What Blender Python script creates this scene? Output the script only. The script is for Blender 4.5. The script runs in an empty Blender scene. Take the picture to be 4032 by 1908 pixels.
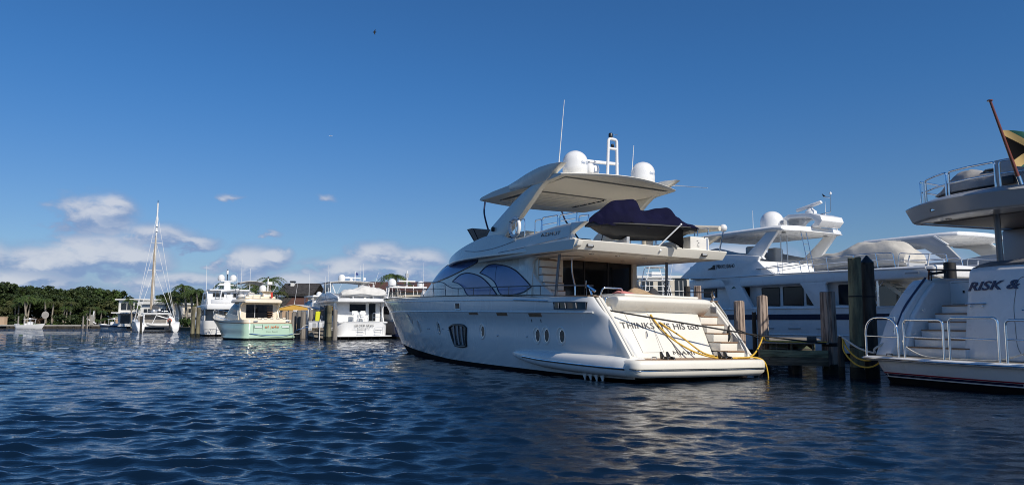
import bpy, bmesh, math, random
import numpy as np
from mathutils import Vector, Matrix
R = math.radians
random.seed(7); rng = np.random.default_rng(7)
S = bpy.context.scene
COL = S.collection

# ------------------------------------------------------------------ camera
cam_d = bpy.data.cameras.new('camera'); cam = bpy.data.objects.new('camera', cam_d); COL.objects.link(cam)
cam_d.sensor_width = 36.0; cam_d.lens = 26.0; cam_d.clip_start = 0.1; cam_d.clip_end = 20000
CAM_H = 1.8724
cam.location = (0, 0, CAM_H); cam.rotation_euler = (R(90) + math.atan((1257.27-954)/2912.0), 0, 0)
S.camera = cam

# ------------------------------------------------------------------ world and sun
SUN_EL = 37.0
SUN_AZ = 141.0      # clockwise from +Y (view direction): behind the camera on the right
w = bpy.data.worlds.new('World'); S.world = w; w.use_nodes = True
wt = w.node_tree; wt.nodes.clear()
class NT:
    """tiny helper to write shader maths"""
    def __init__(s, t): s.t = t
    def n(s, typ, **k):
        o = s.t.nodes.new(typ)
        for a, b in k.items(): setattr(o, a, b)
        return o
    def put(s, sock, v):
        if hasattr(v, 'links') or isinstance(v, bpy.types.NodeSocket): s.t.links.new(v, sock)
        else: sock.default_value = v
    def m(s, op, a, b=None, c=None, clamp=False):
        o = s.n('ShaderNodeMath', operation=op); o.use_clamp = clamp
        for i, v in enumerate((a, b, c)):
            if v is not None: s.put(o.inputs[i], v)
        return o.outputs[0]
    def mr(s, v, a, b, c=0.0, d=1.0, smooth=True):
        o = s.n('ShaderNodeMapRange'); o.interpolation_type = 'SMOOTHSTEP' if smooth else 'LINEAR'
        s.put(o.inputs[0], v)
        for i, x in enumerate((a, b, c, d)): s.put(o.inputs[i+1], x)
        return o.outputs[0]
    def mix(s, f, a, b, typ='RGBA', blend='MIX'):
        o = s.n('ShaderNodeMix', data_type='RGBA'); o.blend_type = blend
        s.put(o.inputs[0], f); s.put(o.inputs[6], a); s.put(o.inputs[7], b)
        return o.outputs[2]
    def noise(s, vec, scale, detail=4.0, rough=0.5, dist=0.0):
        o = s.n('ShaderNodeTexNoise')
        if vec is not None: s.put(o.inputs['Vector'], vec)
        o.inputs['Scale'].default_value = scale; o.inputs['Detail'].default_value = detail
        o.inputs['Roughness'].default_value = rough; o.inputs['Distortion'].default_value = dist
        return o.outputs['Fac']
    def vec(s, x, y, z):
        o = s.n('ShaderNodeCombineXYZ')
        for i, v in enumerate((x, y, z)): s.put(o.inputs[i], v)
        return o.outputs[0]
W = NT(wt)
sky = W.n('ShaderNodeTexSky'); sky.sky_type = 'NISHITA'; sky.sun_disc = False
sky.sun_elevation = R(SUN_EL); sky.sun_rotation = R(SUN_AZ); sky.air_density = 1.0; sky.dust_density = 0.1; sky.ozone_density = 3.2; sky.altitude = 0
tc = W.n('ShaderNodeTexCoord'); sp_ = W.n('ShaderNodeSeparateXYZ'); wt.links.new(tc.outputs['Generated'], sp_.inputs[0])
az = W.m('MULTIPLY', W.m('ARCTAN2', sp_.outputs[0], sp_.outputs[1]), 57.2958)
el = W.m('MULTIPLY', W.m('ARCSINE', sp_.outputs[2]), 57.2958)
# cumulus banks low over the horizon: (azimuth, elevation, half width, half height) in degrees
CLOUDS = [(-29.6,6.7,2.4,1.2),(-28.6,7.4,1.4,.8),(-25.8,5.6,2.6,.75),(-23.3,5.2,1.6,.55),
          (-29.2,4.2,2.9,1.35),(-31.5,3.6,3.6,1.0),(-26.6,3.9,2.0,1.0),(-36,3.6,2.2,1.0),(-34.0,2.4,5.0,.6),
          (-19.3,3.9,2.5,1.05),(-21.8,4.0,.8,.45),(-17.6,4.5,1.0,.6),
          (-10.2,4.7,2.3,.85),(-12.6,3.6,3.2,.8),(-7.0,4.4,2.2,.75),(-8.8,3.3,3.2,.7),(-4.0,3.9,.9,.5),
          (-18.0,6.3,1.0,.38),(-14.3,9.0,1.15,.42),(-21.0,8.8,1.2,.35),(-16,2.6,4.5,.65),(-24,2.5,4,.6),
          (6,3.2,4,.9),(16,4.2,5,1.0),(27,3.4,4.5,1.1),(41,4.0,5,1.2),(55,3,6,1),(-48,5,5,1.3),(-60,3.4,6,1.2),(75,4,7,1.3),(-80,4.4,8,1.4),
          (100,4,9,1.5),(125,3.2,9,1.2),(150,4.4,9,1.4),(175,3.4,9,1.2),(-105,3.5,9,1.3),(-130,4.2,9,1.4),(-155,3.4,9,1.3)]
nv = W.vec(W.m('MULTIPLY', az, 0.34), W.m('MULTIPLY', el, 0.62), 3.1)
n1 = W.noise(nv, 1.55, 9.0, 0.56, 0.25); n2 = W.noise(nv, 0.7, 3.0, 0.5)
n1c = W.m('SUBTRACT', n1, 0.5)
azd = W.m('ADD', az, W.m('MULTIPLY', n1c, 3.2)); eld = W.m('ADD', el, W.m('MULTIPLY', n1c, 2.0))
acc = None; hgt = None
for a0, e0, ra, re in CLOUDS:
    wgt = -.30 if re < .5 else .16
    dx = W.m('DIVIDE', W.m('SUBTRACT', azd, a0), ra); dy = W.m('DIVIDE', W.m('SUBTRACT', eld, e0), re*1.35)
    dyb = W.m('MAXIMUM', dy, W.m('MULTIPLY', dy, -1.35))                 # flatter base
    d = W.m('SQRT', W.m('ADD', W.m('MULTIPLY', dx, dx), W.m('MULTIPLY', dyb, dyb)))
    c = W.m('SUBTRACT', 1.0+wgt, d)
    acc = c if acc is None else W.m('SMOOTH_MAX', acc, c, 0.25)
    hh = W.m('MULTIPLY', W.m('MAXIMUM', c, 0.0), dy)
    hgt = hh if hgt is None else W.m('ADD', hgt, hh)
low = W.m('MULTIPLY', W.mr(el, 5.2, 0.8), W.mr(n2, 0.26, 0.56))
dens = W.m('ADD', acc, W.m('MULTIPLY', n1c, 1.9))
mask = W.m('MAXIMUM', W.m('MULTIPLY', W.mr(dens, -0.30, 0.55), 0.9), W.m('MULTIPLY', low, 0.85))
lit = W.mr(W.m('ADD', W.m('ADD', W.m('MULTIPLY', hgt, 1.1), W.m('MULTIPLY', n1c, 1.3)), W.m('MULTIPLY', acc, 0.35)), -0.15, 0.75)
ccol = W.mix(lit, (0.215, 0.32, 0.54, 1), (0.60, 0.635, 0.72, 1))
bg1 = W.n('ShaderNodeBackground'); bg1.inputs[1].default_value = 0.105; wt.links.new(W.mix(1.0, sky.outputs[0], W.mix(W.mr(el, 1.0, 20.0), (.46, .555, .71, 1), (.28, .60, .90, 1)), blend='MULTIPLY'), bg1.inputs[0])
bg2 = W.n('ShaderNodeBackground'); bg2.inputs[1].default_value = 1.0; wt.links.new(ccol, bg2.inputs[0])
ms = W.n('ShaderNodeMixShader'); wt.links.new(W.m('MULTIPLY', mask, W.mr(el, -0.5, 0.3)), ms.inputs[0]); wt.links.new(bg1.outputs[0], ms.inputs[1]); wt.links.new(bg2.outputs[0], ms.inputs[2])
wo = W.n('ShaderNodeOutputWorld'); wt.links.new(ms.outputs[0], wo.inputs[0])

sun_d = bpy.data.lights.new('sun', 'SUN'); sun = bpy.data.objects.new('sun', sun_d); COL.objects.link(sun)
sun_d.energy = 4.4; sun_d.angle = R(0.53); sun_d.color = (1.0, 0.93, 0.82)
sdir = Vector((math.sin(R(SUN_AZ))*math.cos(R(SUN_EL)), math.cos(R(SUN_AZ))*math.cos(R(SUN_EL)), math.sin(R(SUN_EL))))
sun.rotation_euler = (-sdir).to_track_quat('-Z', 'Y').to_euler(); sun.location = sdir*200

S.view_settings.view_transform = 'Standard'; S.view_settings.look = 'None'; S.view_settings.exposure = 0.0; S.view_settings.gamma = 1.0
S.render.engine = 'CYCLES'; S.cycles.max_bounces = 8; S.cycles.use_denoising = True; S.cycles.filter_width = 1.0

# ------------------------------------------------------------------ materials
MATS = {}
def mat(name, col, rough=0.5, metal=0.0, var=0.0, vscale=3.0, bump=0.0, bscale=20.0, coat=0.0, stretch=(1,1,1), col2=None, emis=None, spec=0.5, sheen=0.0, trans=0.0, rvar=0.0, lo=.35, hi=.65):
    m = bpy.data.materials.new(name); m.use_nodes = True; t = m.node_tree; N = NT(t)
    p = t.nodes['Principled BSDF']; c = (*col, 1)
    p.inputs['Base Color'].default_value = c; p.inputs['Roughness'].default_value = rough; p.inputs['Metallic'].default_value = metal
    p.inputs['Specular IOR Level'].default_value = spec; p.inputs['Coat Weight'].default_value = coat; p.inputs['Coat Roughness'].default_value = 0.08
    p.inputs['Sheen Weight'].default_value = sheen; p.inputs['Transmission Weight'].default_value = trans
    if var or bump or col2 or rvar:
        tcn = N.n('ShaderNodeTexCoord'); mp = N.n('ShaderNodeMapping'); mp.inputs['Scale'].default_value = stretch
        t.links.new(tcn.outputs['Object'], mp.inputs[0]); v = mp.outputs[0]
    if var or col2:
        nz = N.noise(v, vscale, 6.0, 0.6)
        f = N.mr(nz, lo, hi)
        c2 = (*(col2 or tuple(x*(1-var) for x in col)), 1)
        t.links.new(N.mix(f, c2, c), p.inputs['Base Color'])
    if rvar:
        t.links.new(N.mr(N.noise(v, vscale*2.3, 5.0), .3, .7, rough, rough+rvar), p.inputs['Roughness'])
    if bump:
        b = N.n('ShaderNodeBump'); b.inputs['Strength'].default_value = bump; b.inputs['Distance'].default_value = 0.05
        t.links.new(N.noise(v, bscale, 5.0, 0.6), b.inputs['Height']); t.links.new(b.outputs[0], p.inputs['Normal'])
    if emis:
        p.inputs['Emission Color'].default_value = (*emis[:3], 1); p.inputs['Emission Strength'].default_value = emis[3]
    MATS[name] = m
    return m
mat('cream_gel', (.80,.765,.68), .22, var=.05, vscale=.8, coat=.35, rvar=.12)
mat('cream_matte', (.82,.785,.70), .5, var=.04, vscale=.8, spec=.3)
mat('hull_gel', (.78,.77,.735), .2, var=.05, vscale=.7, coat=.4, rvar=.1, stretch=(1,1,.4))
mat('white_gel', (.80,.80,.79), .24, var=.05, vscale=.9, coat=.3, rvar=.12)
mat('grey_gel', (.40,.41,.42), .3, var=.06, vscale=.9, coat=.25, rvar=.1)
mat('beige_gel', (.74,.68,.56), .3, var=.06, vscale=.9, coat=.2)
mat('ceil_beige', (.72,.66,.55), .35, var=.06, vscale=1.1)
mat('mint_gel', (.41,.57,.43), .2, var=.06, vscale=.7, coat=.35)
mat('blue_film', (.105,.19,.46), .22, var=.22, vscale=.9, coat=.3)
mat('black_glass', (.008,.009,.011), .06, spec=.6)
mat('dark_glass', (.012,.014,.018), .08, spec=.35)
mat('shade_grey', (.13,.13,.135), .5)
mat('butter_gel', (.80,.71,.55), .25, var=.05, vscale=.8, coat=.3)
mat('tint_glass', (.04,.06,.085), .07, spec=.7, var=.3, vscale=.8)
mat('black', (.012,.012,.013), .4)
mat('rubber', (.02,.02,.022), .6)
mat('grey_line', (.16,.16,.16), .5)
mat('chrome', (.82,.83,.84), .09, 1.0)
mat('steel', (.60,.61,.62), .22, 1.0)
mat('rail_steel', (.15,.153,.165), .4, 1.0)
mat('liner', (.84,.79,.69), .55)
mat('dark_teak', (.20,.13,.08), .6, col2=(.12,.075,.045), vscale=5)
mat('teak', (.36,.22,.125), .6, col2=(.22,.13,.075), vscale=5, stretch=(1,14,4), bump=.2, bscale=18)
mat('navy_cloth', (.0045,.0048,.028), .85, var=.25, vscale=2.2, bump=.45, bscale=6, spec=.15)
mat('white_cloth', (.68,.665,.63), .85, var=.14, vscale=1.6, bump=.5, bscale=3.2)
mat('beige_cloth', (.55,.52,.46), .85, var=.14, vscale=1.6, bump=.5, bscale=3.2)
mat('grey_cloth', (.17,.17,.18), .85, var=.3, vscale=2.0, bump=.5, bscale=4)
mat('pale_cloth', (.36,.35,.34), .9, var=.25, vscale=2.0, bump=.5, bscale=4)
mat('dark_cloth', (.05,.05,.055), .9, var=.3, vscale=2.0, bump=.4, bscale=5)
mat('navy_gel', (.012,.018,.05), .2, coat=.3)
mat('antifoul', (.006,.006,.007), .7, var=.4, vscale=2, spec=.15)
mat('red_line', (.32,.02,.03), .35)
mat('letter_grey', (.10,.10,.10), .35)
mat('letter_blue', (.045,.055,.11), .3)
mat('letter_black', (.015,.015,.016), .5)
mat('letter_orange', (.62,.13,.02), .4)
mat('logo_blue', (.03,.12,.30), .4)
mat('yellow_rope', (.72,.44,.045), .6, var=.25, vscale=9)
mat('white_rope', (.62,.60,.54), .8, var=.25, vscale=14)
mat('black_rope', (.014,.014,.016), .8)
mat('blue_rope', (.05,.14,.36), .8)
mat('piling_brown', (.44,.34,.275), .9, col2=(.14,.10,.08), vscale=7, stretch=(1.6,1.6,.10), bump=.8, bscale=9, lo=.42, hi=.56)
mat('piling_green', (.22,.22,.13), .9, col2=(.08,.08,.052), vscale=3, stretch=(1.4,1.4,.25), bump=.7, bscale=8)
mat('piling_dark', (.075,.066,.056), .9, col2=(.028,.025,.022), vscale=4, stretch=(1.4,1.4,.2), bump=.6, bscale=8)
mat('piling_grey', (.30,.275,.245), .95, col2=(.13,.115,.10), vscale=5, stretch=(1.6,1.6,.10), bump=.6, bscale=8)
mat('piling_olive', (.22,.20,.125), .95, col2=(.075,.068,.045), vscale=2.5, stretch=(1.2,1.2,.2), bump=.6, bscale=8)
mat('board_green', (.22,.25,.16), .9, col2=(.075,.085,.055), vscale=3.5, stretch=(.35,3,3), bump=.6, bscale=9)
mat('board_brown', (.17,.145,.10), .9, col2=(.06,.055,.038), vscale=3.5, stretch=(.35,3,3), bump=.6, bscale=9)
mat('plank_grey', (.33,.29,.235), .9, col2=(.17,.145,.115), vscale=4, stretch=(.5,4,3), bump=.5, bscale=9)
mat('weed', (.018,.02,.012), .9, var=.4, vscale=9, bump=.8, bscale=12)
mat('leaf_dark', (.046,.068,.018), .6, col2=(.018,.032,.010), vscale=.5, spec=.3)
mat('leaf_mid', (.060,.098,.024), .6, col2=(.028,.050,.014), vscale=.5, spec=.3)
mat('leaf_olive', (.085,.095,.030), .6, col2=(.040,.048,.016), vscale=.6, spec=.3)
mat('leaf_bright', (.085,.145,.026), .6, col2=(.045,.085,.018), vscale=.6, spec=.3)
mat('leaf_brown', (.10,.060,.032), .8, col2=(.05,.03,.018), vscale=.8)
mat('palm_leaf', (.085,.125,.030), .5, col2=(.042,.070,.018), vscale=.8, spec=.4)
mat('palm_trunk', (.34,.30,.24), .9, var=.35, vscale=4, stretch=(1,1,3), bump=.4, bscale=8)
mat('bark', (.10,.08,.06), .9, var=.4, vscale=4)
mat('stucco_white', (.76,.75,.71), .8, var=.08, vscale=.4)
mat('stucco_cream', (.66,.60,.49), .8, var=.12, vscale=.35)
mat('stucco_tan', (.55,.39,.26), .8, var=.12, vscale=.5)
mat('concrete', (.42,.40,.36), .9, var=.25, vscale=.8)
mat('roof_dark', (.055,.05,.047), .9, col2=(.025,.023,.022), vscale=2.5, bump=.6, bscale=6)
mat('roof_brown', (.115,.052,.040), .85, col2=(.075,.034,.027), vscale=1.2, stretch=(1,5,1), bump=.5, bscale=7)
mat('window_far', (.025,.03,.035), .15)
mat('grass', (.07,.13,.02), .9, var=.3, vscale=1.0)
mat('soil', (.10,.085,.05), .95, var=.4, vscale=.1)
mat('yellow_vinyl', (.74,.43,.08), .7, var=.1, vscale=2)
mat('lime_cloth', (.62,.62,.02), .8, var=.1, vscale=4)
mat('flag_green', (.012,.105,.075), .8); mat('flag_gold', (.52,.36,.14), .8); mat('flag_black', (.004,.004,.005), .9, spec=.1)
mat('flag_red', (.5,.05,.03), .8); mat('flag_white', (.7,.7,.7), .8); mat('flag_blue', (.03,.05,.18), .8)
mat('varnish', (.17,.045,.018), .15, coat=.6)
mat('orange', (.72,.11,.025), .55)
mat('life_white', (.78,.78,.77), .5)
mat('carton', (.72,.70,.66), .8, var=.06)
mat('towel_tan', (.42,.29,.17), .95, var=.2, vscale=6); mat('towel_pink', (.58,.22,.20), .95, var=.2, vscale=6)
mat('sail_bag', (.23,.215,.20), .9, var=.2, vscale=2); mat('sail_tan', (.40,.33,.25), .9, var=.2, vscale=2)
mat('hose_grey', (.42,.41,.36), .6)
mat('inner_dark', (.03,.028,.026), .7)
mat('bird', (.012,.012,.014), .9)
mat('cabin_wood', (.20,.10,.05), .5)
mat('lamp_glow', (.9,.88,.8), .3)

# ------------------------------------------------------------------ geometry helpers
def sp(pts):
    """smooth monotone-ish interpolant through (x, y) points"""
    pts = sorted(pts); xs = np.array([p[0] for p in pts], float); ys = np.array([p[1] for p in pts], float)
    if len(xs) < 3: return lambda x: float(np.interp(x, xs, ys))
    h = np.diff(xs); d = np.diff(ys)/h; m = np.zeros(len(xs)); m[0] = d[0]; m[-1] = d[-1]
    for i in range(1, len(xs)-1):
        m[i] = 0 if d[i-1]*d[i] <= 0 else (h[i-1]+h[i])/(h[i-1]/d[i]+h[i]/d[i-1]) if True else 0
    def f(x):
        if x <= xs[0]: return float(ys[0])
        if x >= xs[-1]: return float(ys[-1])
        i = int(np.searchsorted(xs, x))-1; t = (x-xs[i])/h[i]
        return float((2*t**3-3*t*t+1)*ys[i]+(t**3-2*t*t+t)*h[i]*m[i]+(-2*t**3+3*t*t)*ys[i+1]+(t**3-t*t)*h[i]*m[i+1])
    return f
def crom(pts, n=6):
    """Catmull-Rom densified polyline"""
    P = [Vector(p) for p in pts]; out = []
    for i in range(len(P)-1):
        a = P[i-1] if i else P[0]*2-P[1]; b = P[i]; c = P[i+1]; d = P[i+2] if i+2 < len(P) else P[-1]*2-P[-2]
        for k in range(n):
            t = k/n
            out.append(0.5*((2*b)+(c-a)*t+(2*a-5*b+4*c-d)*t*t+(3*b-a-3*c+d)*t**3))
    out.append(P[-1]); return out
def arc_corner(pts, r=.08, n=4):
    """round the corners of a polyline"""
    P = [Vector(p) for p in pts]; out = [P[0]]
    for i in range(1, len(P)-1):
        a, b, c = P[i-1], P[i], P[i+1]; u = (a-b); v = (c-b); k = min(r, u.length*.45, v.length*.45)
        s = b+u.normalized()*k; e = b+v.normalized()*k
        for j in range(n+1):
            t = j/n; out.append(s*(1-t)**2+b*2*t*(1-t)+e*t*t)
    out.append(P[-1]); return out
class G:
    def __init__(s): s.v = []; s.f = []
    def add(s, vs, fs):
        b = len(s.v); s.v += [tuple(p) for p in vs]; s.f += [tuple(i+b for i in f) for f in fs]; return s
    def bx(s, x0, x1, y0, y1, z0, z1):
        return s.add([(x0,y0,z0),(x1,y0,z0),(x1,y1,z0),(x0,y1,z0),(x0,y0,z1),(x1,y0,z1),(x1,y1,z1),(x0,y1,z1)],
                     [(0,3,2,1),(4,5,6,7),(0,1,5,4),(1,2,6,5),(2,3,7,6),(3,0,4,7)])
    def loft(s, secs, closed=True, cap=True):
        n = len(secs[0]); b = len(s.v)
        for q in secs: s.v += [tuple(p) for p in q]
        for i in range(len(secs)-1):
            for j in range(n if closed else n-1):
                k = (j+1) % n
                s.f.append((b+i*n+j, b+i*n+k, b+(i+1)*n+k, b+(i+1)*n+j))
        if cap and closed:
            s.f.append(tuple(b+j for j in range(n))[::-1]); s.f.append(tuple(b+(len(secs)-1)*n+j for j in range(n)))
        return s
    def prism(s, poly, vec):
        a = [Vector(p) for p in poly]; return s.loft([a, [p+Vector(vec) for p in a]])
    def xz(s, poly, y0, y1): return s.prism([(x, y0, z) for x, z in poly], (0, y1-y0, 0))
    def yz(s, poly, x0, x1): return s.prism([(x0, y, z) for y, z in poly], (x1-x0, 0, 0))
    def xy(s, poly, z0, z1): return s.prism([(x, y, z0) for x, y in poly], (0, 0, z1-z0))
    def tube(s, pts, r, n=8, closed=False, cap=True):
        P = [Vector(p) for p in pts]; m = len(P); rs = r if isinstance(r, (list, tuple)) else [r]*m
        secs = []; up = None
        for i in range(m):
            a = P[i-1] if (i or closed) else P[0]; c = P[(i+1) % m] if (i < m-1 or closed) else P[-1]
            t = (c-a)
            t = t.normalized() if t.length > 1e-9 else Vector((0,0,1))
            if up is None: up = t.orthogonal().normalized()
            up = (up-t*up.dot(t)); up = up.normalized() if up.length > 1e-6 else t.orthogonal().normalized()
            bi = t.cross(up)
            secs.append([P[i]+(up*math.cos(6.28319*k/n)+bi*math.sin(6.28319*k/n))*rs[i] for k in range(n)])
        if closed: secs.append(secs[0])
        return s.loft(secs, True, cap and not closed)
    def lathe(s, prof, c=(0,0,0), n=16, axis='z'):
        secs = []
        for r, z in prof:
            q = []
            for k in range(n):
                a = 6.28319*k/n; x, y = max(r, 1e-4)*math.cos(a), max(r, 1e-4)*math.sin(a)
                p = (x, y, z) if axis == 'z' else (z, x, y) if axis == 'x' else (y, z, x)
                q.append((c[0]+p[0], c[1]+p[1], c[2]+p[2]))
            secs.append(q)
        return s.loft(secs)
    def ball(s, c, r, n=14, m=9):
        r = r if isinstance(r, (tuple, list)) else (r, r, r); secs = []
        for i in range(m+1):
            a = -math.pi/2+math.pi*i/m; q = []
            for k in range(n):
                b = 6.28319*k/n; cr = max(math.cos(a), 1e-3)
                q.append((c[0]+r[0]*cr*math.cos(b), c[1]+r[1]*cr*math.sin(b), c[2]+r[2]*math.sin(a)))
            secs.append(q)
        return s.loft(secs)
    def grid(s, rows):
        return s.loft(rows, False, False)
    def shell(s, rows, off):
        """a grid given thickness by a constant offset vector or per-point function"""
        o = off if callable(off) else (lambda p: Vector(off))
        rows = [[Vector(p) for p in q] for q in rows]; n = len(rows[0]); m = len(rows); b = len(s.v)
        for q in rows: s.v += [tuple(p) for p in q]
        for q in rows: s.v += [tuple(p+o(p)) for p in q]
        N = n*m
        for i in range(m-1):
            for j in range(n-1):
                a = b+i*n+j; s.f.append((a, a+1, a+n+1, a+n)); s.f.append((a+N+n, a+N+n+1, a+N+1, a+N))
        for i in range(m-1):
            a = b+i*n; s.f.append((a, a+n, a+n+N, a+N)); a += n-1; s.f.append((a+N, a+n+N, a+n, a))
        for j in range(n-1):
            a = b+j; s.f.append((a+N, a+N+1, a+1, a)); a += (m-1)*n; s.f.append((a, a+1, a+N+1, a+N))
        return s
    def mirror(s):
        b = len(s.v); fs = list(s.f); s.v += [(x, -y, z) for x, y, z in s.v]
        s.f += [tuple(i+b for i in f[::-1]) for f in fs]; return s
    def warp(s, fn): s.v = [tuple(fn(*p)) for p in s.v]; return s
    def xf(s, M): s.v = [tuple(M @ Vector(p)) for p in s.v]; return s
    def mesh(s, name, bevel=0, smooth=40, seg=2, fix=True, tri=False):
        me = bpy.data.meshes.new(name); me.from_pydata(s.v, [], s.f)
        if fix or bevel:
            bm = bmesh.new(); bm.from_mesh(me)
            if fix:
                bmesh.ops.remove_doubles(bm, verts=bm.verts, dist=1e-5); bmesh.ops.recalc_face_normals(bm, faces=bm.faces)
            if bevel:
                ed = [e for e in bm.edges if len(e.link_faces) == 2 and e.calc_face_angle(0) > R(28)]
                bmesh.ops.bevel(bm, geom=ed, offset=bevel, segments=seg, affect='EDGES', profile=.5, clamp_overlap=True)
            bm.to_mesh(me); bm.free()
        if smooth:
            me.shade_smooth(); me.set_sharp_from_angle(angle=R(smooth))
        return me
    def done(s, name, m, parent=None, bevel=0, smooth=40, seg=2, label=None, fix=True, loc=None):
        me = s.mesh(name, bevel, smooth, seg, fix); return link(name, me, m, parent, label, loc)
def link(name, me, m, parent=None, label=None, loc=None):
    o = bpy.data.objects.new(name, me); COL.objects.link(o)
    if m and not me.materials: me.materials.append(MATS[m])
    if parent: o.parent = parent
    if label: o['label'] = label
    if loc: o.location = loc
    return o
def tag(o, label, cat, group=None):
    o['label'] = label; o['category'] = cat
    if group: o['group'] = group
    return o
def thing(name, label, cat, loc=(0,0,0), rot=(0,0,0), group=None):
    o = bpy.data.objects.new(name, None); COL.objects.link(o); o.empty_display_size = .3
    o.location = loc; o.rotation_euler = rot; return tag(o, label, cat, group)
def struct(o): o['kind'] = 'structure'; return o
def dup(o, parent=None):
    c = o.copy(); COL.objects.link(c)
    if parent: c.parent = parent
    for ch in list(o.children): dup(ch, c)
    return c
def boat(name, label, x, y, heading, roll=0, trim=0, cat='yacht', group=None):
    return thing(name, label, cat, (x, y, 0), (R(roll), R(trim), R(90+heading)), group)
def text(name, s, m, parent, fn, width=None, size=1.0, shear=0.0, thick=.012, spacing=1.0, label=None, bold=0.0):
    """lettering as solid mesh; fn(u, v, w) maps text units (baseline start at 0,0; cap height ~ .73*size) to local space"""
    c = bpy.data.curves.new(name, 'FONT'); c.body = s; c.size = size; c.extrude = thick/2; c.shear = shear; c.space_character = spacing; c.resolution_u = 3; c.offset = bold
    o = bpy.data.objects.new(name, c); COL.objects.link(o)
    dg = bpy.context.evaluated_depsgraph_get(); me = bpy.data.meshes.new_from_object(o.evaluated_get(dg)); bpy.data.objects.remove(o); bpy.data.curves.remove(c)
    xs = [v.co.x for v in me.vertices]; x0, x1 = min(xs), max(xs); k = width/(x1-x0) if width else 1
    for v in me.vertices: v.co = Vector(fn((v.co.x-x0)*k, v.co.y, v.co.z))
    me.materials.clear()
    return link(name, me, m, parent, label)
class Hull:
    """hull side surface y(x, z) with raked stem and tapered quarters"""
    def __init__(s, stem, aft, beam, sheer, x0=4., fw=(2.6,.85,1.7,1.0), zw=(0,2.5), xt=4., ta=.035, rnd=.3, zb=-.6, rdy=None):
        s.rdy = rdy or rnd
        s.stem = sp(stem); s.aft = sp(aft); s.beam = sp(beam); s.sheer = sp(sheer); s.x0 = x0; s.fw = fw; s.zw = zw; s.xt = xt; s.ta = ta; s.rnd = rnd; s.zb = zb
    def y(s, x, z):
        xs = s.stem(z); t = (x-s.x0)/(xs-s.x0); b = s.beam(z)
        k = min(max((z-s.zw[0])/(s.zw[1]-s.zw[0]), 0), 1); p = s.fw[2]+(s.fw[0]-s.fw[2])*k; q = s.fw[3]+(s.fw[1]-s.fw[3])*k
        if t > 0: b *= max(1-min(t, 1)**p, 0)**q
        if x < s.xt: b -= s.ta*(s.xt-x)**2
        d = x-s.aft(z)
        if d < s.rnd: e = 1-max(d, 0)/s.rnd; b -= s.rdy*(1-math.sqrt(max(1-e*e, 0)))
        return max(b, 0)
    def pt(s, u, z, sgn=1):
        xa, xs = s.aft(z), s.stem(z); x = xa+(xs-xa)*u; return (x, sgn*s.y(x, z), z)
    def us(s, n):
        a = [i/n for i in range(n+1)]; r = s.rnd/22
        ex = [r*k for k in (.005,.02,.05,.09,.14,.2,.27,.35,.44,.54,.66,.8,1)]
        return sorted(set([round(v, 5) for v in a+ex+[1-.004,1-.012,1-.025]]))
    def band(s, z0, z1, nu=60, nv=10, close=True, cap=False, off=0.0, umax=1.0, umin=0.0):
        """strip of hull between heights z0 and z1 (numbers or functions of x); both sides"""
        g = G(); us = [u for u in s.us(nu) if umin <= u <= umax]
        f = lambda z: (z if callable(z) else (lambda x: z))
        f0, f1 = f(z0), f(z1); rows = []
        for j in range(nv+1):
            v = j/nv; q = []
            for u in us:
                za, zb_ = f0(s.aft(1)+(s.stem(1)-s.aft(1))*u), f1(s.aft(1)+(s.stem(1)-s.aft(1))*u)
                p = s.pt(u, za+(zb_-za)*v); q.append((p[0]-(off if u == us[0] else 0), p[1]+off, p[2]))
            rows.append(q)
        b = G().grid(rows); g.add(b.v, b.f); g.add([(x, -y, z) for x, y, z in b.v], [h[::-1] for h in b.f])
        if close:
            rr = []
            for q in rows:
                x, y, z = q[0]; rr.append([(x-.10*(1-(2*k/8-1)**2)*(y/2.5), y*(1-2*k/8), z) for k in range(9)])
            g.grid(rr)
        return g
class House:
    """deckhouse of superelliptic sections: |y/W|^n + |(z-z0)/H|^n = 1"""
    def __init__(s, z0, W, T, n=5., lean=0.0): s.z0 = z0; s.W = sp(W); s.T = sp(T); s.n = n; s.lean = lean
    def y(s, x, z):
        H = max(s.T(x)-s.z0, .01); t = min(max((z-s.z0)/H, 0), 1)
        return s.W(x)*(1-t**s.n)**(1/s.n)-s.lean*(z-s.z0)
    def loft(s, xs, m=20):
        secs = []
        for x in xs:
            H = s.T(x)-s.z0; q = []
            for k in range(m+1):
                a = math.pi*k/m; c, d = math.cos(a), math.sin(a); e = 2/s.n
                y = s.W(x)*math.copysign(abs(c)**e, c); z = s.z0+H*abs(d)**e
                y -= math.copysign(min(s.lean*(z-s.z0), abs(y)), y)
                q.append((x, y, z))
            secs.append(q)
        return G().loft(secs, True, True)
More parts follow.
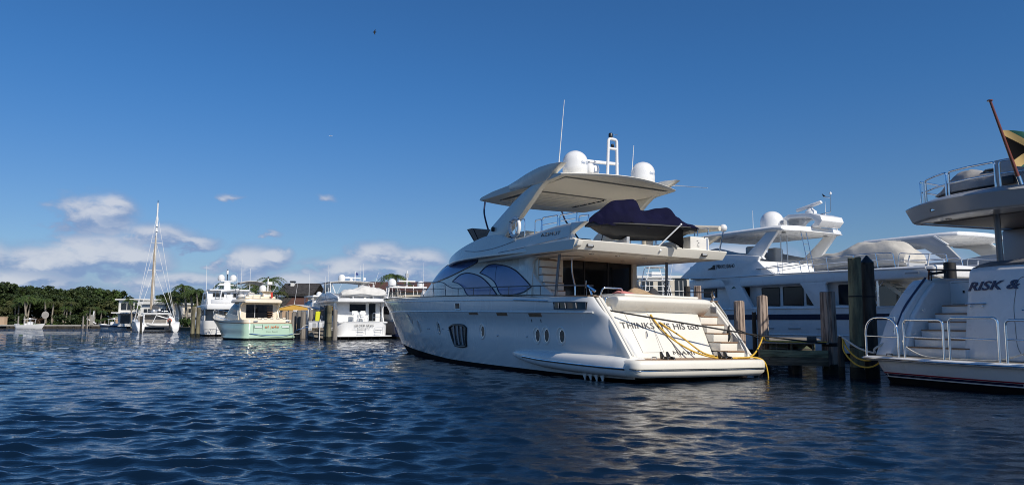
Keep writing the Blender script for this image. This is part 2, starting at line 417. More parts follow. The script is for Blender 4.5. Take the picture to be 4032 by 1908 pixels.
def patch(lower, upper, surf, off=.012, thick=.02, nx=24, nz=8, side=1, zcl=None):
    """sheet between two (x, z) curves lying on surface y = surf(x, z)"""
    lx = lambda P, t: (np.interp(t, np.linspace(0, 1, len(P)), [p[0] for p in P]), np.interp(t, np.linspace(0, 1, len(P)), [p[1] for p in P]))
    def dens(P):
        Q = crom([(p[0], 0, p[1]) for p in P], 5); L = [0]
        for i in range(1, len(Q)): L.append(L[-1]+(Q[i]-Q[i-1]).length)
        return Q, np.array(L)/L[-1]
    Ql, Ll = dens(lower); Qu, Lu = dens(upper); rows = []
    g3 = lambda Q, L, t: (float(np.interp(t, L, [p.x for p in Q])), float(np.interp(t, L, [p.z for p in Q])))
    for j in range(nz+1):
        q = []
        for i in range(nx+1):
            a = g3(Ql, Ll, i/nx); b = g3(Qu, Lu, i/nx); v = j/nz
            x = a[0]+(b[0]-a[0])*v; z = a[1]+(b[1]-a[1])*v; q.append(Vector((x, side*(surf(x, z)+off), z)))
        rows.append(q)
    edge = [p for p in rows[0]]+[r[-1] for r in rows[1:]]+[p for p in rows[-1][::-1]][1:]+[r[0] for r in rows[::-1]][1:-1]
    return G().shell(rows, (0, -side*thick, 0)), edge
def windowp(parent, lower, upper, surf, m, frame='black', side=1, r=.018, name='window', off=.012, **k):
    g, e = patch(lower, upper, surf, side=side, off=off, **k)
    o = g.done(name, m, parent, smooth=50)
    if frame: G().tube(e, r, 6, closed=True).done('window_frame', frame, o, smooth=60)
    return o
def rails(parent, name, paths, r=.018, m='chrome', n=8, rc=.09):
    for p in paths: G().tube(arc_corner(p, rc), r, n).done(name, m, parent, smooth=60)
def dome(parent, c, r, h, name='radar_dome', m='white_gel'):
    b = h-r*.92
    return G().lathe([(0,0),(r*.86,0),(r*.9,.03),(r*.9,.06),(r*.985,.09),(r,b*.6),(r,b)]+[(r*math.cos(a), b+r*.95*math.sin(a)) for a in [k*math.pi/2/7 for k in range(1, 8)]], c, 24).done(name, m, parent, smooth=50)
def antenna(parent, a, b, r=.018, name='antenna'):
    a, b = Vector(a), Vector(b); k = a.lerp(b, .08)
    return G().tube([a, k, k, b], [r*1.5, r*1.5, r, r*.5], 7).done(name, 'white_gel', parent)

# ------------------------------------------------------------------ the setting: water and far shore
def make_water():
    fine = np.radians(np.linspace(-43, 43, 760)); rest = np.radians(np.linspace(43, 317, 60))[1:-1]
    th = np.concatenate([fine, rest]); th_n = len(th)
    r = 4.5*1.0052**np.arange(0, 800); r = r[r < 260]
    rad = np.concatenate([[.02, 1.5, 3.0], r, np.geomspace(265, 9000, 26)])
    RR, TT = np.meshgrid(rad, th, indexing='ij'); X = RR*np.sin(TT); Y = RR*np.cos(TT)
    dr = np.gradient(rad)[:, None]*np.ones_like(RR); cell = np.maximum(dr, RR*np.radians(.114))
    Z = np.zeros_like(X); DX = np.zeros_like(X); DY = np.zeros_like(X)
    g = np.random.default_rng(3)
    gust = 0.75+.30*np.sin(.11*X+.05*Y+1)+.22*np.sin(-.06*X+.13*Y+2)+.18*np.sin(.31*X-.22*Y)
    gust = np.clip(gust, .35, 1.3)
    # lee of the moored yachts on the right: smoother water
    lee = 1-.48/(1+np.exp(-(X-.5-.12*Y)/2.5))
    N = 84
    for i in range(N):
        lam = .15*(1.35/.15)**((i+g.random())/N)
        ang = g.normal(0.12, .45); k = 2*np.pi/lam
        s = (.036 if lam < .34 else .052 if lam < .85 else .030)*g.uniform(.7, 1.3)
        a = s/k; kx, ky = k*np.sin(ang), k*np.cos(ang); ph = kx*X+ky*Y+g.random()*6.283
        fade = np.clip((lam/cell-2.2)/2.2, 0, 1)*gust*lee
        Z += a*fade*np.sin(ph); DX += a*fade*np.cos(ph)*np.sin(ang)*.8; DY += a*fade*np.cos(ph)*np.cos(ang)*.8
    lim = (RR > 4) & (RR < 262); Z = np.where(lim, Z, 0); DX = np.where(lim, DX, 0); DY = np.where(lim, DY, 0)
    V = np.stack([X+DX, Y+DY, Z], -1).reshape(-1, 3); n, m = RR.shape
    idx = np.arange(n*m).reshape(n, m); nx = np.roll(idx, -1, 1)
    F = np.stack([idx[:-1], nx[:-1], nx[1:], idx[1:]], -1).reshape(-1, 4)
    me = bpy.data.meshes.new('water'); me.vertices.add(len(V)); me.vertices.foreach_set('co', V.astype(np.float32).ravel())
    me.loops.add(F.size); me.loops.foreach_set('vertex_index', F[:, ::-1].astype(np.int32).ravel())
    me.polygons.add(len(F)); me.polygons.foreach_set('loop_start', np.arange(0, F.size, 4, dtype=np.int32)); me.polygons.foreach_set('loop_total', np.full(len(F), 4, np.int32))
    me.update(); me.validate(); me.shade_smooth()
    mt = bpy.data.materials.new('water'); mt.use_nodes = True; t = mt.node_tree; N_ = NT(t); p = t.nodes['Principled BSDF']
    p.inputs['Base Color'].default_value = (.003, .011, .026, 1); p.inputs['Roughness'].default_value = .012; p.inputs['IOR'].default_value = 1.333
    ge = N_.n('ShaderNodeNewGeometry'); mp = N_.n('ShaderNodeMapping'); mp.inputs['Scale'].default_value = (.55, 1.5, 1); t.links.new(ge.outputs['Position'], mp.inputs[0])
    a = N_.noise(mp.outputs[0], 2.6, 5.0, .6, .4); b = N_.noise(mp.outputs[0], 11., 3.0, .6, .3)
    h = N_.m('ADD', a, N_.m('MULTIPLY', b, .22))
    bu = N_.n('ShaderNodeBump'); bu.inputs['Strength'].default_value = .30; bu.inputs['Distance'].default_value = .10
    bu.inputs['Strength'].default_value = .22
    # beyond the meshed ripples the same chop is carried by the shading normal
    ln = N_.n('ShaderNodeVectorMath', operation='LENGTH'); t.links.new(ge.outputs['Position'], ln.inputs[0])
    nz = N_.n('ShaderNodeTexNoise'); t.links.new(mp.outputs[0], nz.inputs['Vector']); nz.inputs['Scale'].default_value = 1.7; nz.inputs['Detail'].default_value = 4.0; nz.inputs['Roughness'].default_value = .65
    sx = N_.n('ShaderNodeSeparateColor'); t.links.new(nz.outputs['Color'], sx.inputs[0]); far = N_.mr(ln.outputs['Value'], 12., 80., 0.0, 1.0)
    tilt = N_.vec(N_.m('MULTIPLY', N_.m('SUBTRACT', sx.outputs[0], .5), N_.m('MULTIPLY', far, 1.5)), N_.m('MULTIPLY', N_.m('SUBTRACT', sx.outputs[1], .5), N_.m('MULTIPLY', far, 3.8)), 0.0)
    va = N_.n('ShaderNodeVectorMath', operation='ADD'); t.links.new(bu.outputs[0], va.inputs[0]); t.links.new(tilt, va.inputs[1])
    vn = N_.n('ShaderNodeVectorMath', operation='NORMALIZE'); t.links.new(va.outputs[0], vn.inputs[0])
    t.links.new(h, bu.inputs['Height']); t.links.new(vn.outputs[0], p.inputs['Normal'])
    o = bpy.data.objects.new('water', me); COL.objects.link(o); me.materials.append(mt); return struct(o)
make_water()
# the sea bed and land behind the seawall
lg = G(); lg.prism([(-900, 164.4, -1.5), (-72, 164.4, -1.5), (-62, 136, -1.5), (-48, 118, -1.5), (-36, 103, -1.5), (0, 98, -1.5), (60, 104, -1.5), (900, 130, -1.5), (900, 1200, -1.5), (-900, 1200, -1.5)], (0, 0, 2.05))
struct(lg.done('land', 'soil', None, smooth=0))

# ------------------------------------------------------------------ the large cream motor yacht in the middle
Y1 = boat('motor_yacht', 'large cream white flybridge motor yacht, stern to the camera, navy covered jet ski on top', 5.908, 22.814, 30.72, 1.177, -.27)
Y1.location.z = -.238; Y1.scale = (1.127,)*3      # a 26 m hull, floating on its marks
H1 = Hull(stem=[(-.6,19.0),(.05,20.46),(.71,21.63),(1.56,22.5),(2.38,23.2),(2.7,23.65),(2.85,23.85)], aft=[(-.6,.9),(.5,.55),(.84,.40),(1.69,1.12),(2.45,1.88),(2.8,2.2)],
          beam=[(-.6,1.9),(0,2.30),(.3,2.40),(1.0,2.55),(1.9,2.66),(2.0,2.72),(2.8,2.74)], sheer=[(0,2.45),(2,2.46),(6,2.58),(12,2.66),(18,2.74),(24,2.80)],
          x0=7., fw=(2.5,.80,1.75,1.05), xt=4.6, ta=.011, rnd=2.1, rdy=.27)
zs1 = H1.sheer
H1.band(lambda x: .26+max(0, x-12)*.028, zs1, 64, 16, close=False).done('hull', 'hull_gel', Y1, smooth=35)
HB = Hull(stem=[(-.6,19.0),(.05,20.46),(.71,21.63)], aft=[(-.6,2.2),(.6,2.2)], beam=[(-.6,1.9),(0,2.30),(.3,2.40)], sheer=[(0,2.45),(24,2.8)], x0=7., fw=(2.5,.80,1.75,1.05), zw=(0,2.5), xt=4.6, ta=.020, rnd=.1)
HB.band(-.6, lambda x: .262+max(0, x-12)*.028, 50, 4).done('antifouling', 'antifoul', Y1, smooth=35)
rows = [[(x, H1.y(x, .27)*k*.99, .262) for k in (1,.5,0,-.5,-1)] for x in np.linspace(.62, 4.5, 9)]
G().shell(rows, (0,0,-.03)).done('hull_bottom', 'antifoul', Y1)
# gunwale cap, knuckle moulding
def along(H, zf, x0, x1, n=50, off=0.0, side=1):
    out = []
    for i in range(n+1):
        x = x0+(x1-x0)*i/n; z = zf(x) if callable(zf) else zf; out.append((x, side*(H.y(x, z)+off), z))
    return out
for s in (1, -1):
    g = G(); rows = [[], [], [], []]
    for i in range(71):
        x = 2.0+(23.72-2.0)*i/70; z = zs1(x); y = H1.y(min(x, H1.stem(z)-.02), z)
        rows[0].append((x, s*(y+.025), z-.005)); rows[1].append((x, s*(y+.02), z+.025)); rows[2].append((x, s*max(y-.12, 0), z+.025)); rows[3].append((x, s*max(y-.12, 0), z-.005))
    g.loft(list(map(list, zip(*rows)))).done('gunwale_cap', 'dark_teak', Y1, smooth=30)
    G().tube(along(H1, lambda x: 2.0+.0065*x, 1.75, 22.6, 60, .0, s), .03, 6).done('knuckle_moulding', 'hull_gel', Y1)
    G().tube(along(H1, lambda x: zs1(x)-.17, 3.0, 22.8, 60, .0, s), .022, 6).done('hull_crease', 'hull_gel', Y1)
    G().tube(along(H1, lambda x: zs1(x)-.145, 3.6, 5.6, 14, .04, s), .022, 8).done('grab_rail', 'chrome', Y1)
# decks
g = G(); rows = []
for i in range(41):
    x = 5.3+(23.6-5.3)*i/40; z = zs1(x)-.02; y = max(H1.y(x, z)-.05, .01); rows.append([(x, y*(1-2*k/8), z+.05*(1-(1-2*k/8)**2)*0) for k in range(9)])
g.grid(rows).done('deck', 'cream_gel', Y1)
G().bx(1.8, 5.5, -2.25, 2.25, 1.80, 1.86).done('cockpit_sole', 'teak', Y1)
# --- deckhouse
D1 = House(2.5, [(5.2,2.18),(10,2.2),(12,2.12),(13.5,1.95),(15,1.6),(16.5,1.15),(18,.6),(18.6,.25)], [(5.2,4.15),(11.5,4.3),(12.6,4.18),(13.5,3.93),(14.56,3.52),(16,3.12),(17.5,2.82),(18.6,2.62)], 5.5, .045)
D1.loft([5.5+(18.6-5.5)*i/46 for i in range(47)], 28).done('deckhouse', 'cream_gel', Y1, smooth=45)
big_l = [(5.5,2.86),(6.12,2.67),(7.37,2.64),(7.88,3.07),(8.4,3.3),(9.09,3.48)]; big_u = [(5.5,2.86),(5.99,3.15),(6.68,3.48),(7.57,3.68),(8.5,3.74),(9.09,3.48)]
sm_l = [(7.69,2.64),(8.7,2.64),(9.84,2.67),(10.3,2.98),(10.8,3.16),(11.38,3.25)]; sm_u = [(7.69,2.64),(8.13,2.93),(8.94,3.32),(9.89,3.51),(10.67,3.49),(11.38,3.25)]
ws_l = [(9.45,4.02),(9.62,3.87),(10.28,3.71),(11.8,3.46),(13.47,3.31),(14.7,3.33)]; ws_u = [(9.45,4.02),(10.4,4.06),(11.31,4.10),(12.4,4.02),(13.5,3.76),(14.7,3.33)]
for s in (1, -1):
    for lo, up in ((big_l, big_u), (sm_l, sm_u), (ws_l, ws_u)):
        windowp(Y1, lo, up, D1.y, 'blue_film', 'navy_gel', s, r=.022)
    # seam between panes, coved aft end of the house side
    G().tube([(7.9, s*(D1.y(7.9, z)+.016), z) for z in np.linspace(3.1, 3.68, 8)], .006, 5).done('pane_seam', 'navy_gel', Y1)
    pl = [(6.4,3.93),(3.9,3.93),(4.5,3.885),(4.95,3.86),(5.3,3.80),(5.48,3.70),(5.56,3.55),(5.54,3.4),(5.42,3.22),(5.2,3.04),(4.9,2.87),(4.6,2.72),(4.25,2.56),(4.1,2.45),(6.4,2.45)]
    G().xz(pl, s*1.98, s*2.125).done('cockpit_side', 'cream_gel', Y1, bevel=.03)
    # side deck to wing deck step
# --- cockpit back wall, sliding doors, stair to the flybridge
G().bx(5.3, 5.5, -2.05, -1.86, 1.85, 3.9).done('cockpit_bulkhead', 'beige_gel', Y1); G().bx(5.3, 5.5, 1.08, 2.05, 1.85, 3.9).done('cockpit_bulkhead', 'beige_gel', Y1)
dr = G().bx(5.40, 5.44, -1.86, 1.08, 1.85, 3.84).done('sliding_door', 'black_glass', Y1)
for y in (-1.86, -.85, .15, 1.06): G().bx(5.37, 5.402, y-.02, y+.02, 1.85, 3.84).done('door_frame', 'rubber', dr)
G().tube([(5.35, .12, 2.9), (5.33, .12, 3.15)], .02).done('door_handle', 'chrome', dr)
for k in range(7):
    G().bx(4.62+.10*k, 5.3, 1.30, 2.03, 2.0+.25*k, 2.22+.25*k).done('stair_riser', 'cream_gel', Y1, bevel=.012)
    G().bx(4.60+.10*k, 4.9+.10*k, 1.32, 2.02, 2.222+.25*k, 2.245+.25*k).done('stair_tread', 'teak', Y1)
rails(Y1, 'stair_rail', [[(4.4, 1.22, 1.9), (4.42, 1.22, 2.9), (4.6, 1.2, 3.3), (4.65, 1.2, 3.85)]], .028)
for s in (1, -1): G().tube([(4.02, s*2.22, 2.5), (3.95, s*2.2, 3.3), (3.9, s*2.16, 3.9)], .045, 10).done('awning_column', 'rail_steel', Y1)
for s in (1, -1): G().bx(1.95, 5.5, s*2.2, s*2.3, 1.82, 2.50).done('cockpit_bulwark', 'cream_gel', Y1, bevel=.02)
# --- transom
def tx(y, z): return 1.05+.66*(z-.78)/1.3-.10*(1-(y/1.9)**2)
rows = [[(tx(y, z), y, z) for y in np.linspace(2.07, -1.34, 15)] for z in np.linspace(.74, 2.2, 9)]
G().shell(rows, (.9, 0, 0)).done('transom', 'cream_gel', Y1, bevel=.03, smooth=30)
def tmap(y0, z0):
    return lambda u, v, w: (tx(y0-u, z0+v*.93)-w-.012, y0-u, z0+v*.93)
text('name_lettering', 'THINKS IT\'S HIS too', 'letter_grey', Y1, tmap(1.76, 1.60), width=2.90, size=.255)
text('port_lettering', 'MIAMI FL', 'letter_grey', Y1, tmap(.24, .885), width=1.24, size=.16, spacing=1.15)
dl = [(1.50, 2.02), (.70, 2.03), (.56, .95), (1.30, .94)]
pp = []
for i in range(4):
    a, b = dl[i], dl[(i+1) % 4]
    for k in range(8): y = a[0]+(b[0]-a[0])*k/8; z = a[1]+(b[1]-a[1])*k/8; pp.append((tx(y, z)-.003, y, z))
G().tube(pp, .006, 5, closed=True).done('door_seam', 'grey_line', Y1)
G().tube([(tx(.98, 1.3)-.03, 1.02, 1.36), (tx(.98, 1.4)-.04, .99, 1.44), (tx(.93, 1.5)-.02, .96, 1.52)], .014, 8).done('door_handle', 'chrome', Y1)
G().tube([(tx(.66, z)-.003, .66, z) for z in (1.0, 2.0)], .004, 5).done('panel_seam', 'grey_line', Y1)
# sun lounge back over the transom
g = G(); secs = []
for y in np.linspace(1.86, -1.70, 15):
    o = .07*(1-(y/1.85)**2); e = 0 if abs(y-.08) < 1.6 else .05
    secs.append([(1.80-o, y, 1.99), (1.52-o+e, y, 2.17), (1.40-o+e, y, 2.36), (1.44-o+e, y, 2.47-e*.4), (1.56-o, y, 2.50-e*.4), (2.7, y, 2.50), (2.7, y, 1.99)])
g.loft(secs).done('sun_lounge', 'cream_gel', Y1, bevel=.025, smooth=45)
G().bx(1.62, 2.8, -1.35, 1.5, 2.505, 2.57).done('lounge_cushion', 'cream_gel', Y1, bevel=.03, seg=3)
# wings and steps either side
for s in (1, -1):
    G().xz([(1.87,2.44),(1.105,1.66),(.41,.86),(.52,.5),(3.2,.5),(3.2,2.44)], s*2.08, s*2.31).done('stern_wing', 'cream_gel', Y1, bevel=.03)
    G().tube([(1.88, s*2.2, 2.45), (1.11, s*2.2, 1.67), (.42, s*2.2, .88)], .04, 8).done('wing_trim', 'cream_gel', Y1)
    G().bx(1.86, 2.3, s*2.1, s*2.42, 2.45, 2.49).done('wing_cap', 'dark_teak', Y1, bevel=.01)
for k, (z, xf) in enumerate(((1.0,.52),(1.25,.78),(1.5,1.04),(1.76,1.30),(2.0,1.56))):
    for y0, y1 in ((-2.07, -1.36),):
        st = G().bx(xf, xf+.8, y0, y1, z-.26, z-.03).done('step', 'cream_gel', Y1, bevel=.012)
        G().bx(xf-.02, xf+.34, y0+.01, y1-.01, z-.028, z+.004).done('step_tread', 'teak', st, bevel=.006)
g = G().xz([(.62,1.06),(.72,1.3),(.98,1.52),(.96,1.05)], -2.086, -2.07).done('wing_locker', 'grey_gel', Y1)
G().bx(1.60, 1.85, -2.09, -2.06, 2.10, 2.30).done('shower_hatch', 'grey_gel', Y1, bevel=.02)
# platform
out = [(0.95, 2.43), (.25, 2.46), (.08, 2.41), (-.02, 2.28), (-.07, 1.6), (-.11, .8), (-.12, 0)]
out = out+[(x, -y) for x, y in out[-2::-1]]
def slab(z0, z1, poly, inset=0.0, b=.06):
    g = G(); cx = .5
    secs = []
    for z, k in ((z0, .10), (z0+.10, .015), (z0+.24, 0), (z1-.10, 0), (z1-.03, .02), (z1, .07)):
        secs.append([(x+(k if x < .3 else 0), y*(1-k*.4), z) for x, y in poly])
    return g.loft(secs)
slab(.34, .785, out).done('swim_platform', 'cream_gel', Y1, smooth=50)
G().xy([(.95, 2.2), (.2, 2.2), (.06, 1.6), (.02, 0), (.06, -1.6), (.2, -2.2), (.95, -2.2)], .787, .795).done('platform_teak', 'teak', Y1)
for z, r, m in ((.555, .012, 'black'), (.525, .009, 'chrome')):
    G().tube([(x-.004, y*1.001, z) for x, y in crom([(a, b, 0) for a, b in out[1:-1]], 4) for x, y in [(x, y)]] if False else [(p.x-.003, p.y*1.0015, z) for p in crom([(a, b, 0) for a, b in out[1:-1]], 4)], r, 6).done('rub_strip', m, Y1)
for y in (1.25, -.9):                                  # tender chocks
    for dy in (0, .22):
        G().xz([(.10,.80),(.40,.80),(.44,.98),(.40,1.0),(.30,.88),(.14,.86)], y-dy-.03, y-dy+.03).done('tender_chock', 'black', Y1, bevel=.01)
    G().tube([(.25, y+.05, .84), (.25, y-.35, .84)], .018).done('chock_bar', 'steel', Y1)
G().tube([(.2, 1.75, .81), (.2, 1.75, .86), (.2, 1.6, .86), (.2, 1.6, .81)], .012, 6).done('deck_cleat', 'chrome', Y1)
# sponsons under the quarters
for s in (1, -1):
    secs = []
    for x, ry, rz, cy, cz in ((6.15,.01,.01,2.46,.72),(5.9,.10,.08,2.46,.71),(5.5,.19,.15,2.45,.69),(4.8,.29,.22,2.43,.66),(4.0,.36,.26,2.40,.63),(2.8,.40,.275,2.34,.605),(1.5,.42,.28,2.24,.59),(.8,.42,.275,2.13,.585),(.45,.40,.265,2.06,.58),(.34,.35,.22,2.03,.58),(.30,.2,.13,2.02,.58)):
        secs.append([(x, s*(cy+ry*math.copysign(abs(math.cos(a))**.7, math.cos(a))), cz+rz*math.copysign(abs(math.sin(a))**.7, math.sin(a))) for a in [6.28319*k/20 for k in range(20)]])
    spn = G().loft(secs).done('sponson', 'hull_gel', Y1, smooth=50)
    q = [(5.15,2.695,.67),(4.6,2.735,.645),(4.0,2.763,.62),(2.8,2.743,.595),(1.5,2.663,.575),(.8,2.553,.565),(.45,2.465,.56)]
    G().tube([(x, s*y, z) for x, y, z in crom(q, 4)], .016, 6).done('rub_strip', 'chrome', spn)
    G().tube([(x, s*(y-.003), z-.03) for x, y, z in crom(q, 4)], .014, 6).done('rub_strip', 'black', spn)
    for k in range(4):
        x = 1.45+.27*k; G().xz([(x,.36),(x+.22,.36),(x+.05,.12)], s*2.32, s*2.35).done('spray_fin', 'white_gel', Y1)
# --- hull details, port and starboard
def hp(x, z, s, o=.01): return (x, s*(H1.y(x, z)+o), z)
for s in (1, -1):
    for i, (x, z, sz) in enumerate(((15.6,1.83,.9),(14.5,1.49,.95),(11.96,1.45,1.0),(8.01,1.38,1.05),(4.49,1.32,1.05),(4.0,1.33,1.05),(3.22,1.33,1.05))):
        oval = lambda a, k, o, dx=0: hp(x+dx+.20*sz*k*math.cos(a), z+.245*sz*k*math.sin(a), s, o)
        A = [6.28319*k/28 for k in range(28)]
        ph = G().tube([oval(a, 1, .004) for a in A], .022, 6, closed=True).done('porthole', 'hull_gel', Y1)
        G().grid([[oval(a, k, .008) for a in A+[0]] for k in (.02, .5, .98)]).done('porthole_dish', 'grey_gel' if i < 3 else 'cream_gel', ph)
        if i > 1:
            gl = G().grid([[hp(x-.07*sz+.115*sz*k*math.cos(a), z+.18*sz*k*math.sin(a), s, .014) for a in A+[0]] for k in (.02, .5, 1)]).done('porthole_glass', 'black_glass', ph)
            G().tube([hp(x-.07*sz+.115*sz*math.cos(a), z+.18*sz*math.sin(a), s, .016) for a in A], .008, 5, closed=True).done('porthole_rim', 'chrome', ph)
    # large shield-shaped hull window
    up = [(9.27,1.40),(9.42,1.53),(9.85,1.575),(10.35,1.56),(10.78,1.47)]; lo = [(9.27,1.40),(9.36,.86),(9.85,.80),(10.42,.82),(10.78,1.47)]
    g, e = patch([(9.36,.83),(9.85,.79),(10.44,.82)], [(9.25,1.47),(9.5,1.56),(9.95,1.585),(10.45,1.565),(10.80,1.48)], H1.y, .012, .02, 16, 8, s)
    hw = g.done('hull_window', 'black_glass', Y1)
    G().tube(e, .045, 8, closed=True).done('window_frame', 'black', hw)
    for x in (9.62, 9.98, 10.34):
        G().tube([hp(x+.10*(z-1.2)*.3, z, s, .03) for z in (.86, 1.2, 1.54)], .035, 6).done('window_bar', 'grey_gel', hw)
    for x0, x1, z0, z1 in ((8.12,8.8,1.95,2.04),(6.1,6.79,1.91,2.01),(4.1,4.79,1.88,1.99)):
        G().shell([[hp(x0+(x1-x0)*k/4, z, s, .012) for k in range(5)] for z in (z0, z1)], (0, -s*.02, 0)).done('air_vent', 'teak', Y1)
    for x in (4.72, 4.2):
        G().shell([[hp(x+.03*k, z, s, .01) for k in range(2)] for z in (1.72, 1.81)], (0, -s*.02, 0)).done('vent_slot', 'black', Y1)
    ck = G().shell([[hp(9.46+.42*k/4, z, s, .012) for k in range(5)] for z in (2.14, 2.36)], (0, -s*.02, 0)).done('fairlead_opening', 'black_glass', Y1)
    G().tube([hp(x, z, s, .015) for x, z in ((9.46,2.14),(9.88,2.14),(9.88,2.36),(9.46,2.36))], .018, 6, closed=True).done('fairlead_frame', 'chrome', ck)
    hz = G().shell([[hp(1.98+1.34*k/8, z, s, .014) for k in range(9)] for z in (2.11, 2.30)], (0, -s*.02, 0)).done('hawse_opening', 'black_glass', Y1)
    G().tube([hp(x, z, s, .018) for x, z in ((1.98,2.10),(2.4,2.10),(2.9,2.11),(3.34,2.12),(3.36,2.31),(2.9,2.31),(2.4,2.30),(2.02,2.29))], .02, 6, closed=True).done('hawse_frame', 'rail_steel', hz)
    for x in (2.35, 2.8, 3.1): G().tube([hp(x, 2.13, s, .03), hp(x+.03, 2.28, s, .03)], .02, 8).done('bollard', 'rail_steel', hz)
    for x, z in ((11.5,1.42),(6.9,1.26),(5.05,1.27),(10.95,1.38),(13.3,1.40),(13.1,1.40)): G().ball(hp(x, z, s, .01), .028, 8, 5).done('through_hull', 'steel', Y1)
# --- side rails
rail_pts = [(1.95,2.76),(3.2,2.80),(5,2.84),(6.53,2.87),(8.5,2.90),(10.2,2.93),(10.75,3.02),(11.35,3.2),(12.2,3.24),(13.5,3.27),(15,3.29),(17,3.32),(19,3.36),(21,3.40),(22.6,3.44),(23.5,3.45)]
rz = sp(rail_pts)
for s in (1, -1):
    P = [(x, s*(max(H1.y(min(x, 23.4), zs1(x))-.10-.0*x, .0)), rz(x)) for x in np.linspace(1.95, 23.45, 90)]
    G().tube(P, .018, 8).done('side_rail', 'rail_steel', Y1, smooth=60)
    P2 = [(x, s*max(H1.y(min(x, 23.3), zs1(x))-.10, 0), (rz(x)+zs1(x))/2+.02) for x in np.linspace(11.0, 23.4, 60)]
    G().tube(P2, .010, 6).done('mid_rail', 'rail_steel', Y1, smooth=60)
    for x in (2.15,3.37,4.23,5.0,6.13,7.4,8.63,9.88,11.0,12.2,13.4,14.7,16.0,17.4,18.8,20.2,21.6,22.8):
        y = max(H1.y(x, zs1(x))-.10, .02); lean = .28 if x > 10.5 else 0
        xt_ = x+lean*(rz(x)-zs1(x))
        G().tube([(x, s*y, zs1(x)), (xt_, s*max(H1.y(min(xt_, 23.3), zs1(x))-.10, .02), rz(xt_))], .013, 7).done('stanchion', 'rail_steel', Y1)
    G().tube([(2.0, s*2.36, 2.5), (2.1, s*2.38, 2.72)], .03).done('fairlead_post', 'chrome', Y1)
    G().tube([(1.93, s*2.30, 2.60), (2.12, s*2.44, 2.76)], .045, 8).done('fairlead_roller', 'chrome', Y1)
rails(Y1, 'gate_rail', [[(2.25, 2.02, 2.1), (1.95, 2.02, 2.72), (1.9, 1.35, 2.72), (2.0, 1.3, 2.5)]], .022)
rails(Y1, 'gate_frame', [[(1.86, 2.0, 1.55), (1.86, 2.0, 2.45), (1.86, 1.80, 2.45)]], .018)
# --- flybridge: brow, side coamings, deck overhang
def brow(x, lo, hi, W, n=4.):
    q = []
    for k in range(24):
        a = 6.28319*k/24; c, d = math.cos(a), math.sin(a); q.append((x, W*math.copysign(abs(c)**(2/n), c), (lo+hi)/2+(hi-lo)/2*math.copysign(abs(d)**(2/n), d)))
    return q
BR = [(12.75,3.92,4.0,1.0),(12.55,3.90,4.06,1.5),(12.2,3.90,4.12,1.8),(11.7,3.92,4.20,2.02),(11.1,3.96,4.29,2.2),(10.3,3.98,4.40,2.34),(9.7,3.97,4.50,2.40),(9.0,3.96,4.62,2.43),(8.2,3.96,4.68,2.45),(7.4,3.95,4.66,2.46),(6.6,3.95,4.45,2.46)]
G().loft([brow(*b) for b in BR]).done('flybridge_brow', 'cream_gel', Y1, smooth=50)
Yp = sp([(2,2.64),(8,2.64),(9,2.61),(10.3,2.50),(11.1,2.34),(11.8,2.12),(12.4,1.78),(12.75,1.4)])
yc = lambda x, z: Yp(x)-.16*(z-3.9)
lo_c = [(2.78,3.88),(4,3.895),(5.5,3.92),(7,3.945),(8.5,3.965),(9.7,3.965),(10.6,3.955),(11.5,3.925),(12.2,3.90),(12.75,3.90)]
up_c = [(2.78,4.615),(3.7,4.59),(4.32,4.53),(5.0,4.455),(5.6,4.43),(6.2,4.44),(6.7,4.56),(7.2,4.68),(8.0,4.70),(8.8,4.62),(9.7,4.49),(10.6,4.34),(11.5,4.19),(12.2,4.08),(12.75,3.97)]
tail = [(2.79,4.615),(2.5,4.61),(2.1,4.59),(2.42,4.46),(2.72,4.34),(2.77,4.28),(2.74,4.2),(2.55,4.13),(2.30,4.08),(2.36,3.92),(2.44,3.875),(2.79,3.88)]
for s in (1, -1):
    wide = (lambda x: .38*max(0, min(1, (5.0-x)/2.2))) if s < 0 else (lambda x: 0)
    yo = lambda x, z: yc(x, z)+wide(x)
    g, e = patch(lo_c, up_c, yo, 0.0, .17, 70, 8, s); cm = g.done('flybridge_coaming', 'cream_gel', Y1, bevel=.02, smooth=45)
    g = G().xz(tail, s*2.37, s*2.54); g.warp(lambda x, y, z: (x, y+math.copysign(.10-.16*(z-3.9)+wide(x), y), z)); g.done('coaming_tail', 'cream_gel', cm, bevel=.02)
    for q in ([(9.6,0,4.30),(8.6,0,4.20),(7.5,0,4.20),(6.6,0,4.27),(5.9,0,4.36)], [(6.9,0,4.03),(5.4,0,4.08),(4.2,0,4.14),(2.9,0,4.20)]):
        G().tube([(p_.x, s*(yo(p_.x, p_.z)+.002), p_.z) for p_ in crom(q, 6)], .016, 6).done('coaming_crease', 'grey_gel', cm)
    text('maker_lettering', 'AZIMUT', 'letter_grey', cm, (lambda u, v, w: (4.36-u, yc(4.0, 4.36)+w+.012-.16*v, 4.34+v-.02*u)) if s > 0 else (lambda u, v, w: (3.3+u, -yo(3.4, 4.36)-w-.02+.16*v, 4.30+v+.02*u)), width=1.06, size=.15, spacing=1.1)
ae = lambda y: 2.26+(.14 if y > 0 else -.13)*(y/2.6)**2
ys = np.linspace(2.64, -3.03, 21)
rows = [[(9.0, y*.86, 3.86) for y in ys], [(5, y, 3.84) for y in ys], [(ae(y)+.34, y, 3.82) for y in ys], [(ae(y)+.16, y, 3.825) for y in ys], [(ae(y)+.02, y*1.012, 4.03) for y in ys], [(ae(y), y*1.015, 4.075) for y in ys], [(ae(y)+.04, y*1.01, 4.10) for y in ys], [(5, y, 4.10) for y in ys], [(9.0, y*.86, 4.10) for y in ys]]
G().loft([list(q) for q in zip(*rows)]).done('flybridge_deck', 'cream_matte', Y1, smooth=25)
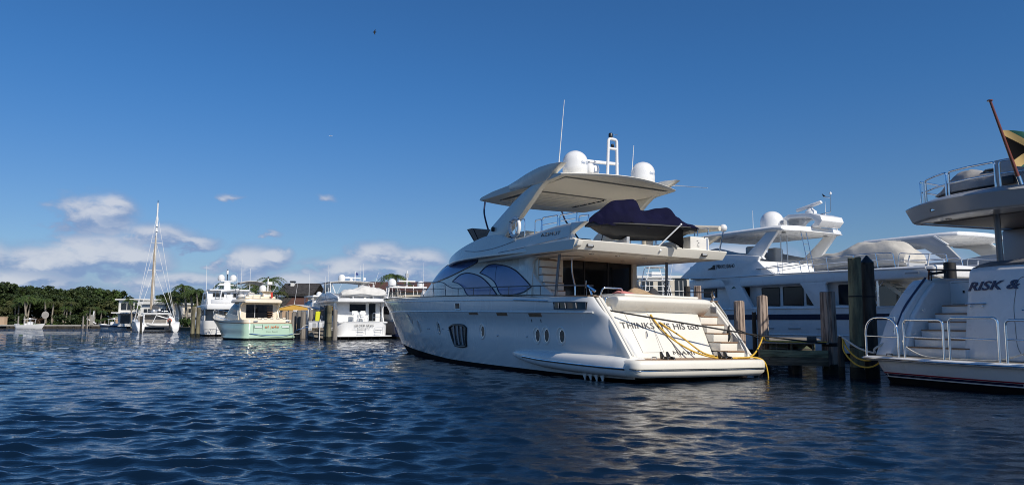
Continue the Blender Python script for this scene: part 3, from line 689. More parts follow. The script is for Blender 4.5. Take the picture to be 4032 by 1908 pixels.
G().bx(2.75, 5.35, -2.35, 2.35, 3.800, 3.818).done('cockpit_ceiling', 'liner', Y1, bevel=.01)
for x in (3.2, 4.3):
    for y in (-1.6, -.6, .5, 1.5): G().lathe([(.07,0),(.08,.012),(.05,.014)], (x, y, 3.79), 12).done('ceiling_light', 'steel', Y1)
G().ball((4.7, 1.35, 3.78), (.75,.5,.05), 20, 6).done('ceiling_disc', 'cream_gel', Y1)
for y in (2.12, -2.22):
    lm = G().bx(ae(y)+.055, ae(y)+.09, y-.13, y+.13, 3.90, 4.01).done('stern_light', 'black', Y1, bevel=.015)
    G().bx(ae(y)+.045, ae(y)+.056, y-.09, y+.09, 3.925, 3.985).done('light_lens', 'grey_gel', lm)
G().ball((ae(0)+.05, -.45, 3.97), .045, 10, 6).done('stern_navigation_light', 'white_gel', Y1)
# flybridge windscreen: dark side panes and a low front pane
for s in (1, -1):
    for pl in ([(10.08,5.18),(9.62,4.62),(9.30,4.62),(9.60,5.16)], [(9.56,5.15),(9.27,4.62),(7.95,4.66),(8.25,4.97)]):
        wsn = G().prism([(x, s*(2.16+.25*(z-4.62)-.05*(x-8)), z) for x, z in pl], (0, -s*.025, 0)).done('fly_windscreen', 'black_glass', Y1)
        G().tube([(x, s*(2.165+.25*(z-4.62)-.05*(x-8)), z) for x, z in pl], .016, 6, closed=True).done('windscreen_rim', 'rail_steel', wsn)
wsn = G().shell([[(9.64,y,4.60) for y in (2.0,1,0,-1,-2.0)], [(10.1,y*1.05,5.15) for y in (2.0,1,0,-1,-2.0)]], (-.025,0,0)).done('fly_windscreen', 'black_glass', Y1)
# helm seats and dash seen between the rails
G().bx(7.0, 7.8, .3, 1.5, 4.1, 4.9).done('helm_seat', 'cream_gel', Y1, bevel=.12, seg=4)
G().bx(4.9, 5.9, 1.2, 2.2, 4.1, 4.62).done('fly_sofa', 'beige_gel', Y1, bevel=.1, seg=4)
# --- hardtop on two raked pillars
pil = [(8.35,4.62),(7.91,5.04),(7.2,5.40),(6.53,5.73),(6.0,5.94),(5.61,6.06),(5.2,6.16),(4.35,6.16),(4.72,6.07),(5.0,5.90),(5.33,5.67),(6.04,5.17),(6.5,4.88),(6.75,4.76),(6.9,4.6)]
for s in (1, -1):
    g = G().xz(pil, s*2.12, s*2.32); g.warp(lambda x, y, z: (x, y+math.copysign(.06-.05*(z-4.6), y), z)); pq = g.done('hardtop_pillar', 'cream_gel', Y1, bevel=.035)
    G().tube([(7.62, s*2.335, 5.12), (7.0, s*2.328, 5.17)], .010, 6).done('pillar_emblem', 'grey_line', pq)
    G().tube([(7.45, s*2.335, 5.06), (7.15, s*2.33, 5.09)], .010, 6).done('pillar_emblem', 'grey_line', pq)
    G().tube(crom([(9.55, s*1.75, 6.2), (9.42, s*1.85, 5.8), (9.1, s*1.95, 5.42), (8.72, s*2.02, 4.98)], 5), .035, 8).done('hardtop_strut', 'navy_gel', Y1)
fe = lambda y: 9.42-.11*abs(y)**1.9; be = lambda y: 3.12+.13*abs(y)**1.6
crown = lambda y: .09*(1-(y/2.35)**2)
ys = np.linspace(2.34, -2.34, 19); rows = []
for y in ys:
    f_, b_ = fe(y), be(y); c = crown(y)
    rows.append([(f_, y, 6.10), (f_+.02, y, 6.14), (f_-.12, y, 6.20+c*.3), (f_-.9, y, 6.29+c*.7), (6.5, y, 6.36+c), (4.6, y, 6.34+c), (b_+.05, y, 6.26+c), (b_, y, 6.23+c), (b_+.06, y, 6.19+c*.9), (b_+.9, y, 6.13+c*.3), (b_+1.5, y, 6.125), (6.5, y, 6.115), (f_-.4, y, 6.09)])
G().loft(rows).done('hardtop', 'cream_matte', Y1, smooth=28)
for s in (1, -1):
    fin = [(6.7,6.16),(6.7,6.34),(6.2,6.41),(5.56,6.52),(5.1,6.575),(4.69,6.61),(4.1,6.61),(3.50,6.56),(3.72,6.46),(4.0,6.36),(4.25,6.22),(4.45,6.13),(5.2,6.12)]
    g = G().xz(fin, s*2.16, s*2.36); g.warp(lambda x, y, z: (x, y+math.copysign(.20*(z-6.12)*(1 if abs(y) > 2.2 else .6), y), z)); g.done('hardtop_fin', 'cream_gel', Y1, bevel=.022)
G().shell([[(x, y*(1 if x < 8.6 else .8), 6.108 if x > 4.9 else 6.108+.06*(4.9-x)/1.3) for y in np.linspace(2.1,-2.1,7)] for x in (3.75,4.9,6,7.5,8.6,9.0)], (0,0,-.004)).done('hardtop_liner', 'liner', Y1)
for k in range(8):
    x = 5.95+.28*k; G().bx(x, x+.20, -1.05, 1.75, 6.062, 6.09).done('roof_slat', 'liner', Y1, bevel=.008)
G().bx(5.85, 8.25, -1.15, 1.85, 6.092, 6.102).done('sunroof_frame', 'shade_grey', Y1)
G().bx(8.2, 8.32, -1.1, 1.8, 6.05, 6.09).done('roof_track', 'white_gel', Y1)
for k in range(4): G().bx(6.0+.5*k, 6.4+.5*k, -1.14, -1.10, 6.05, 6.09).done('roof_hinge', 'black', Y1)
for y in (-1.3, -.3, .9): G().lathe([(.06,0),(.06,.01)], (4.0, y, 6.255), 10).done('downlight', 'grey_gel', Y1)
# domes, mast, radar, antennas
for y in (1.42, -1.38):
    d = dome(Y1, (4.2, y, 6.37), .405, .79)
    text('dome_lettering', 'Sea Tel', 'logo_blue', d, lambda u, v, w, y=y: (4.2-math.cos((u-.05)/.42)*.424-w*.3, y-math.sin((u-.05)/.42)*.424, 6.70+v), width=.30, size=.10, thick=.004)
mast = G().tube(arc_corner([(4.1,.20,6.45),(4.1,.17,7.74),(4.1,-.17,7.74),(4.1,-.20,6.45)], .1), .05, 10).tube([(4.1,.17,7.42),(4.1,-.17,7.42)], .045, 10).done('radar_mast', 'white_gel', Y1)
G().lathe([(.05,0),(.07,.02),(.07,.12),(.055,.15)], (4.1,.08,7.78), 12).done('mast_light', 'black', mast)
G().lathe([(.035,0),(.05,.02),(.05,.09),(.04,.11)], (4.1,.0,7.465), 12).done('mast_lamp', 'black', mast)
G().tube([(4.1,-.14,7.77),(4.1,-.14,7.98)], .012, 6).tube([(4.1,-.08,7.9),(4.1,-.20,7.92)], .012, 6).done('wind_sensor', 'chrome', mast)
rd = G().lathe([(.08,0),(.08,.22),(.20,.25),(.215,.40),(.18,.52),(.10,.56)], (5.15, .0, 6.52), 16).done('radar_pedestal', 'white_gel', Y1)
G().bx(-.95,.95,-.06,.06,-.05,.06).xf(Matrix.Translation((5.15,.0,7.17)) @ Matrix.Rotation(R(78), 4, 'Z')).done('radar_scanner', 'white_gel', rd, bevel=.035)
g = G().lathe([(.12,0),(.15,.04),(.16,.2),(.12,.3),(.05,.34)], (4.6, .55, 6.62), 14).done('searchlight', 'white_gel', Y1)
G().tube([(4.6,.55,6.48),(4.6,.55,6.64)], .05).done('searchlight_post', 'white_gel', g)
antenna(Y1, (4.37,1.95,6.5), (4.08,1.95,8.72)); antenna(Y1, (4.34,-1.0,6.5), (4.22,-1.0,7.70)); antenna(Y1, (4.0,-2.3,6.46), (2.2,-2.35,6.1), .014)
# fly rails
def hoop(x0, x1, z0, z1, y): return [(x0, y, z0), (x0+.03, y-.03, z1), (x1, y-.03, z1-.02), (x1+.02, y, z0)]
for s in (1, -1):
    for a in ((5.05,4.68,4.45,4.96),(4.62,3.78,4.5,4.99),(3.66,2.78,4.6,4.96),(2.66,2.2,4.6,4.82)):
        rails(Y1, 'fly_rail', [hoop(a[0], a[1], a[2], a[3], s*2.36)], .022)
    rails(Y1, 'fly_rail', [[(4.6, s*2.34, 4.76), (3.8, s*2.34, 4.75)], [(3.62, s*2.34, 4.78), (2.8, s*2.34, 4.77)]], .014)
    rails(Y1, 'ring_bracket', [[(5.52, s*2.44, 4.45), (5.52, s*2.46, 5.05), (5.75, s*2.44, 5.05), (6.1, s*2.44, 5.02), (6.12, s*2.44, 4.45)]], .02)
G().lathe([(.05,0),(.065,.02),(.065,.14),(.03,.16)], (7.72, 2.40, 4.85), 10).done('side_light', 'black', Y1)
# crane boom lying along the starboard side of the flybridge
cr = G().tube([(4.9,-2.2,4.95),(3.2,-2.42,4.86),(1.95,-2.62,4.79)], [.19,.16,.08], 10).done('crane_boom', 'beige_gel', Y1)
G().lathe([(.2,0),(.2,.5),(.12,.6)], (4.9,-2.2,4.1), 14).done('crane_post', 'beige_gel', cr)
G().ball((1.98,-2.80,4.82), .125, 16, 10).done('satellite_ball', 'white_gel', Y1)
G().tube([(2.15,-2.80,4.1),(1.98,-2.80,4.72)], .025).done('ball_post', 'chrome', Y1)

# jet ski under its navy cover, athwart the flybridge
JS = thing('jet_ski', 'black jet ski under a navy blue cover on the middle yacht\'s upper deck', 'jet ski'); JS.parent = None
JM = Matrix.Translation((5.908, 22.814, -.238)) @ Matrix.Rotation(R(90+30.72), 4, 'Z') @ Matrix.Rotation(R(-.27), 4, 'Y') @ Matrix.Rotation(R(1.177), 4, 'X') @ Matrix.Scale(1.127, 4)
def put(o, x, y, z, rz=0):
    """stand a thing on the middle yacht at its local x, y, z"""
    l_, q_, s_ = (JM @ Matrix.Translation((x, y, z)) @ Matrix.Rotation(rz, 4, 'Z')).decompose(); o.location = l_; o.rotation_euler = q_.to_euler(); o.scale = s_; return o
put(JS, 2.9, -.3, 4.12, R(74.3))      # local x runs from stern to bow of the jet ski (to port)
top = sp([(-1.66,.68),(-1.45,.74),(-1.22,.82),(-1.0,1.04),(-.88,1.22),(-.75,1.29),(-.5,1.24),(-.06,1.15),(.17,1.16),(.26,1.38),(.40,1.46),(.68,1.45),(1.0,1.38),(1.3,1.22),(1.55,1.01),(1.78,.80),(1.94,.66)])
wid = sp([(-1.66,.44),(-1.4,.54),(-.5,.60),(.6,.60),(1.2,.50),(1.6,.30),(1.94,.05)])
hem = sp([(-1.66,.62),(-.9,.64),(0,.60),(.9,.66),(1.94,.64)])
secs = []
for i in range(61):
    x = -1.66+3.6*i/60; q = []
    for k in range(29):
        t = k/28; a = math.pi*t; c, d = math.cos(a), math.sin(a)
        wv = wid(x); ww = .016*math.sin(9*x+9*t)+.010*math.sin(23*x-13*t)*abs(c)+.006*math.sin(37*x+30*t)*abs(c)
        yy = wv*math.copysign(abs(c)**.85, c); mid = math.exp(-(c/.42)**2)
        sh = abs(d)**1.1*(.62+.38*mid) if top(x) > 1.0 else abs(d)**1.1
        zz = hem(x)+(top(x)-hem(x))*sh+ww*min(1, d*1.6)
        if k in (0, 28): zz -= .05+.05*math.sin(6*x+k)+.03*math.sin(17*x)
        q.append((x, yy*(1+.03*math.sin(19*x)*d), zz))
    secs.append(q)
G().loft(secs, False, False).done('cover', 'navy_cloth', JS, smooth=70)
secs = []
for x, wv, zb, zt in ((-1.62,.42,.52,.66),(-1.3,.54,.36,.68),(-.9,.60,.26,.69),(-.3,.62,.19,.69),(.5,.60,.16,.70),(1.06,.52,.18,.71),(1.54,.30,.36,.70),(1.78,.14,.50,.69),(1.92,.03,.60,.68)):
    secs.append([(x,wv*.9,zt),(x,wv*1.04,zt-.08),(x,wv*1.0,zt-.16),(x,wv*.74,zb+.10),(x,.0,zb),(x,-wv*.74,zb+.10),(x,-wv*1.0,zt-.16),(x,-wv*1.04,zt-.08),(x,-wv*.9,zt)])
G().loft(secs).done('jet_hull', 'black', JS, smooth=30)
for s_ in (1, -1): G().tube([(x, s_*w_, .60) for x, w_ in ((-1.3,.575),(-.3,.65),(.5,.63),(1.06,.55),(1.5,.34))], .022, 6).done('hull_bumper', 'rubber', JS)
for x in (-.9, .75):
    G().yz([(-.5,-.02),(.5,-.02),(.52,.22),(.2,.18),(-.2,.18),(-.52,.22)], x-.05, x+.05).done('cradle', 'grey_gel', JS, bevel=.01)
for x in (-1.0, .2, 1.1): G().tube([(x,-.60,.66),(x+.02,-.66,.3),(x+.1,-.70,.0)], .014, 6).done('tie_strap', 'rubber', JS)
# life ring, flag staff, carton, towels: things standing on the yacht
def life_ring(name, label, m, r=.27):
    o = thing(name, label, 'life ring'); G().tube([(r*math.cos(a), 0, r*math.sin(a)) for a in [6.28319*k/28 for k in range(28)]], .062, 10, closed=True).done('ring', m, o, smooth=60)
    for k in range(4):
        a = .785+1.5708*k; G().tube([((r+d)*math.cos(a), e, (r+d)*math.sin(a)) for d, e in ((.068,0),(0,.068),(-.068,0),(0,-.068))], .02, 6, closed=True).done('ring_band', 'grey_line', o)
    return o
put(life_ring('life_ring', 'white life ring hung on the flybridge side of the middle yacht', 'life_white', .29), 5.84, 2.64, 4.78)
fs = thing('flag_staff', 'short white staff with a furled black pennant leaning off the upper deck edge', 'flag'); put(fs, 2.30, -.36, 4.08)
G().tube([(0,0,0),(-.42,-.52,.66)], .022, 8).done('staff', 'white_gel', fs); G().ball((-.43,-.53,.68), .035, 8, 6).done('staff_knob', 'white_gel', fs)
rows = []
for i in range(9):
    t = i/8; a = Vector((-.40,-.50,.62)).lerp(Vector((-.13,-.16,.22)), t); b = Vector((-.44,-.58,.50)).lerp(Vector((-.36,-.72,-.04)), t)
    rows.append([a.lerp(b, k/6)+Vector((.03*math.sin(5*k/6+3*t), .02*math.sin(8*t+k), 0)) for k in range(7)])
G().shell(rows, (.006,.004,0)).done('pennant', 'flag_black', fs, smooth=60)
bxo = thing('carton', 'white cardboard carton behind the pennant on the upper deck', 'box'); put(bxo, 2.62, -2.2, 4.10, R(-8))
G().bx(-.25,.25,-.36,.36,0,.42).done('carton_body', 'carton', bxo, bevel=.01)
G().bx(-.253,-.25,-.30,-.26,.02,.40).done('carton_edge', 'logo_blue', bxo)
for k in range(4): G().bx(-.254,-.251,.02+.04*(k%2),.12-.02*(k%3),.10+.06*k,.125+.06*k).done('carton_print', 'grey_line', bxo)
def towel(name, label, m, x, y, z, sx, sy, sz, seed):
    g = G(); rr = np.random.default_rng(seed); rows = []
    for i in range(13):
        u = i/12*2-1; rows.append([(sx*u, sy*(j/12*2-1), max(.01, sz*(1-abs(u)**3)*(1-abs(j/12*2-1)**3)*(.75+.3*math.sin(3.1*u+seed)+.25*math.sin(4*(j/12)+seed*2)))) for j in range(13)])
    return put(tag(g.shell(rows, (0,0,-.01)).done(name, m, None, smooth=60), label, 'towel'), x, y, z)
towel('towel', 'crumpled tan towel on the stern sun lounge', 'towel_tan', 2.05, .62, 2.585, .22, .42, .17, 2)
towel('towel', 'crumpled pink towel left of the tan one on the stern lounge', 'towel_pink', 2.0, 1.22, 2.585, .2, .26, .11, 5)
towel('bag', 'small dark bag right of the tan towel on the stern lounge', 'dark_cloth', 2.12, .02, 2.585, .16, .2, .17, 9)

# ------------------------------------------------------------------ white yacht moored beyond, navy stripe along the hull
def mat_of(x, y, heading, roll=0, trim=0): return Matrix.Translation((x, y, 0)) @ Matrix.Rotation(R(90+heading), 4, 'Z') @ Matrix.Rotation(R(trim), 4, 'Y') @ Matrix.Rotation(R(roll), 4, 'X')
def put_on(M0, o, x, y, z, rz=0):
    M = M0 @ Matrix.Translation((x, y, z)) @ Matrix.Rotation(rz, 4, 'Z'); o.location = M.to_translation(); o.rotation_euler = M.to_euler(); return o
def win_rect(parent, x0, x1, z0, z1, y, s=1, m='dark_glass', name='window', r=.05, skew=0.0):
    """flat framed window in the plane y, with rounded corners; skew slants the aft edge"""
    pts = [(x0+skew, z0), (x1, z0), (x1, z1), (x0, z1)]
    poly = arc_corner([(p[0], y, p[1]) for p in pts+[pts[0], pts[1]]], r, 3)[4:-2]
    o = G().prism(poly, (0, s*.02, 0)).done(name, m, parent)
    G().tube([p+Vector((0, s*.02, 0)) for p in poly], .022, 6, closed=True).done('window_frame', 'rubber', o)
    return o
PIH = 31
Y2 = boat('motor_yacht', 'tall white flybridge yacht with a navy hull stripe, moored behind the dock pilings', 19.99, 31.66, PIH)
M2 = mat_of(19.99, 31.66, PIH)
H2 = Hull(stem=[(-.5,21.5),(1,23.2),(2.5,24.4),(3.5,25)], aft=[(-.5,.6),(1,.3),(2.6,.3)], beam=[(-.5,2.6),(.3,2.78),(1,2.86),(2.5,2.95)], sheer=[(0,2.40),(12,2.45),(18,2.9),(25,3.5)], x0=9, fw=(2.6,.8,1.8,1.), ta=.01, rnd=.35)
H2.band(.35, H2.sheer, 50, 10).done('hull', 'white_gel', Y2, smooth=35)
H2.band(-.5, .352, 40, 3).done('antifouling', 'antifoul', Y2)
H2.band(1.86, 2.13, 50, 2, off=.012).done('hull_stripe', 'navy_gel', Y2)
for s in (1, -1):
    for z in (1.14, 2.42): G().tube(along(H2, z, .7, 20, 30, .01, s), .035, 6).done('rub_rail', 'white_gel', Y2)
    for x in (5.6, 7.2, 8.8): G().bx(x-.35, x+.35, s*2.9, s*2.94, 1.42, 1.47).done('hull_vent', 'grey_gel', Y2)
g = G(); rows = []
for i in range(21):
    x = .4+24*i/20; rows.append([(x, H2.y(x, 2.38)*k, 2.36) for k in (.97, 0, -.97)])
g.grid(rows).done('main_deck', 'white_gel', Y2)
G().bx(4.2, 14.6, -2.3, 2.3, 2.36, 4.2).done('saloon_house', 'white_gel', Y2, bevel=.05)
for s in (1, -1):
    y = s*2.3
    win_rect(Y2, 8.49, 9.6, 2.56, 3.50, y, s); win_rect(Y2, 7.08, 8.26, 2.55, 3.50, y, s); win_rect(Y2, 6.35, 6.88, 2.55, 3.45, y, s, skew=.0)
    win_rect(Y2, 10.42, 10.95, 3.10, 3.56, y, s); win_rect(Y2, 4.35, 5.1, 2.54, 3.48, y, s)
    win_rect(Y2, 12.76, 13.70, 3.10, 3.95, y, s); win_rect(Y2, 13.93, 14.22, 3.72, 4.0, y, s, r=.08)
    # outer side panels between the recesses
    pa = [(12.15,4.12),(11.95,4.05),(11.7,3.85),(11.5,3.4),(11.3,2.95),(11.25,2.40),(9.70,2.40),(9.95,2.75),(10.4,3.5),(10.5,3.64),(10.5,4.12)]
    G().xz(pa, s*2.66, s*2.90).done('side_panel', 'white_gel', Y2, bevel=.03)
    G().xz([(6.85,3.64),(6.75,3.55),(6.0,2.42),(4.95,2.42),(5.1,2.6),(5.38,3.25),(5.42,3.5),(5.3,3.64)], s*2.70, s*2.90).done('side_panel', 'white_gel', Y2, bevel=.03)
    G().bx(4.3, 11.4, s*2.74, s*2.86, 2.36, 2.52).done('bulwark', 'white_gel', Y2, bevel=.02)
    G().xz([(15.05,4.26),(14.3,4.74),(13.62,5.14),(13.2,5.34),(12.7,5.42),(11,5.34),(9.7,5.2),(9.2,5.12),(9.32,4.9),(9.0,4.6),(8.45,4.26),(8.2,4.10),(12.15,4.10)], s*2.70, s*2.88).done('bridge_side', 'white_gel', Y2, bevel=.04)
    G().tube([(14.7, s*2.88, 4.24), (12.1, s*2.92, 4.14), (8, s*2.92, 4.14), (.6, s*2.92, 4.02)], .03, 6).done('deck_moulding', 'white_gel', Y2)
    text('name_lettering', 'PRIVATE IDAHO', 'letter_black', Y2, (lambda u, v, w: (12.14-u, 2.895+w, 4.66+v-.018*u)) if s > 0 else (lambda u, v, w: (10.9+u, -2.895-w, 4.66+v)), width=1.25, size=.30)
    bt = G().xz([(12.82,4.62),(12.26,4.60),(12.26,4.86),(12.42,4.86),(12.47,4.76),(12.6,4.71),(12.80,4.66)], s*2.885, s*2.90).done('name_emblem', 'letter_black', Y2)
    G().xz([(12.26,4.60),(12.16,4.60),(12.16,4.87),(12.26,4.87)], s*2.885, s*2.90).done('emblem_patch', 'grey_gel', bt)
    G().xz([(11.15,3.50),(11.0,3.62),(10.92,3.62),(10.80,3.50),(10.93,3.55)], s*2.905, s*2.91).done('maker_emblem', 'flag_green', Y2)
    # boat deck rails
    P = [(x, s*2.74, z) for x, z in ((9.35,4.55),(8.2,4.58),(6.5,4.76),(4.5,4.80),(2.5,4.78),(2.1,4.72))]
    G().tube(crom(P, 4), .022, 8).done('deck_rail', 'chrome', Y2); G().tube([(p[0], p[1], p[2]-.28) for p in P[1:]], .014, 6).done('deck_rail', 'chrome', Y2)
    for x in (8.2, 6.9, 5.4, 4.0, 2.9, 2.1): G().tube([(x-.1, s*2.74, 4.08), (x, s*2.74, sp([(p[0], p[2]) for p in P])(x))], .018, 7).done('stanchion', 'chrome', Y2)
    rails(Y2, 'aft_rail', [[(1.9, s*2.74, 4.1), (1.8, s*2.74, 4.72), (1.0, s*2.74, 4.62), (-.1, s*2.6, 4.55), (-.15, s*2.6, 4.05)], [(1.8, s*2.74, 4.4), (0, s*2.65, 4.3)]], .02)
    for x in (1.35, .5): G().tube([(x+.12, s*2.74, 4.05), (x, s*2.74, 4.6)], .03, 7).done('rail_support', 'white_gel', Y2)
    for x in (.7, 3.0): G().tube([(x, s*2.55, 2.4), (x, s*2.55, 3.6)], .05, 10).done('deck_post', 'chrome', Y2)
# boat deck with its curved aft corners
out = [(15.1,1.2),(14.9,2.3),(12.2,2.9),(1.2,2.9),(.35,2.75),(.0,2.2),(-.1,0)]; out = out+[(x, -y) for x, y in out[-2::-1]]
G().xy(out, 3.60, 4.13).done('boat_deck', 'white_gel', Y2, bevel=.08, seg=3)
G().bx(.2, 4.2, -2.6, 2.6, 3.585, 3.598).done('cockpit_ceiling', 'beige_gel', Y2)
G().bx(9.3, 14.4, -2.7, 2.7, 4.132, 4.9).done('bridge_base', 'white_gel', Y2, bevel=.05)
G().bx(4.12, 4.2, -1.2, 1.0, 2.4, 3.5).done('saloon_door', 'black_glass', Y2)
for k in range(6):
    G().bx(1.5+.28*k, 1.85+.28*k, 1.0, 1.75, 2.5+.2*k, 2.56+.2*k).done('stair_tread', 'beige_gel', Y2)
for y in (.98, 1.77): G().prism([(1.4,y,2.36),(1.7,y,2.36),(3.4,y,3.6),(3.1,y,3.6)], (0,.03,0)).done('stair_stringer', 'beige_gel', Y2)
rails(Y2, 'stair_rail', [[(3.3, 1.85, 2.2), (3.7, 1.85, 2.95), (3.15, 1.85, 3.62)]], .03)
G().bx(.35, .6, -2.4, 2.4, 2.36, 3.0).done('stern_seat', 'beige_gel', Y2, bevel=.05)
# grab rails, hatch, name strip
rails(Y2, 'grab_rail', [[(9.4, 2.93, 4.47), (7.2, 2.93, 4.50), (6.5, 2.95, 4.56)]], .022, 'steel')
G().bx(.9, 1.5, 2.90, 2.915, 3.80, 3.87).done('deck_vent', 'grey_gel', Y2)
# tall dash and windscreen under the hardtop
rows = [[(9.6,2.55,5.15),(12.0,2.5,5.35),(13.6,1.7,5.2),(14.0,0,5.2),(13.6,-1.7,5.2),(12.0,-2.5,5.35),(9.6,-2.55,5.15)], [(11.2,2.45,5.5),(12.6,2.35,5.85),(14.1,1.6,5.85),(14.5,0,5.9),(14.1,-1.6,5.85),(12.6,-2.35,5.85),(11.2,-2.45,5.5)]]
G().shell(rows, (-.02,0,0)).done('fly_windscreen', 'grey_gel', Y2, smooth=0)
for y in (-.9, .9): G().bx(11.0, 11.6, y-.35, y+.35, 4.9, 5.9).done('helm_chair', 'grey_gel', Y2, bevel=.12, seg=3)
# hardtop
for s in (1, -1):
    pl = [(10.6,5.2),(9.42,6.13),(9.0,6.5),(8.3,6.5),(8.42,6.36),(8.99,5.73),(9.45,5.15),(9.3,5.0)]
    G().xz(pl, s*2.22, s*2.42).done('hardtop_pillar', 'white_gel', Y2, bevel=.03)
ho = [(14.1,1.6),(13.8,2.3),(12,2.55),(8.6,2.6),(8.15,2.45),(7.95,1.5),(7.9,0)]; ho = ho+[(x, -y) for x, y in ho[-2::-1]]
g = G().loft([[(x-(.15 if x < 9 else -.1), y*.96, 6.40) for x, y in ho], [(x, y, 6.50) for x, y in ho], [(x, y, 6.58) for x, y in ho], [(x*.99+.1, y*.93, 6.68) for x, y in ho]])
g.done('hardtop', 'white_gel', Y2, bevel=.02)
for x, y in ((8.6,1.7),(8.6,-1.7)): G().lathe([(.12,0),(.12,.06),(.08,.09)], (x, y, 6.31), 12).done('hardtop_speaker', 'grey_gel', Y2)
for dx in (0, .34): G().tube([(7.95-.0, 1.2-dx*1.2, 6.5), (7.5, 1.2-dx*1.2, 4.2)], .02, 6).done('ladder_rail', 'steel', Y2)
for k in range(6): G().tube([(7.88-.075*k, 1.2, 6.1-.38*k), (7.88-.075*k, .8, 6.1-.38*k)], .014, 6).done('ladder_rung', 'steel', Y2)
for y in (.2, .7): G().tube([(9.6, y, 4.3), (9.6, y, 6.4)], .03, 8).done('hardtop_post', 'steel', Y2)
dome(Y2, (10.3, .5, 6.68), .62, 1.08); dome(Y2, (9.4, -2.0, 6.68), .28, .5); dome(Y2, (9.75, .35, 6.68), .36, .6)
ar = [(10.1,7.02),(9.75,7.35),(9.4,7.5),(8.0,7.42),(7.4,7.22),(7.3,6.95),(7.55,6.68),(7.9,6.68),(7.75,6.95),(7.9,7.1),(8.2,7.2),(9.3,7.28),(9.6,7.1),(9.75,6.68),(10.2,6.68)]
aq = G().xz(ar, -1.5, .3).done('radar_arch', 'white_gel', Y2, bevel=.03)
rp = G().lathe([(.3,0),(.3,.16),(.2,.24),(.14,.34)], (8.55,-.5,7.46), 16).done('radar_pedestal', 'white_gel', aq)
G().bx(-.72,.72,-.11,.11,-.07,.09).xf(Matrix.Translation((8.65,-.5,7.9)) @ Matrix.Rotation(R(14), 4, 'Y') @ Matrix.Rotation(R(12), 4, 'Z')).done('radar_scanner', 'white_gel', rp, bevel=.05, seg=3)
G().tube([(7.95,-.5,7.4),(7.36,-.5,7.45),(7.32,-.5,8.36)], .03, 8).tube([(7.32,-.5,8.2),(7.75,-.5,8.32)], .02, 6).done('wind_mast', 'steel', aq)
G().xz([(7.6,8.30),(7.82,8.48),(7.75,8.30)], -.52, -.48).done('wind_vane', 'black', aq)
G().lathe([(.05,0),(.06,.1),(.03,.14)], (7.32,-.5,8.36), 8).done('wind_sensor', 'white_gel', aq)
antenna(Y2, (11.0,1.2,6.68), (11.0,1.2,7.85)); antenna(Y2, (7.95,-.9,7.4), (7.95,-.9,8.1), .012)
G().lathe([(.03,0),(.03,.12),(.11,.14),(.09,.2)], (8.3,-2.3,6.68), 10).done('gps_antenna', 'white_gel', Y2)
sl = G().lathe([(.15,0),(.15,.22)], (9.1,.9,7.0), 12, 'x').done('floodlight', 'grey_gel', aq)
# covered tender on its boat deck
def cover_boat(name, label, M0, x0, x1, z0, top, wid, y0, m, cradle='white_gel', cat='dinghy', seed=1):
    o = thing(name, label, cat); put_on(M0, o, (x0+x1)/2, y0, z0); L = x1-x0; t = sp(top); wd = sp(wid); secs = []
    for i in range(41):
        u = i/40; q = []
        for k in range(21):
            a = math.pi*k/20; c, d = math.cos(a), math.sin(a)
            r_ = .045*math.sin(17*u+3*k*.4+seed)+.03*math.sin(31*u-k*.9+seed*2)
            q.append(((u-.5)*L, wd(u)*math.copysign(abs(c)**.75, c), .28+(t(u)-.28)*abs(d)**.9+r_*d-(.06*math.sin(9*u+seed) if k in (0, 20) else 0)))
        secs.append(q)
    G().loft(secs).done('cover', m, o, smooth=60)
    secs = []
    for u in (0, .15, .5, .8, .97): secs.append([((u-.5)*L, wd(u)*.92, .34), ((u-.5)*L, wd(u)*.8, .14), ((u-.5)*L, 0, .0+.12*u*u), ((u-.5)*L, -wd(u)*.8, .14), ((u-.5)*L, -wd(u)*.92, .34)])
    G().loft(secs).done('tender_hull', 'grey_gel', o)
    for u in (.25, .7): G().bx((u-.5)*L-.06, (u-.5)*L+.06, -.5, .5, -.06, .16).done('chock', cradle, o)
    return o
cover_boat('tender', 'covered tender under a wrinkled off-white sheet on the navy striped yacht', M2, 2.45, 7.75, 4.19, [(0,.75),(.08,1.15),(.16,1.32),(.5,1.35),(.62,1.05),(.8,.98),(1,.72)], [(0,.9),(.3,1.0),(.7,.9),(1,.25)], .45, 'beige_cloth')
# yacht beyond it, only its arch and hardtop showing
Y3 = boat('motor_yacht', 'grey-sided yacht with a sloping hardtop arch, beyond the covered tender', 26.4, 35.5, 31)
H3 = Hull(stem=[(-.5,18.5),(1,20.5),(3,22.5)], aft=[(-.5,.5),(3,.5)], beam=[(-.5,2.4),(1,2.7),(3,2.85)], sheer=[(0,2.6),(12,2.7),(22,3.2)], x0=8, ta=.01)
H3.band(-.5, H3.sheer, 30, 6).done('hull', 'white_gel', Y3)
G().bx(3.5, 13, -2.3, 2.3, 2.6, 4.3).done('saloon_house', 'white_gel', Y3, bevel=.1)
for s in (1, -1):
    G().xz([(12.5,4.2),(10,4.75),(6,4.75),(3.3,4.80),(2.1,4.98),(1.1,5.0),(.6,4.9),(1.0,4.5),(1.8,4.1),(3.5,3.85),(12,3.9)], s*2.62, s*2.80).done('fly_coaming', 'grey_gel', Y3, bevel=.03)
    G().xz([(6.3,5.95),(6.3,6.12),(4.55,6.16),(3.9,5.62),(3.2,4.82),(3.9,4.78),(4.65,5.28),(5.4,5.8)], s*2.42, s*2.62).done('arch_leg', 'grey_gel', Y3, bevel=.025)
    G().xz([(4.62,6.17),(3.92,5.66),(3.85,5.68),(4.5,6.19)], s*2.44, s*2.64).done('arch_trim', 'white_gel', Y3)
G().bx(.9, 9, -2.6, 2.6, 4.0, 4.1).done('fly_deck', 'white_gel', Y3)
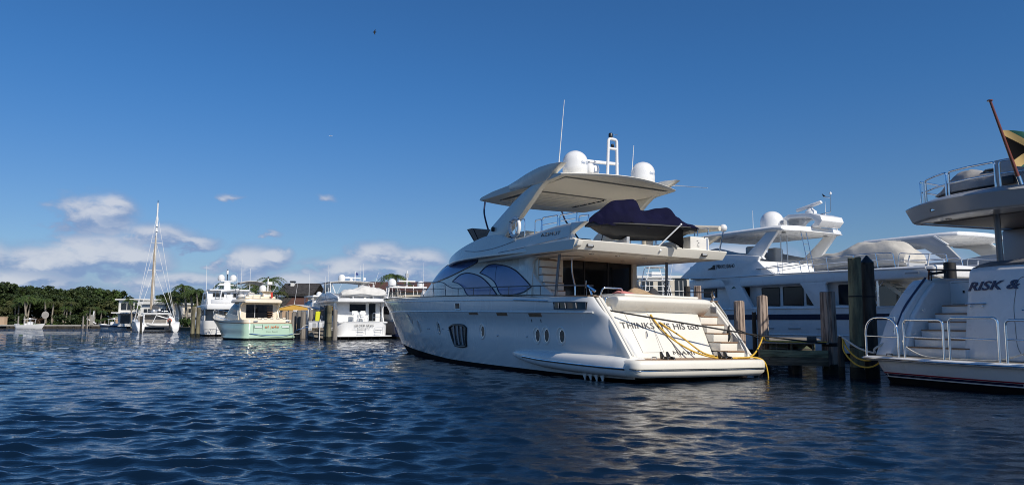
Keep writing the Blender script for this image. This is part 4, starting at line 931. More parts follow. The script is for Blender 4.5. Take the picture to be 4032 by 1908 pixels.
hk = [(9.2,1.5),(8.8,2.3),(4.2,2.55),(3.45,2.4),(3.2,1.2),(3.1,0)]; hk = hk+[(x, -y) for x, y in hk[-2::-1]]
G().loft([[(x+(.25 if x < 5 else -.2), y*.95, 6.0) for x, y in hk], [(x, y, 6.12) for x, y in hk], [(x, y, 6.24) for x, y in hk], [(x*.98+.1, y*.93, 6.34) for x, y in hk]]).done('hardtop', 'white_gel', Y3, bevel=.02)
G().bx(6.0, 6.9, 1.2, 2.4, 5.25, 5.29).tube([(6.2,1.8,4.75),(6.3,1.8,5.25)], .04).done('bimini_frame', 'grey_gel', Y3)

# ------------------------------------------------------------------ yacht on the right edge, heading right
RX, RY, RHD = 11.6, 20.45, -69
Y4 = boat('motor_yacht', 'white yacht at the right edge in shade, stern steps and big overhanging upper deck', RX, RY, RHD)
M4 = mat_of(RX, RY, RHD)
H4 = Hull(stem=[(-.5,20.5),(1,22),(3,23.5)], aft=[(-.5,.62),(.1,.52),(.66,.30),(.8,.3)], beam=[(-.5,2.0),(0,2.30),(.3,2.42),(.8,2.55),(2.5,2.75),(3.3,2.75)], sheer=[(0,.72),(24,.72)], x0=9, ta=.008, rnd=.3)
H4.band(.17, .68, 30, 4).done('hull', 'white_gel', Y4)
H4.band(-.5, .172, 30, 3).done('antifouling', 'antifoul', Y4)
H4.band(.275, .315, 30, 1, off=.008).done('red_stripe', 'red_line', Y4)
H4.band(.205, .268, 30, 1, off=.007).done('dark_stripe', 'navy_gel', Y4)
po = [(1.4,2.62),(.3,2.66),(.1,2.6),(.02,2.4),(-.04,1.2),(-.06,0)]; po = po+[(x, -y) for x, y in po[-2::-1]]
g = G().loft([[(x+(.05 if x < 1 else 0), y*.985, .655) for x, y in po], [(x, y, .69) for x, y in po], [(x, y, .75) for x, y in po], [(x+(.05 if x < 1 else 0), y*.985, .785) for x, y in po]]).done('swim_platform', 'white_gel', Y4)
G().xy([(1.4,2.45),(.25,2.45),(.12,1.2),(.1,0),(.12,-1.2),(.25,-2.45),(1.4,-2.45)], .787, .793).done('platform_teak', 'plank_grey', Y4)
G().tube([(p.x-.01, p.y*1.003, .72) for p in crom([(x, y, 0) for x, y in po], 4)], .02, 6).done('platform_rub_rail', 'chrome', Y4)
# transom block with the name
def bxs(y, z): return 1.02+.42*(z-.8)/2.4+.10*((y+1.2)/1.3)**2
rows = [[(bxs(y, z), y, z) for y in np.linspace(.04, -2.35, 15)] for z in np.linspace(.79, 3.22, 11)]+[[(bxs(y, 3.25)+.14, y, 3.36) for y in np.linspace(.02, -2.35, 15)]]
G().shell(rows, (1.6, 0, 0)).done('transom', 'white_gel', Y4, bevel=.03, smooth=40)
def rmap(y0, z0): return lambda u, v, w: (bxs(y0-u, z0+v)-w-.012, y0-u, z0+v+.012*u)
text('name_lettering', 'RISK & R', 'letter_blue', Y4, rmap(.02, 2.68), width=1.95, size=.34, shear=.3, thick=.03, bold=.006)
text('port_lettering', 'OCHO', 'letter_grey', Y4, rmap(-2.02, 1.36), width=.34, size=.16)
pp = [(bxs(y, z)-.002, y, z) for y, z in ((-2.3,3.0),(-1.55,3.0),(-1.42,2.9),(-1.36,2.2),(-1.5,1.2),(-1.62,.95),(-2.3,.95))]
G().tube(arc_corner(pp, .15), .008, 5).done('door_seam', 'grey_line', Y4)
G().tube([(bxs(-.2,2.2)-.06, y, 2.31) for y in (.0, -.62)], .022, 8).done('hand_rail', 'chrome', Y4)
for y in (-.12, -.5): G().ball((bxs(y,2.2)-.03, y, 2.24), .03, 8, 6).done('rail_foot', 'chrome', Y4)
G().tube([(bxs(-1.8,2.1)-.03, y, 2.12) for y in (-1.6, -2.0)], .025, 8).done('door_latch', 'chrome', Y4)
# steps
for k, z in enumerate((1.07,1.32,1.57,1.82,2.06,2.30)):
    xf = .95+.23*k; yl = 1.72-.06*k; yr = -.15 if k == 0 else .02
    st = G().bx(xf, 3.2, yr, yl, z-.27, z-.03).done('step', 'white_gel', Y4, bevel=.01)
    G().bx(xf-.03, xf+.26, yr+.01, yl-.01, z-.03, z+.005).done('step_tread', 'teak', st, bevel=.008)
for k, z in enumerate((1.45,1.92,2.16)): G().lathe([(.04,0),(.04,.02)], (1.15+.2*k, 1.6, z), 10, 'y').done('step_light', 'chrome', Y4)
# port wing
wg = [(.45,.79),(.62,1.1),(.87,1.6),(1.12,2.06),(1.6,2.6),(2.0,2.98),(2.2,3.10),(2.7,3.16),(7,3.2),(7,.79)]
G().xz(wg, 1.90, 2.48).done('stern_wing', 'white_gel', Y4, bevel=.05, seg=3)
G().xz([(wx, wz) for wx, wz in wg], -2.48, -2.30).done('stern_wing', 'white_gel', Y4, bevel=.05, seg=3)
G().xz([(.85,.80),(1.0,1.3),(1.3,2.0),(1.75,2.55),(2.25,3.02),(3.2,3.05),(3.2,.80)], 1.72, 1.90).done('wing_inner', 'white_gel', Y4, bevel=.06, seg=3)
G().bx(2.85, 2.93, .02, 1.72, 2.30, 3.06).done('boarding_gate', 'white_gel', Y4, bevel=.02)
for y in (.55, 1.25): G().tube([(2.84, y, 2.68), (2.84, y, 2.76)], .03, 8).done('gate_latch', 'black', Y4)
G().bx(2.845, 2.852, .25, .5, 2.50, 2.62).done('gate_vent', 'grey_gel', Y4)
for z in (2.34, 3.0): G().bx(2.842, 2.85, .1, 1.65, z, z+.012).done('gate_seam', 'grey_line', Y4)
G().tube(crom([(2.15,1.98,3.16),(1.7,2.0,2.72),(1.25,2.02,2.24),(.98,2.03,1.78),(.82,2.04,1.5)], 4), .035, 8).done('wing_handrail', 'letter_blue', Y4)
rails(Y4, 'wing_rail', [[(.82,2.06,1.95),(.95,2.5,1.95)],[(.78,2.02,1.0),(.84,2.02,1.95)]], .02)
# boarding passerelle rails with red posts
for x, y in ((2.25,1.95),(2.6,.55)):
    G().tube([(x,y,3.1),(x-.02,y-.05,3.40)], .032, 8).done('passerelle_post', 'varnish', Y4)
    G().tube([(x-.03,y-.12,3.36),(x-.05,y-.14,3.2),(x,y-.1,3.08)], .02, 6).done('passerelle_strap', 'black', Y4)
G().tube([(2.25,1.98,3.42),(2.6,.5,3.32),(2.5,.0,3.26)], .03, 8).done('passerelle_rail', 'black', Y4)
G().tube([(2.2,1.9,3.28),(2.4,1.45,3.33)], .04, 8).done('passerelle_grip', 'black', Y4)
# canvas cover on the lounge, side sail panel
g = G(); rows = [[(1.62,.02,3.30),(1.60,-.2,3.40),(1.55,-1.2,3.40),(1.55,-2.4,3.40)], [(2.0,.05,3.36),(2.0,-.25,3.50),(2.0,-1.2,3.52),(2.0,-2.4,3.52)], [(3.4,.1,3.36),(3.4,-.25,3.50),(3.4,-1.2,3.52),(3.4,-2.4,3.52)]]
g.shell(rows, (0,0,-.06)).done('lounge_cover', 'grey_cloth', Y4, smooth=50)
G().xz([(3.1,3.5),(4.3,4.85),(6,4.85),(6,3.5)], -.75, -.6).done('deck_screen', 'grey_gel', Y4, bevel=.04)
G().tube([(4.3,-.58,4.0),(4.6,-.58,4.4),(5.1,-.58,4.5)], .02, 6).done('screen_seam', 'black', Y4)
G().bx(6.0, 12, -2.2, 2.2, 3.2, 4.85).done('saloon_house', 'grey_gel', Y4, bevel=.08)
G().bx(5.97, 5.995, -1.7, .6, 2.4, 4.6).done('saloon_door', 'black_glass', Y4)
G().bx(3.0, 6.0, -2.3, 1.9, 2.30, 2.36).done('cockpit_sole', 'teak', Y4)
# upper deck overhang
ov = lambda y: .98+.155*(y+.35)**2
ys = np.linspace(2.2, -2.9, 21)
G().bx(2.6, 11.9, -2.5, 1.95, 4.87, 4.893).done('deck_ceiling', 'shade_grey', Y4, bevel=.005)  # panel added in darker grey, painting in the shade below the overhang
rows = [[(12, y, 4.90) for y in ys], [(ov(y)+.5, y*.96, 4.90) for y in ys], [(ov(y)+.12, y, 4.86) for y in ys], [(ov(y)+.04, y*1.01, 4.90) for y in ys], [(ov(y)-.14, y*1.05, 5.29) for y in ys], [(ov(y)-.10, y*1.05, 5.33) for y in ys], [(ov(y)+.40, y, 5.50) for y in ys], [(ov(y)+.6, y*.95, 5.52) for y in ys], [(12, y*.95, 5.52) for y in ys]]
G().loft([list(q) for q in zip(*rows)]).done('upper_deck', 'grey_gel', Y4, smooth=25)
G().tube([(ov(y)+.14, y*.985, 4.875) for y in ys]+[(12, -2.85, 4.87)], .025, 6).done('deck_lip', 'white_gel', Y4)
G().tube([(ov(2.2)+.14, 2.17, 4.875), (12, 2.17, 4.875)], .03, 6).done('deck_lip', 'white_gel', Y4)
for x, y in ((2.2,1.1),(2.6,-.2),(3.6,-.9),(3.6,.9),(2.2,-1.3)): G().lathe([(.08,0),(.09,.012)], (x, y, 4.885), 12).done('ceiling_light', 'steel', Y4)
lm = G().bx(ov(.72)-.045, ov(.72)-.02, .60, .84, 5.03, 5.12).done('fascia_light', 'black', Y4, bevel=.01); G().bx(ov(.72)-.055, ov(.72)-.044, .65, .79, 5.05, 5.10).done('light_lens', 'chrome', lm)
G().tube([(2.62,-.12,3.45),(2.6,-.12,4.9)], .085, 14).done('deck_column', 'rail_steel', Y4, smooth=60)
def uh(y0, y1, z1, x=.45): # hoop following the edge
    return [(ov(y0)+x, y0, 5.5), (ov(y0)+x, y0, z1), (ov((y0+y1)/2)+x, (y0+y1)/2, z1), (ov(y1)+x, y1, z1), (ov(y1)+x, y1, 5.5)]
for y0, y1 in ((1.75,.62),(.5,-.95),(-1.07,-2.3)):
    rails(Y4, 'deck_rail', [uh(y0, y1, 6.2), [(ov(y0)+.45, y0, 5.85), (ov((y0+y1)/2)+.45, (y0+y1)/2, 5.85), (ov(y1)+.45, y1, 5.85)]], .03)
rails(Y4, 'deck_rail', [[(ov(1.9)+.3,1.9,5.5),(ov(1.9)+.3,1.9,6.18),(3.2,2.05,6.15),(6,2.0,6.1),(6,2.0,5.5)],[(ov(1.9)+.3,1.9,5.85),(3.2,2.05,5.83),(6,2.0,5.8)],[(ov(1.82)+.4,1.82,5.5),(ov(1.82)+.4,1.82,6.16)]], .028)
# platform hoops
for y0, y1, z1, rr in ((2.5,1.33,1.93,.5),(1.12,-.14,1.86,.14),(-.32,-1.7,1.92,.16),(-1.9,-2.6,1.86,.14)):
    x = .15; G().tube(arc_corner([(x,y0,.78),(x,y0,z1),(x,y1,z1),(x,y1,.78)], rr, 6), .034, 10).done('platform_rail', 'chrome', Y4, smooth=60)
    G().tube([(x,y0,1.38),(x,y1,1.36)], .022, 8).done('platform_rail', 'chrome', Y4, smooth=60)
G().tube([(.3,1.9,.80),(.3,1.9,.86),(.3,1.7,.86),(.3,1.7,.80)], .016, 6).done('deck_cleat', 'black', Y4)
# covered jet ski and locker on that upper deck
js = thing('jet_ski', 'jet ski under a grey cover behind the rails of the right-hand yacht', 'jet ski'); put_on(M4, js, 2.75, .35, 5.52, R(90))
top = sp([(-1.4,.42),(-1.0,.72),(-.4,.66),(.0,.72),(.2,.86),(.5,.84),(.9,.6),(1.3,.34),(1.55,.26)]); wd = sp([(-1.4,.5),(0,.58),(.8,.48),(1.55,.06)])
secs = []
for i in range(33):
    x = -1.4+2.95*i/32; q = []
    for k in range(19):
        a = math.pi*k/18; c, d = math.cos(a), math.sin(a); q.append((x, wd(x)*math.copysign(abs(c)**.8, c), .2+(top(x)-.2)*abs(d)**.9+.02*math.sin(11*x+k)*d))
    secs.append(q)
G().loft(secs).done('cover', 'pale_cloth', js, smooth=60)
G().loft([[(x,w_,.3),(x,w_*.7,.08),(x,-w_*.7,.08),(x,-w_,.3)] for x, w_ in ((-1.35,.44),(0,.5),(.8,.4),(1.45,.06))]).done('jet_hull', 'black', js)
for x in (-.7,.5): G().bx(x-.06,x+.06,-.4,.4,-.0,.12).done('cradle', 'rubber', js)
G().xy([(-1.05,.30),(-.35,.34),(-.1,.1),(-.3,-.2),(-1.0,-.25)], .70, .72).done('cover_patch', 'white_cloth', js)
lk = tag(G().bx(-.35,.35,-.55,.55,0,.80).done('deck_locker', 'grey_gel', None, bevel=.03), 'plain grey deck locker beside the flag staff on the upper deck', 'locker'); put_on(M4, lk, 2.2, -1.22, 5.52)
# ensign on its varnished staff
fl = thing('ensign', 'green gold and black ensign on a varnished staff off the right-hand upper deck', 'flag'); put_on(M4, fl, 1.0, -1.95, 5.40)
G().tube([(0,0,0),(-.55,.26,2.2)], [.05,.032], 10).done('staff', 'varnish', fl); G().lathe([(.07,0),(.07,.03)], (-.56,.265,2.2), 12).done('staff_cap', 'varnish', fl)
G().tube([(.02,0,-.04),(-.04,.02,.18)], .065, 12).done('staff_socket', 'chrome', fl)
G().bx(-.12,.12,.1,.42,.0,.24).done('staff_light', 'black', fl, bevel=.03)
NF, MF = 120, 80; V = []; FL = {'flag_green': [], 'flag_gold': [], 'flag_black': []}
def flagp(u, v):                       # u along the fly, v up the hoist
    b = Vector((-.12,.055,.46)).lerp(Vector((-.36,.17,1.42)), v); q = b+Vector((.86,-.50,.0)).normalized()*(1.45*u)
    q += Vector((.5,.86,0))*(.09*math.sin(5.2*u*1.4+2.2*v)*u**.5)+Vector((0,0,-.14*u+.10*math.sin(6*u+2*v)*u-.35*u*(1-v)*.3)); return q
for i in range(NF):
    for j in range(MF):
        a = [flagp((i+di)/NF, (j+dj)/MF) for di, dj in ((0,0),(1,0),(1,1),(0,1))]; u, v = (i+.5)/NF, (j+.5)/MF
        d1 = abs(v-u); d2 = abs(v-(1-u)); k = 'flag_gold' if min(d1, d2) < .12 else ('flag_black' if (u < .5 and u < v < 1-u) or (u > .5 and 1-u < v < u) else 'flag_green')
        FL[k].append(a)
for k, qs in FL.items():
    g = G()
    for a in qs: g.add(a, [(0,1,2,3)])
    g.done({'flag_green':'green_field','flag_gold':'gold_saltire','flag_black':'black_field'}[k], k, fl, smooth=60)

# ------------------------------------------------------------------ pilings and the pier end between the yachts
def piling(label, x, y, r, z, m, lean=(0,0), cap=None, flute=0, weed=True, name='piling', group=None, bands=()):
    o = thing(name, label, 'piling', (x, y, 0), (0,0,0), group); g = G(); n = 44; secs = []; rr = np.random.default_rng(int(abs(x*731+y*97))); ph = rr.random(6)*6.28
    for zz in (-1.2, 0, .3, z*.4, z*.7, z-.04, z-.01, z):
        k = 1.08-.08*max(zz, 0)/z; q = []
        for i in range(n):
            a = 6.28319*i/n; w_ = 1+flute*(math.sin(9*a+ph[0])*.6+math.sin(13*a+ph[1])*.6)+.02*math.sin(3*a+ph[2]+zz)
            e = r*k*w_*(.93 if zz >= z-.005 else 1); q.append((lean[0]*zz+e*math.cos(a), lean[1]*zz+e*math.sin(a), zz+(.02*math.sin(2*a+ph[3]) if zz > z-.05 else 0)))
        secs.append(q)
    g.loft(secs).done('post', m, o, smooth=35)
    if weed: G().lathe([(r*1.13,-1),(r*1.15,.1),(r*1.12,.28),(r*1.09,.36)], (0,0,0), 18).done('waterline_growth', 'weed', o)
    if cap: G().lathe([(r*1.06,z-.06),(r*1.08,z),(.02,z+cap)], (lean[0]*z, lean[1]*z, 0), 18).done('cap', 'black', o, smooth=20)
    for zb in bands: G().lathe([(r*1.10,zb-.02),(r*1.12,zb),(r*1.10,zb+.02)], (lean[0]*zb, lean[1]*zb, 0), 18).done('chafe_band', 'black_rope', o)
    return o
gp = 'pilings around the pier end on the right'
piling('tall weathered brown piling beside the pier end left of the navy striped yacht\'s windows', 9.24, 27.4, .185, 2.745, 'piling_brown', flute=.05, group=gp)
piling('shorter brown piling just right of the stern steps of the middle yacht', 8.75, 28.6, .192, 2.58, 'piling_brown', flute=.05, group=gp)
piling('thin dark post between the two brown pilings', 9.02, 27.7, .078, 2.14, 'piling_dark', group=gp)
piling('thick reddish brown piling with a grooved face at the pier\'s right corner', 10.97, 25.76, .238, 2.83, 'piling_brown', flute=.05, group=gp, bands=(.98,1.02,1.06))
piling('tallest mossy green piling, flat topped, left of its pointed neighbour', 11.12, 24.1, .20, 3.88, 'piling_green', lean=(.018,0), group=gp, bands=(2.62,1.0))
piling('dark green piling with a pointed black cap', 11.72, 24.35, .20, 3.74, 'piling_dark', lean=(-.002,0), cap=.24, group=gp, bands=(2.62,))
piling('thin black stub post with yellow line beside the mossy piling', 10.75, 24.4, .088, 1.31, 'piling_dark', group=gp)
piling('black sleeved piling behind the right-hand yacht\'s stern gate', 17.2, 29.0, .22, 4.10, 'rubber', group=gp)
piling('grooved brown piling beyond the middle yacht\'s starboard rail', 7.77, 31.0, .15, 3.26, 'piling_brown', flute=.06, group=gp)
piling('dark piling just left of the grooved one beyond the starboard rail', 7.38, 31.2, .13, 3.26, 'piling_dark', group=gp)
pr = thing('wooden_pier', 'weathered wooden pier end with green fascia boards between the yachts', 'pier', (8.64, 26.02, -.03), (0,0,math.atan2(-.68,1.95)))
LW = 2.2
for k in range(44): G().bx(-.02, LW+.02, .0+.19*k, .175+.19*k, 1.075, 1.115).done('plank', 'plank_grey', pr, bevel=.004, smooth=0)
for y in (.06, 8.1):
    G().bx(.0, LW, y, y+.06, .62, .86).done('fascia_board', 'board_green', pr, bevel=.008); G().bx(.0, LW, y+.005, y+.065, .33, .612).done('fascia_board', 'board_brown', pr, bevel=.008)
    for x in (.1, .52, 1.0, 1.7): G().bx(x, x+.05, y+.08, y+.2, .86, 1.073).done('joist_end', 'board_brown', pr)
for x in (.3, 1.0, 1.7): G().bx(x, x+.08, .2, 8.3, .88, 1.07).done('joist', 'board_brown', pr)
for y in (.9, 4.0, 7.2):
    G().lathe([(.17,-1.2),(.17,.3),(.15,.85)], (1.2, y, 0), 14).done('pier_pile', 'piling_dark', pr)
for x, z in ((.75,.78),(1.72,.55),(1.78,.42),(.3,.55)): G().ball((x,.055,z), .018, 8, 5).done('bolt', 'black', pr)
G().bx(1.55, 1.86, .25, .55, 1.12, 1.32).done('utility_box', 'black', pr, bevel=.02)

# ------------------------------------------------------------------ lines and hoses
def rope(name, label, pts, r, m, n=8, cat='rope', seg=8): return tag(G().tube(crom(pts, seg), r, n).done(name, m, None, smooth=60), label, cat)
L1 = lambda *p: tuple(JM @ Vector(p)); L4 = lambda *p: tuple(M4 @ Vector(p))
rope('mooring_line', 'long black mooring line across the middle yacht\'s transom to the pier', [L1(2.25,2.47,2.2), L1(1.75,2.40,2.13), L1(1.15,1.2,1.93), L1(.75,0,1.76), L1(.55,-1.5,1.58), L1(.45,-2.6,1.46), (9.75,25.0,1.16), (10.95,25.45,1.04)], .026, 'black_rope')
rope('mooring_line', 'coiled black line hanging on the starboard stern wing of the middle yacht', [L1(1.2,-2.18,1.74), L1(1.05,-2.0,1.62), L1(1.0,-1.98,1.40), L1(1.05,-1.97,1.28), L1(1.08,-1.97,1.44), L1(1.15,-2.1,1.70)], .028, 'black_rope')
rope('mooring_line', 'black spring line from the middle yacht\'s starboard rail down to the pier', [L1(2.1,-2.4,2.7), L1(2.6,-3.3,1.9), (9.0,27.2,1.2)], .022, 'black_rope')
rope('hose', 'yellow shore power cable looped down the transom onto the swim platform', [L1(tx(.6,2.0)-.04,.62,2.0), L1(tx(.5,1.7)-.05,.5,1.72), L1(tx(.2,1.3)-.06,.2,1.35), L1(.72,-.2,1.0), L1(.45,-.75,.83), L1(.3,-1.3,.82), L1(.28,-1.9,.82), L1(.42,-2.28,.88), L1(.55,-2.6,1.0), (8.62,25.85,1.08), (8.75,25.95,1.30), (8.95,26.05,1.14), (10.1,25.85,1.10), (10.8,25.6,1.10)], .028, 'yellow_rope', cat='cable')
rope('hose', 'second yellow cable beside the first, drooping from the platform corner into the water', [L1(tx(.35,1.78)-.04,.38,1.78), L1(tx(.2,1.6)-.05,.15,1.62), L1(.98,-.1,1.35), L1(.7,-.6,.95), L1(.4,-1.1,.83), L1(.22,-1.7,.83), L1(.15,-2.15,.83), L1(.10,-2.42,.70), L1(.10,-2.55,.35), L1(.12,-2.58,-.0)], .025, 'yellow_rope', cat='cable')
rope('mooring_line', 'black cord lashed up beside the second yellow cable', [L1(tx(.42,1.7)-.02,.44,1.8), L1(tx(.2,1.3)-.02,.18,1.25), L1(.92,.02,.82)], .010, 'black_rope')
rope('hose', 'yellow hose hanging in a low loop from the mossy piling to the right yacht', [(10.78,24.3,1.25), (10.72,24.1,.85), (10.8,23.5,.48), (11.0,23.0,.42), (11.2,22.75,.62), L4(.6,2.45,.95), L4(.95,2.3,1.25)], .026, 'yellow_rope', cat='hose')
rope('hose', 'second yellow hose loop, hanging just above the first', [(10.8,24.3,1.2), (10.78,24.0,.95), (10.85,23.5,.68), (11.02,23.05,.62), L4(.55,2.47,.8), L4(.9,2.32,1.15)], .026, 'yellow_rope', cat='hose')
rope('mooring_line', 'thick white mooring line sagging from the pilings to the right-hand yacht', [(10.75,24.45,1.35), (10.8,24.2,1.25), (10.92,23.5,.98), (11.15,23.0,.86), L4(.45,2.45,1.0), L4(.95,2.2,1.32)], .032, 'white_rope')
rope('mooring_line', 'white line lying across the right-hand yacht\'s platform behind the rails', [L4(.5,1.5,1.25), L4(.35,1.25,1.08), L4(.3,.7,.86), L4(.3,.1,.81), L4(.28,-.9,.81), L4(.28,-1.6,.84), L4(.25,-2.3,1.05)], .022, 'white_rope')
# ------------------------------------------------------------------ what shows through the middle yacht's cockpit: a building and a sport fisher
def block(name, label, x, y, w_, d, h_, rz, wall, rows_, cols, cat='house', zb=.4, cornice=True, arch=False, wsize=(.6,.8), group=None):
    o = thing(name, label, cat, (x, y, zb), (0,0,rz), group)
    G().bx(-w_/2,w_/2,0,d,0,h_).done('wall', wall, o)
    if cornice: G().bx(-w_/2-.25,w_/2+.25,-.25,d+.2,h_+.002,h_+.35).done('cornice', 'stucco_white', o)
    for i in range(rows_):
        for j in range(cols):
            cx = -w_/2+w_*(j+.5)/cols; cz = h_*(i+.5)/rows_; ww, wh = w_/cols*wsize[0]/2, h_/rows_*wsize[1]/2
            poly = [(cx-ww,-.05,cz-wh),(cx+ww,-.05,cz-wh),(cx+ww,-.05,cz+wh)]
            if arch and i == rows_-1: poly += [(cx+ww*math.cos(a),-.05,cz+wh+ww*.8*math.sin(a)) for a in (.5,1.05,1.57,2.09,2.64)]
            poly += [(cx-ww,-.05,cz+wh)]
            wn = G().prism(poly, (0,.06,0)).done('window', 'window_far', o)
            for k in (1, 2): G().bx(cx-ww+2*ww*k/3-.04,cx-ww+2*ww*k/3+.04,-.09,-.05,cz-wh,cz+wh).done('glazing_bar', 'stucco_white', wn)
            G().bx(cx-ww,cx+ww,-.088,-.05,cz-.04,cz+.04).done('glazing_bar', 'stucco_white', wn)
    return o
block('apartment_building', 'cream building with tall arched multi-pane windows seen under the middle yacht\'s overhang', 22.6, 110, 7.5, 8, 7.6, 0, 'stucco_cream', 2, 3, 'building', arch=True, wsize=(.72,.78))
block('apartment_building', 'grey wing of the cream building, at its left', 16.5, 114, 6, 8, 7.2, 0, 'concrete', 2, 3, 'building', wsize=(.6,.6))
sf = boat('sport_fisher', 'white sport fishing boat with a tall open tuna tower behind the middle yacht', 15.6, 72, 10, cat='boat')
Hs = Hull(stem=[(-.5,12),(1,14),(2.4,15.5)], aft=[(-.5,0),(2.4,0)], beam=[(-.5,1.8),(1,2.1),(2.4,2.3)], sheer=[(0,1.3),(7,1.6),(15,2.6)], x0=5, ta=.01); Hs.band(-.5, Hs.sheer, 24, 5).done('hull', 'white_gel', sf)
G().bx(3.5,9,-1.7,1.7,1.4,3.4).done('cabin', 'white_gel', sf, bevel=.1); G().bx(3.4,6.5,-1.6,1.6,3.42,4.3).done('flybridge', 'white_gel', sf, bevel=.1)
for s in (1,-1):
    for x, xt_ in ((3.6,4.0),(6.2,5.4)):
        G().tube([(x,s*1.6,3.4),(xt_,s*1.15,5.9),(xt_,s*.8,7.3)], .05, 6).done('tower_leg', 'white_gel', sf)
    for z in (4.6,5.3,6.1): G().tube([(3.7,s*1.4,z),(5.9,s*1.3,z)], .035, 6).done('tower_rail', 'white_gel', sf)
    G().tube([(3.6,s*1.6,3.4),(5.4,s*1.2,5.9)], .035, 6).done('tower_brace', 'white_gel', sf)
    antenna(sf, (5.8,s*1.6,3.4), (5.6,s*2.9,10.5), .03, 'outrigger')
for z in (4.6,5.3,5.9,6.6): G().tube([(4.0,-1.2,z),(4.0,1.2,z)], .035, 6).done('tower_rung', 'white_gel', sf)
G().bx(3.4,6.2,-1.45,1.45,5.86,5.95).done('tower_top', 'white_gel', sf); G().ball((4.7,0,7.25), (1.0,1.0,.12), 16, 6).done('tower_sunshade', 'white_gel', sf); G().bx(4.2,4.9,-.5,.5,6.3,6.75).done('tower_helm', 'white_gel', sf)
# birds and aeroplane
bd = thing('bird', 'small black bird high in the sky', 'bird', (-11.55, 60, 25.87))
G().loft([[(x,y_,z_) for y_,z_ in ((0,w_),(w_,0),(0,-w_),(-w_,0))] for x, w_ in ((-.16,.01),(-.08,.05),(.05,.055),(.13,.03),(.18,.005))]).done('body', 'bird', bd)
for s in (1,-1): G().shell([[(.07,s*.02,.02),(.0+.06,s*.04,s*.16),(.07,s*.05,s*.26)],[(-.08,s*.02,.0),(-.04,s*.04,s*.14),(.03,s*.05,s*.25)]], (0,.004,0)).done('wing', 'bird', bd)
ap = thing('aeroplane', 'tiny white aeroplane speck in the upper sky', 'aeroplane', (-499.8, 2000, 504.8), (0,0,R(8)))
G().tube([(-5,0,.4),(-3,0,0),(3,0,0),(5,0,.1)], [.2,.6,.6,.2], 8).done('fuselage', 'white_gel', ap)
G().bx(-.6,.8,-6,6,.35,.5).done('wing', 'white_gel', ap); G().xz([(-5,.3),(-3.8,.3),(-4.6,1.8),(-5.2,1.8)], -.1, .1).done('tail_fin', 'white_gel', ap)

# ------------------------------------------------------------------ left group: the mint green yacht
Y5 = boat('motor_yacht', 'mint green lobster yacht with cream cabin and orange lettering on its stern', -22.6, 69.65, 40)
M5 = mat_of(-22.6, 69.65, 40)
H5 = Hull(stem=[(-.5,10.6),(.05,11.6),(1.07,13.3),(2.15,15.2),(2.4,15.5)], aft=[(-.5,.5),(.2,-.12),(.8,.0),(1.6,.22),(2.2,.4)], beam=[(-.5,2.0),(.2,2.68),(.35,2.60),(1.0,2.54),(1.5,2.46),(2.4,2.5)], sheer=[(0,1.50),(5,1.56),(10,1.82),(15.5,2.3)], x0=4, fw=(2.2,.8,1.5,1.05), zw=(0,1.8), xt=3.5, ta=.012, rnd=.55)
H5.band(.14, H5.sheer, 44, 10).done('hull', 'mint_gel', Y5, smooth=40)
H5.band(-.5, .142, 30, 3).done('antifouling', 'antifoul', Y5)
H5.band(.20, .30, 30, 2, off=.03).done('rub_rail', 'mint_gel', Y5)
H5.band(H5.sheer, lambda x: H5.sheer(x)+.07, 44, 1, off=.02).done('teak_rail', 'teak', Y5)
H5.band(lambda x: H5.sheer(x)+.07, lambda x: H5.sheer(x)+.34*max(0, 1-x/15)+.02, 44, 3, off=-.03).done('coaming', 'butter_gel', Y5)
rows = []
for i in range(25):
    x = .3+14.9*i/24; z = H5.sheer(x)+.05; y = H5.y(min(x, 15), H5.sheer(x)); rows.append([(x, y*k, z+.2*(1-abs(k))*min(1, x/9)) for k in (.95,.5,0,-.5,-.95)])
G().grid(rows).done('deck', 'butter_gel', Y5)
D5 = House(1.6, [(2.4,1.95),(4,2.0),(6,1.9),(8,1.55),(9.5,1.0),(10.5,.4)], [(2.4,3.80),(4,3.84),(5,3.72),(6.2,3.2),(7.2,2.7),(9,2.35),(10.5,2.0)], 5, .03)
D5.loft([3.0+7.5*i/24 for i in range(25)], 24).done('cabin', 'butter_gel', Y5, smooth=45)
for s in (1, -1):
    windowp(Y5, [(3.15,2.25),(4.5,2.35),(5.6,2.55)], [(3.3,3.2),(4.3,3.3),(5.6,2.75)], D5.y, 'tint_glass', 'white_gel', s, off=.02)
    G().xz([(3.1,3.6),(1.9,3.7),(2.2,3.45),(2.75,3.2),(2.85,2.7),(2.6,2.1),(2.0,1.8),(3.1,1.8)], s*1.75, s*1.92).done('cabin_wing', 'butter_gel', Y5, bevel=.04)
out = [(5,2.0),(2.2,2.0),(1.8,1.8),(1.6,1.2),(1.55,0)]; out = out+[(x,-y) for x, y in out[-2::-1]]
g = G().loft([[(x,y*.97,3.48) for x, y in out], [(x,y,3.58) for x, y in out], [(x+.05,y*.96,3.76) for x, y in out], [(x+.2,y*.85,3.86) for x, y in out]]).done('flybridge_deck', 'butter_gel', Y5, smooth=40)
G().bx(2.9,2.99,-1.75,1.75,1.7,3.5).done('cabin_bulkhead', 'beige_gel', Y5)
dd = G().bx(2.85,2.895,-1.32,1.28,2.05,3.30).done('cabin_door', 'black_glass', Y5); G().bx(2.83,2.85,.42,.50,2.05,3.3).done('door_frame', 'grey_gel', dd)
for k in range(5): G().bx(2.55+.07*k,2.84,-1.3,-.75,2.15+.22*k,2.2+.22*k).done('stair_tread', 'cabin_wood', Y5)
G().bx(.6,1.3,-1.7,.6,1.55,1.98).done('cockpit_seat', 'butter_gel', Y5, bevel=.08, seg=3)
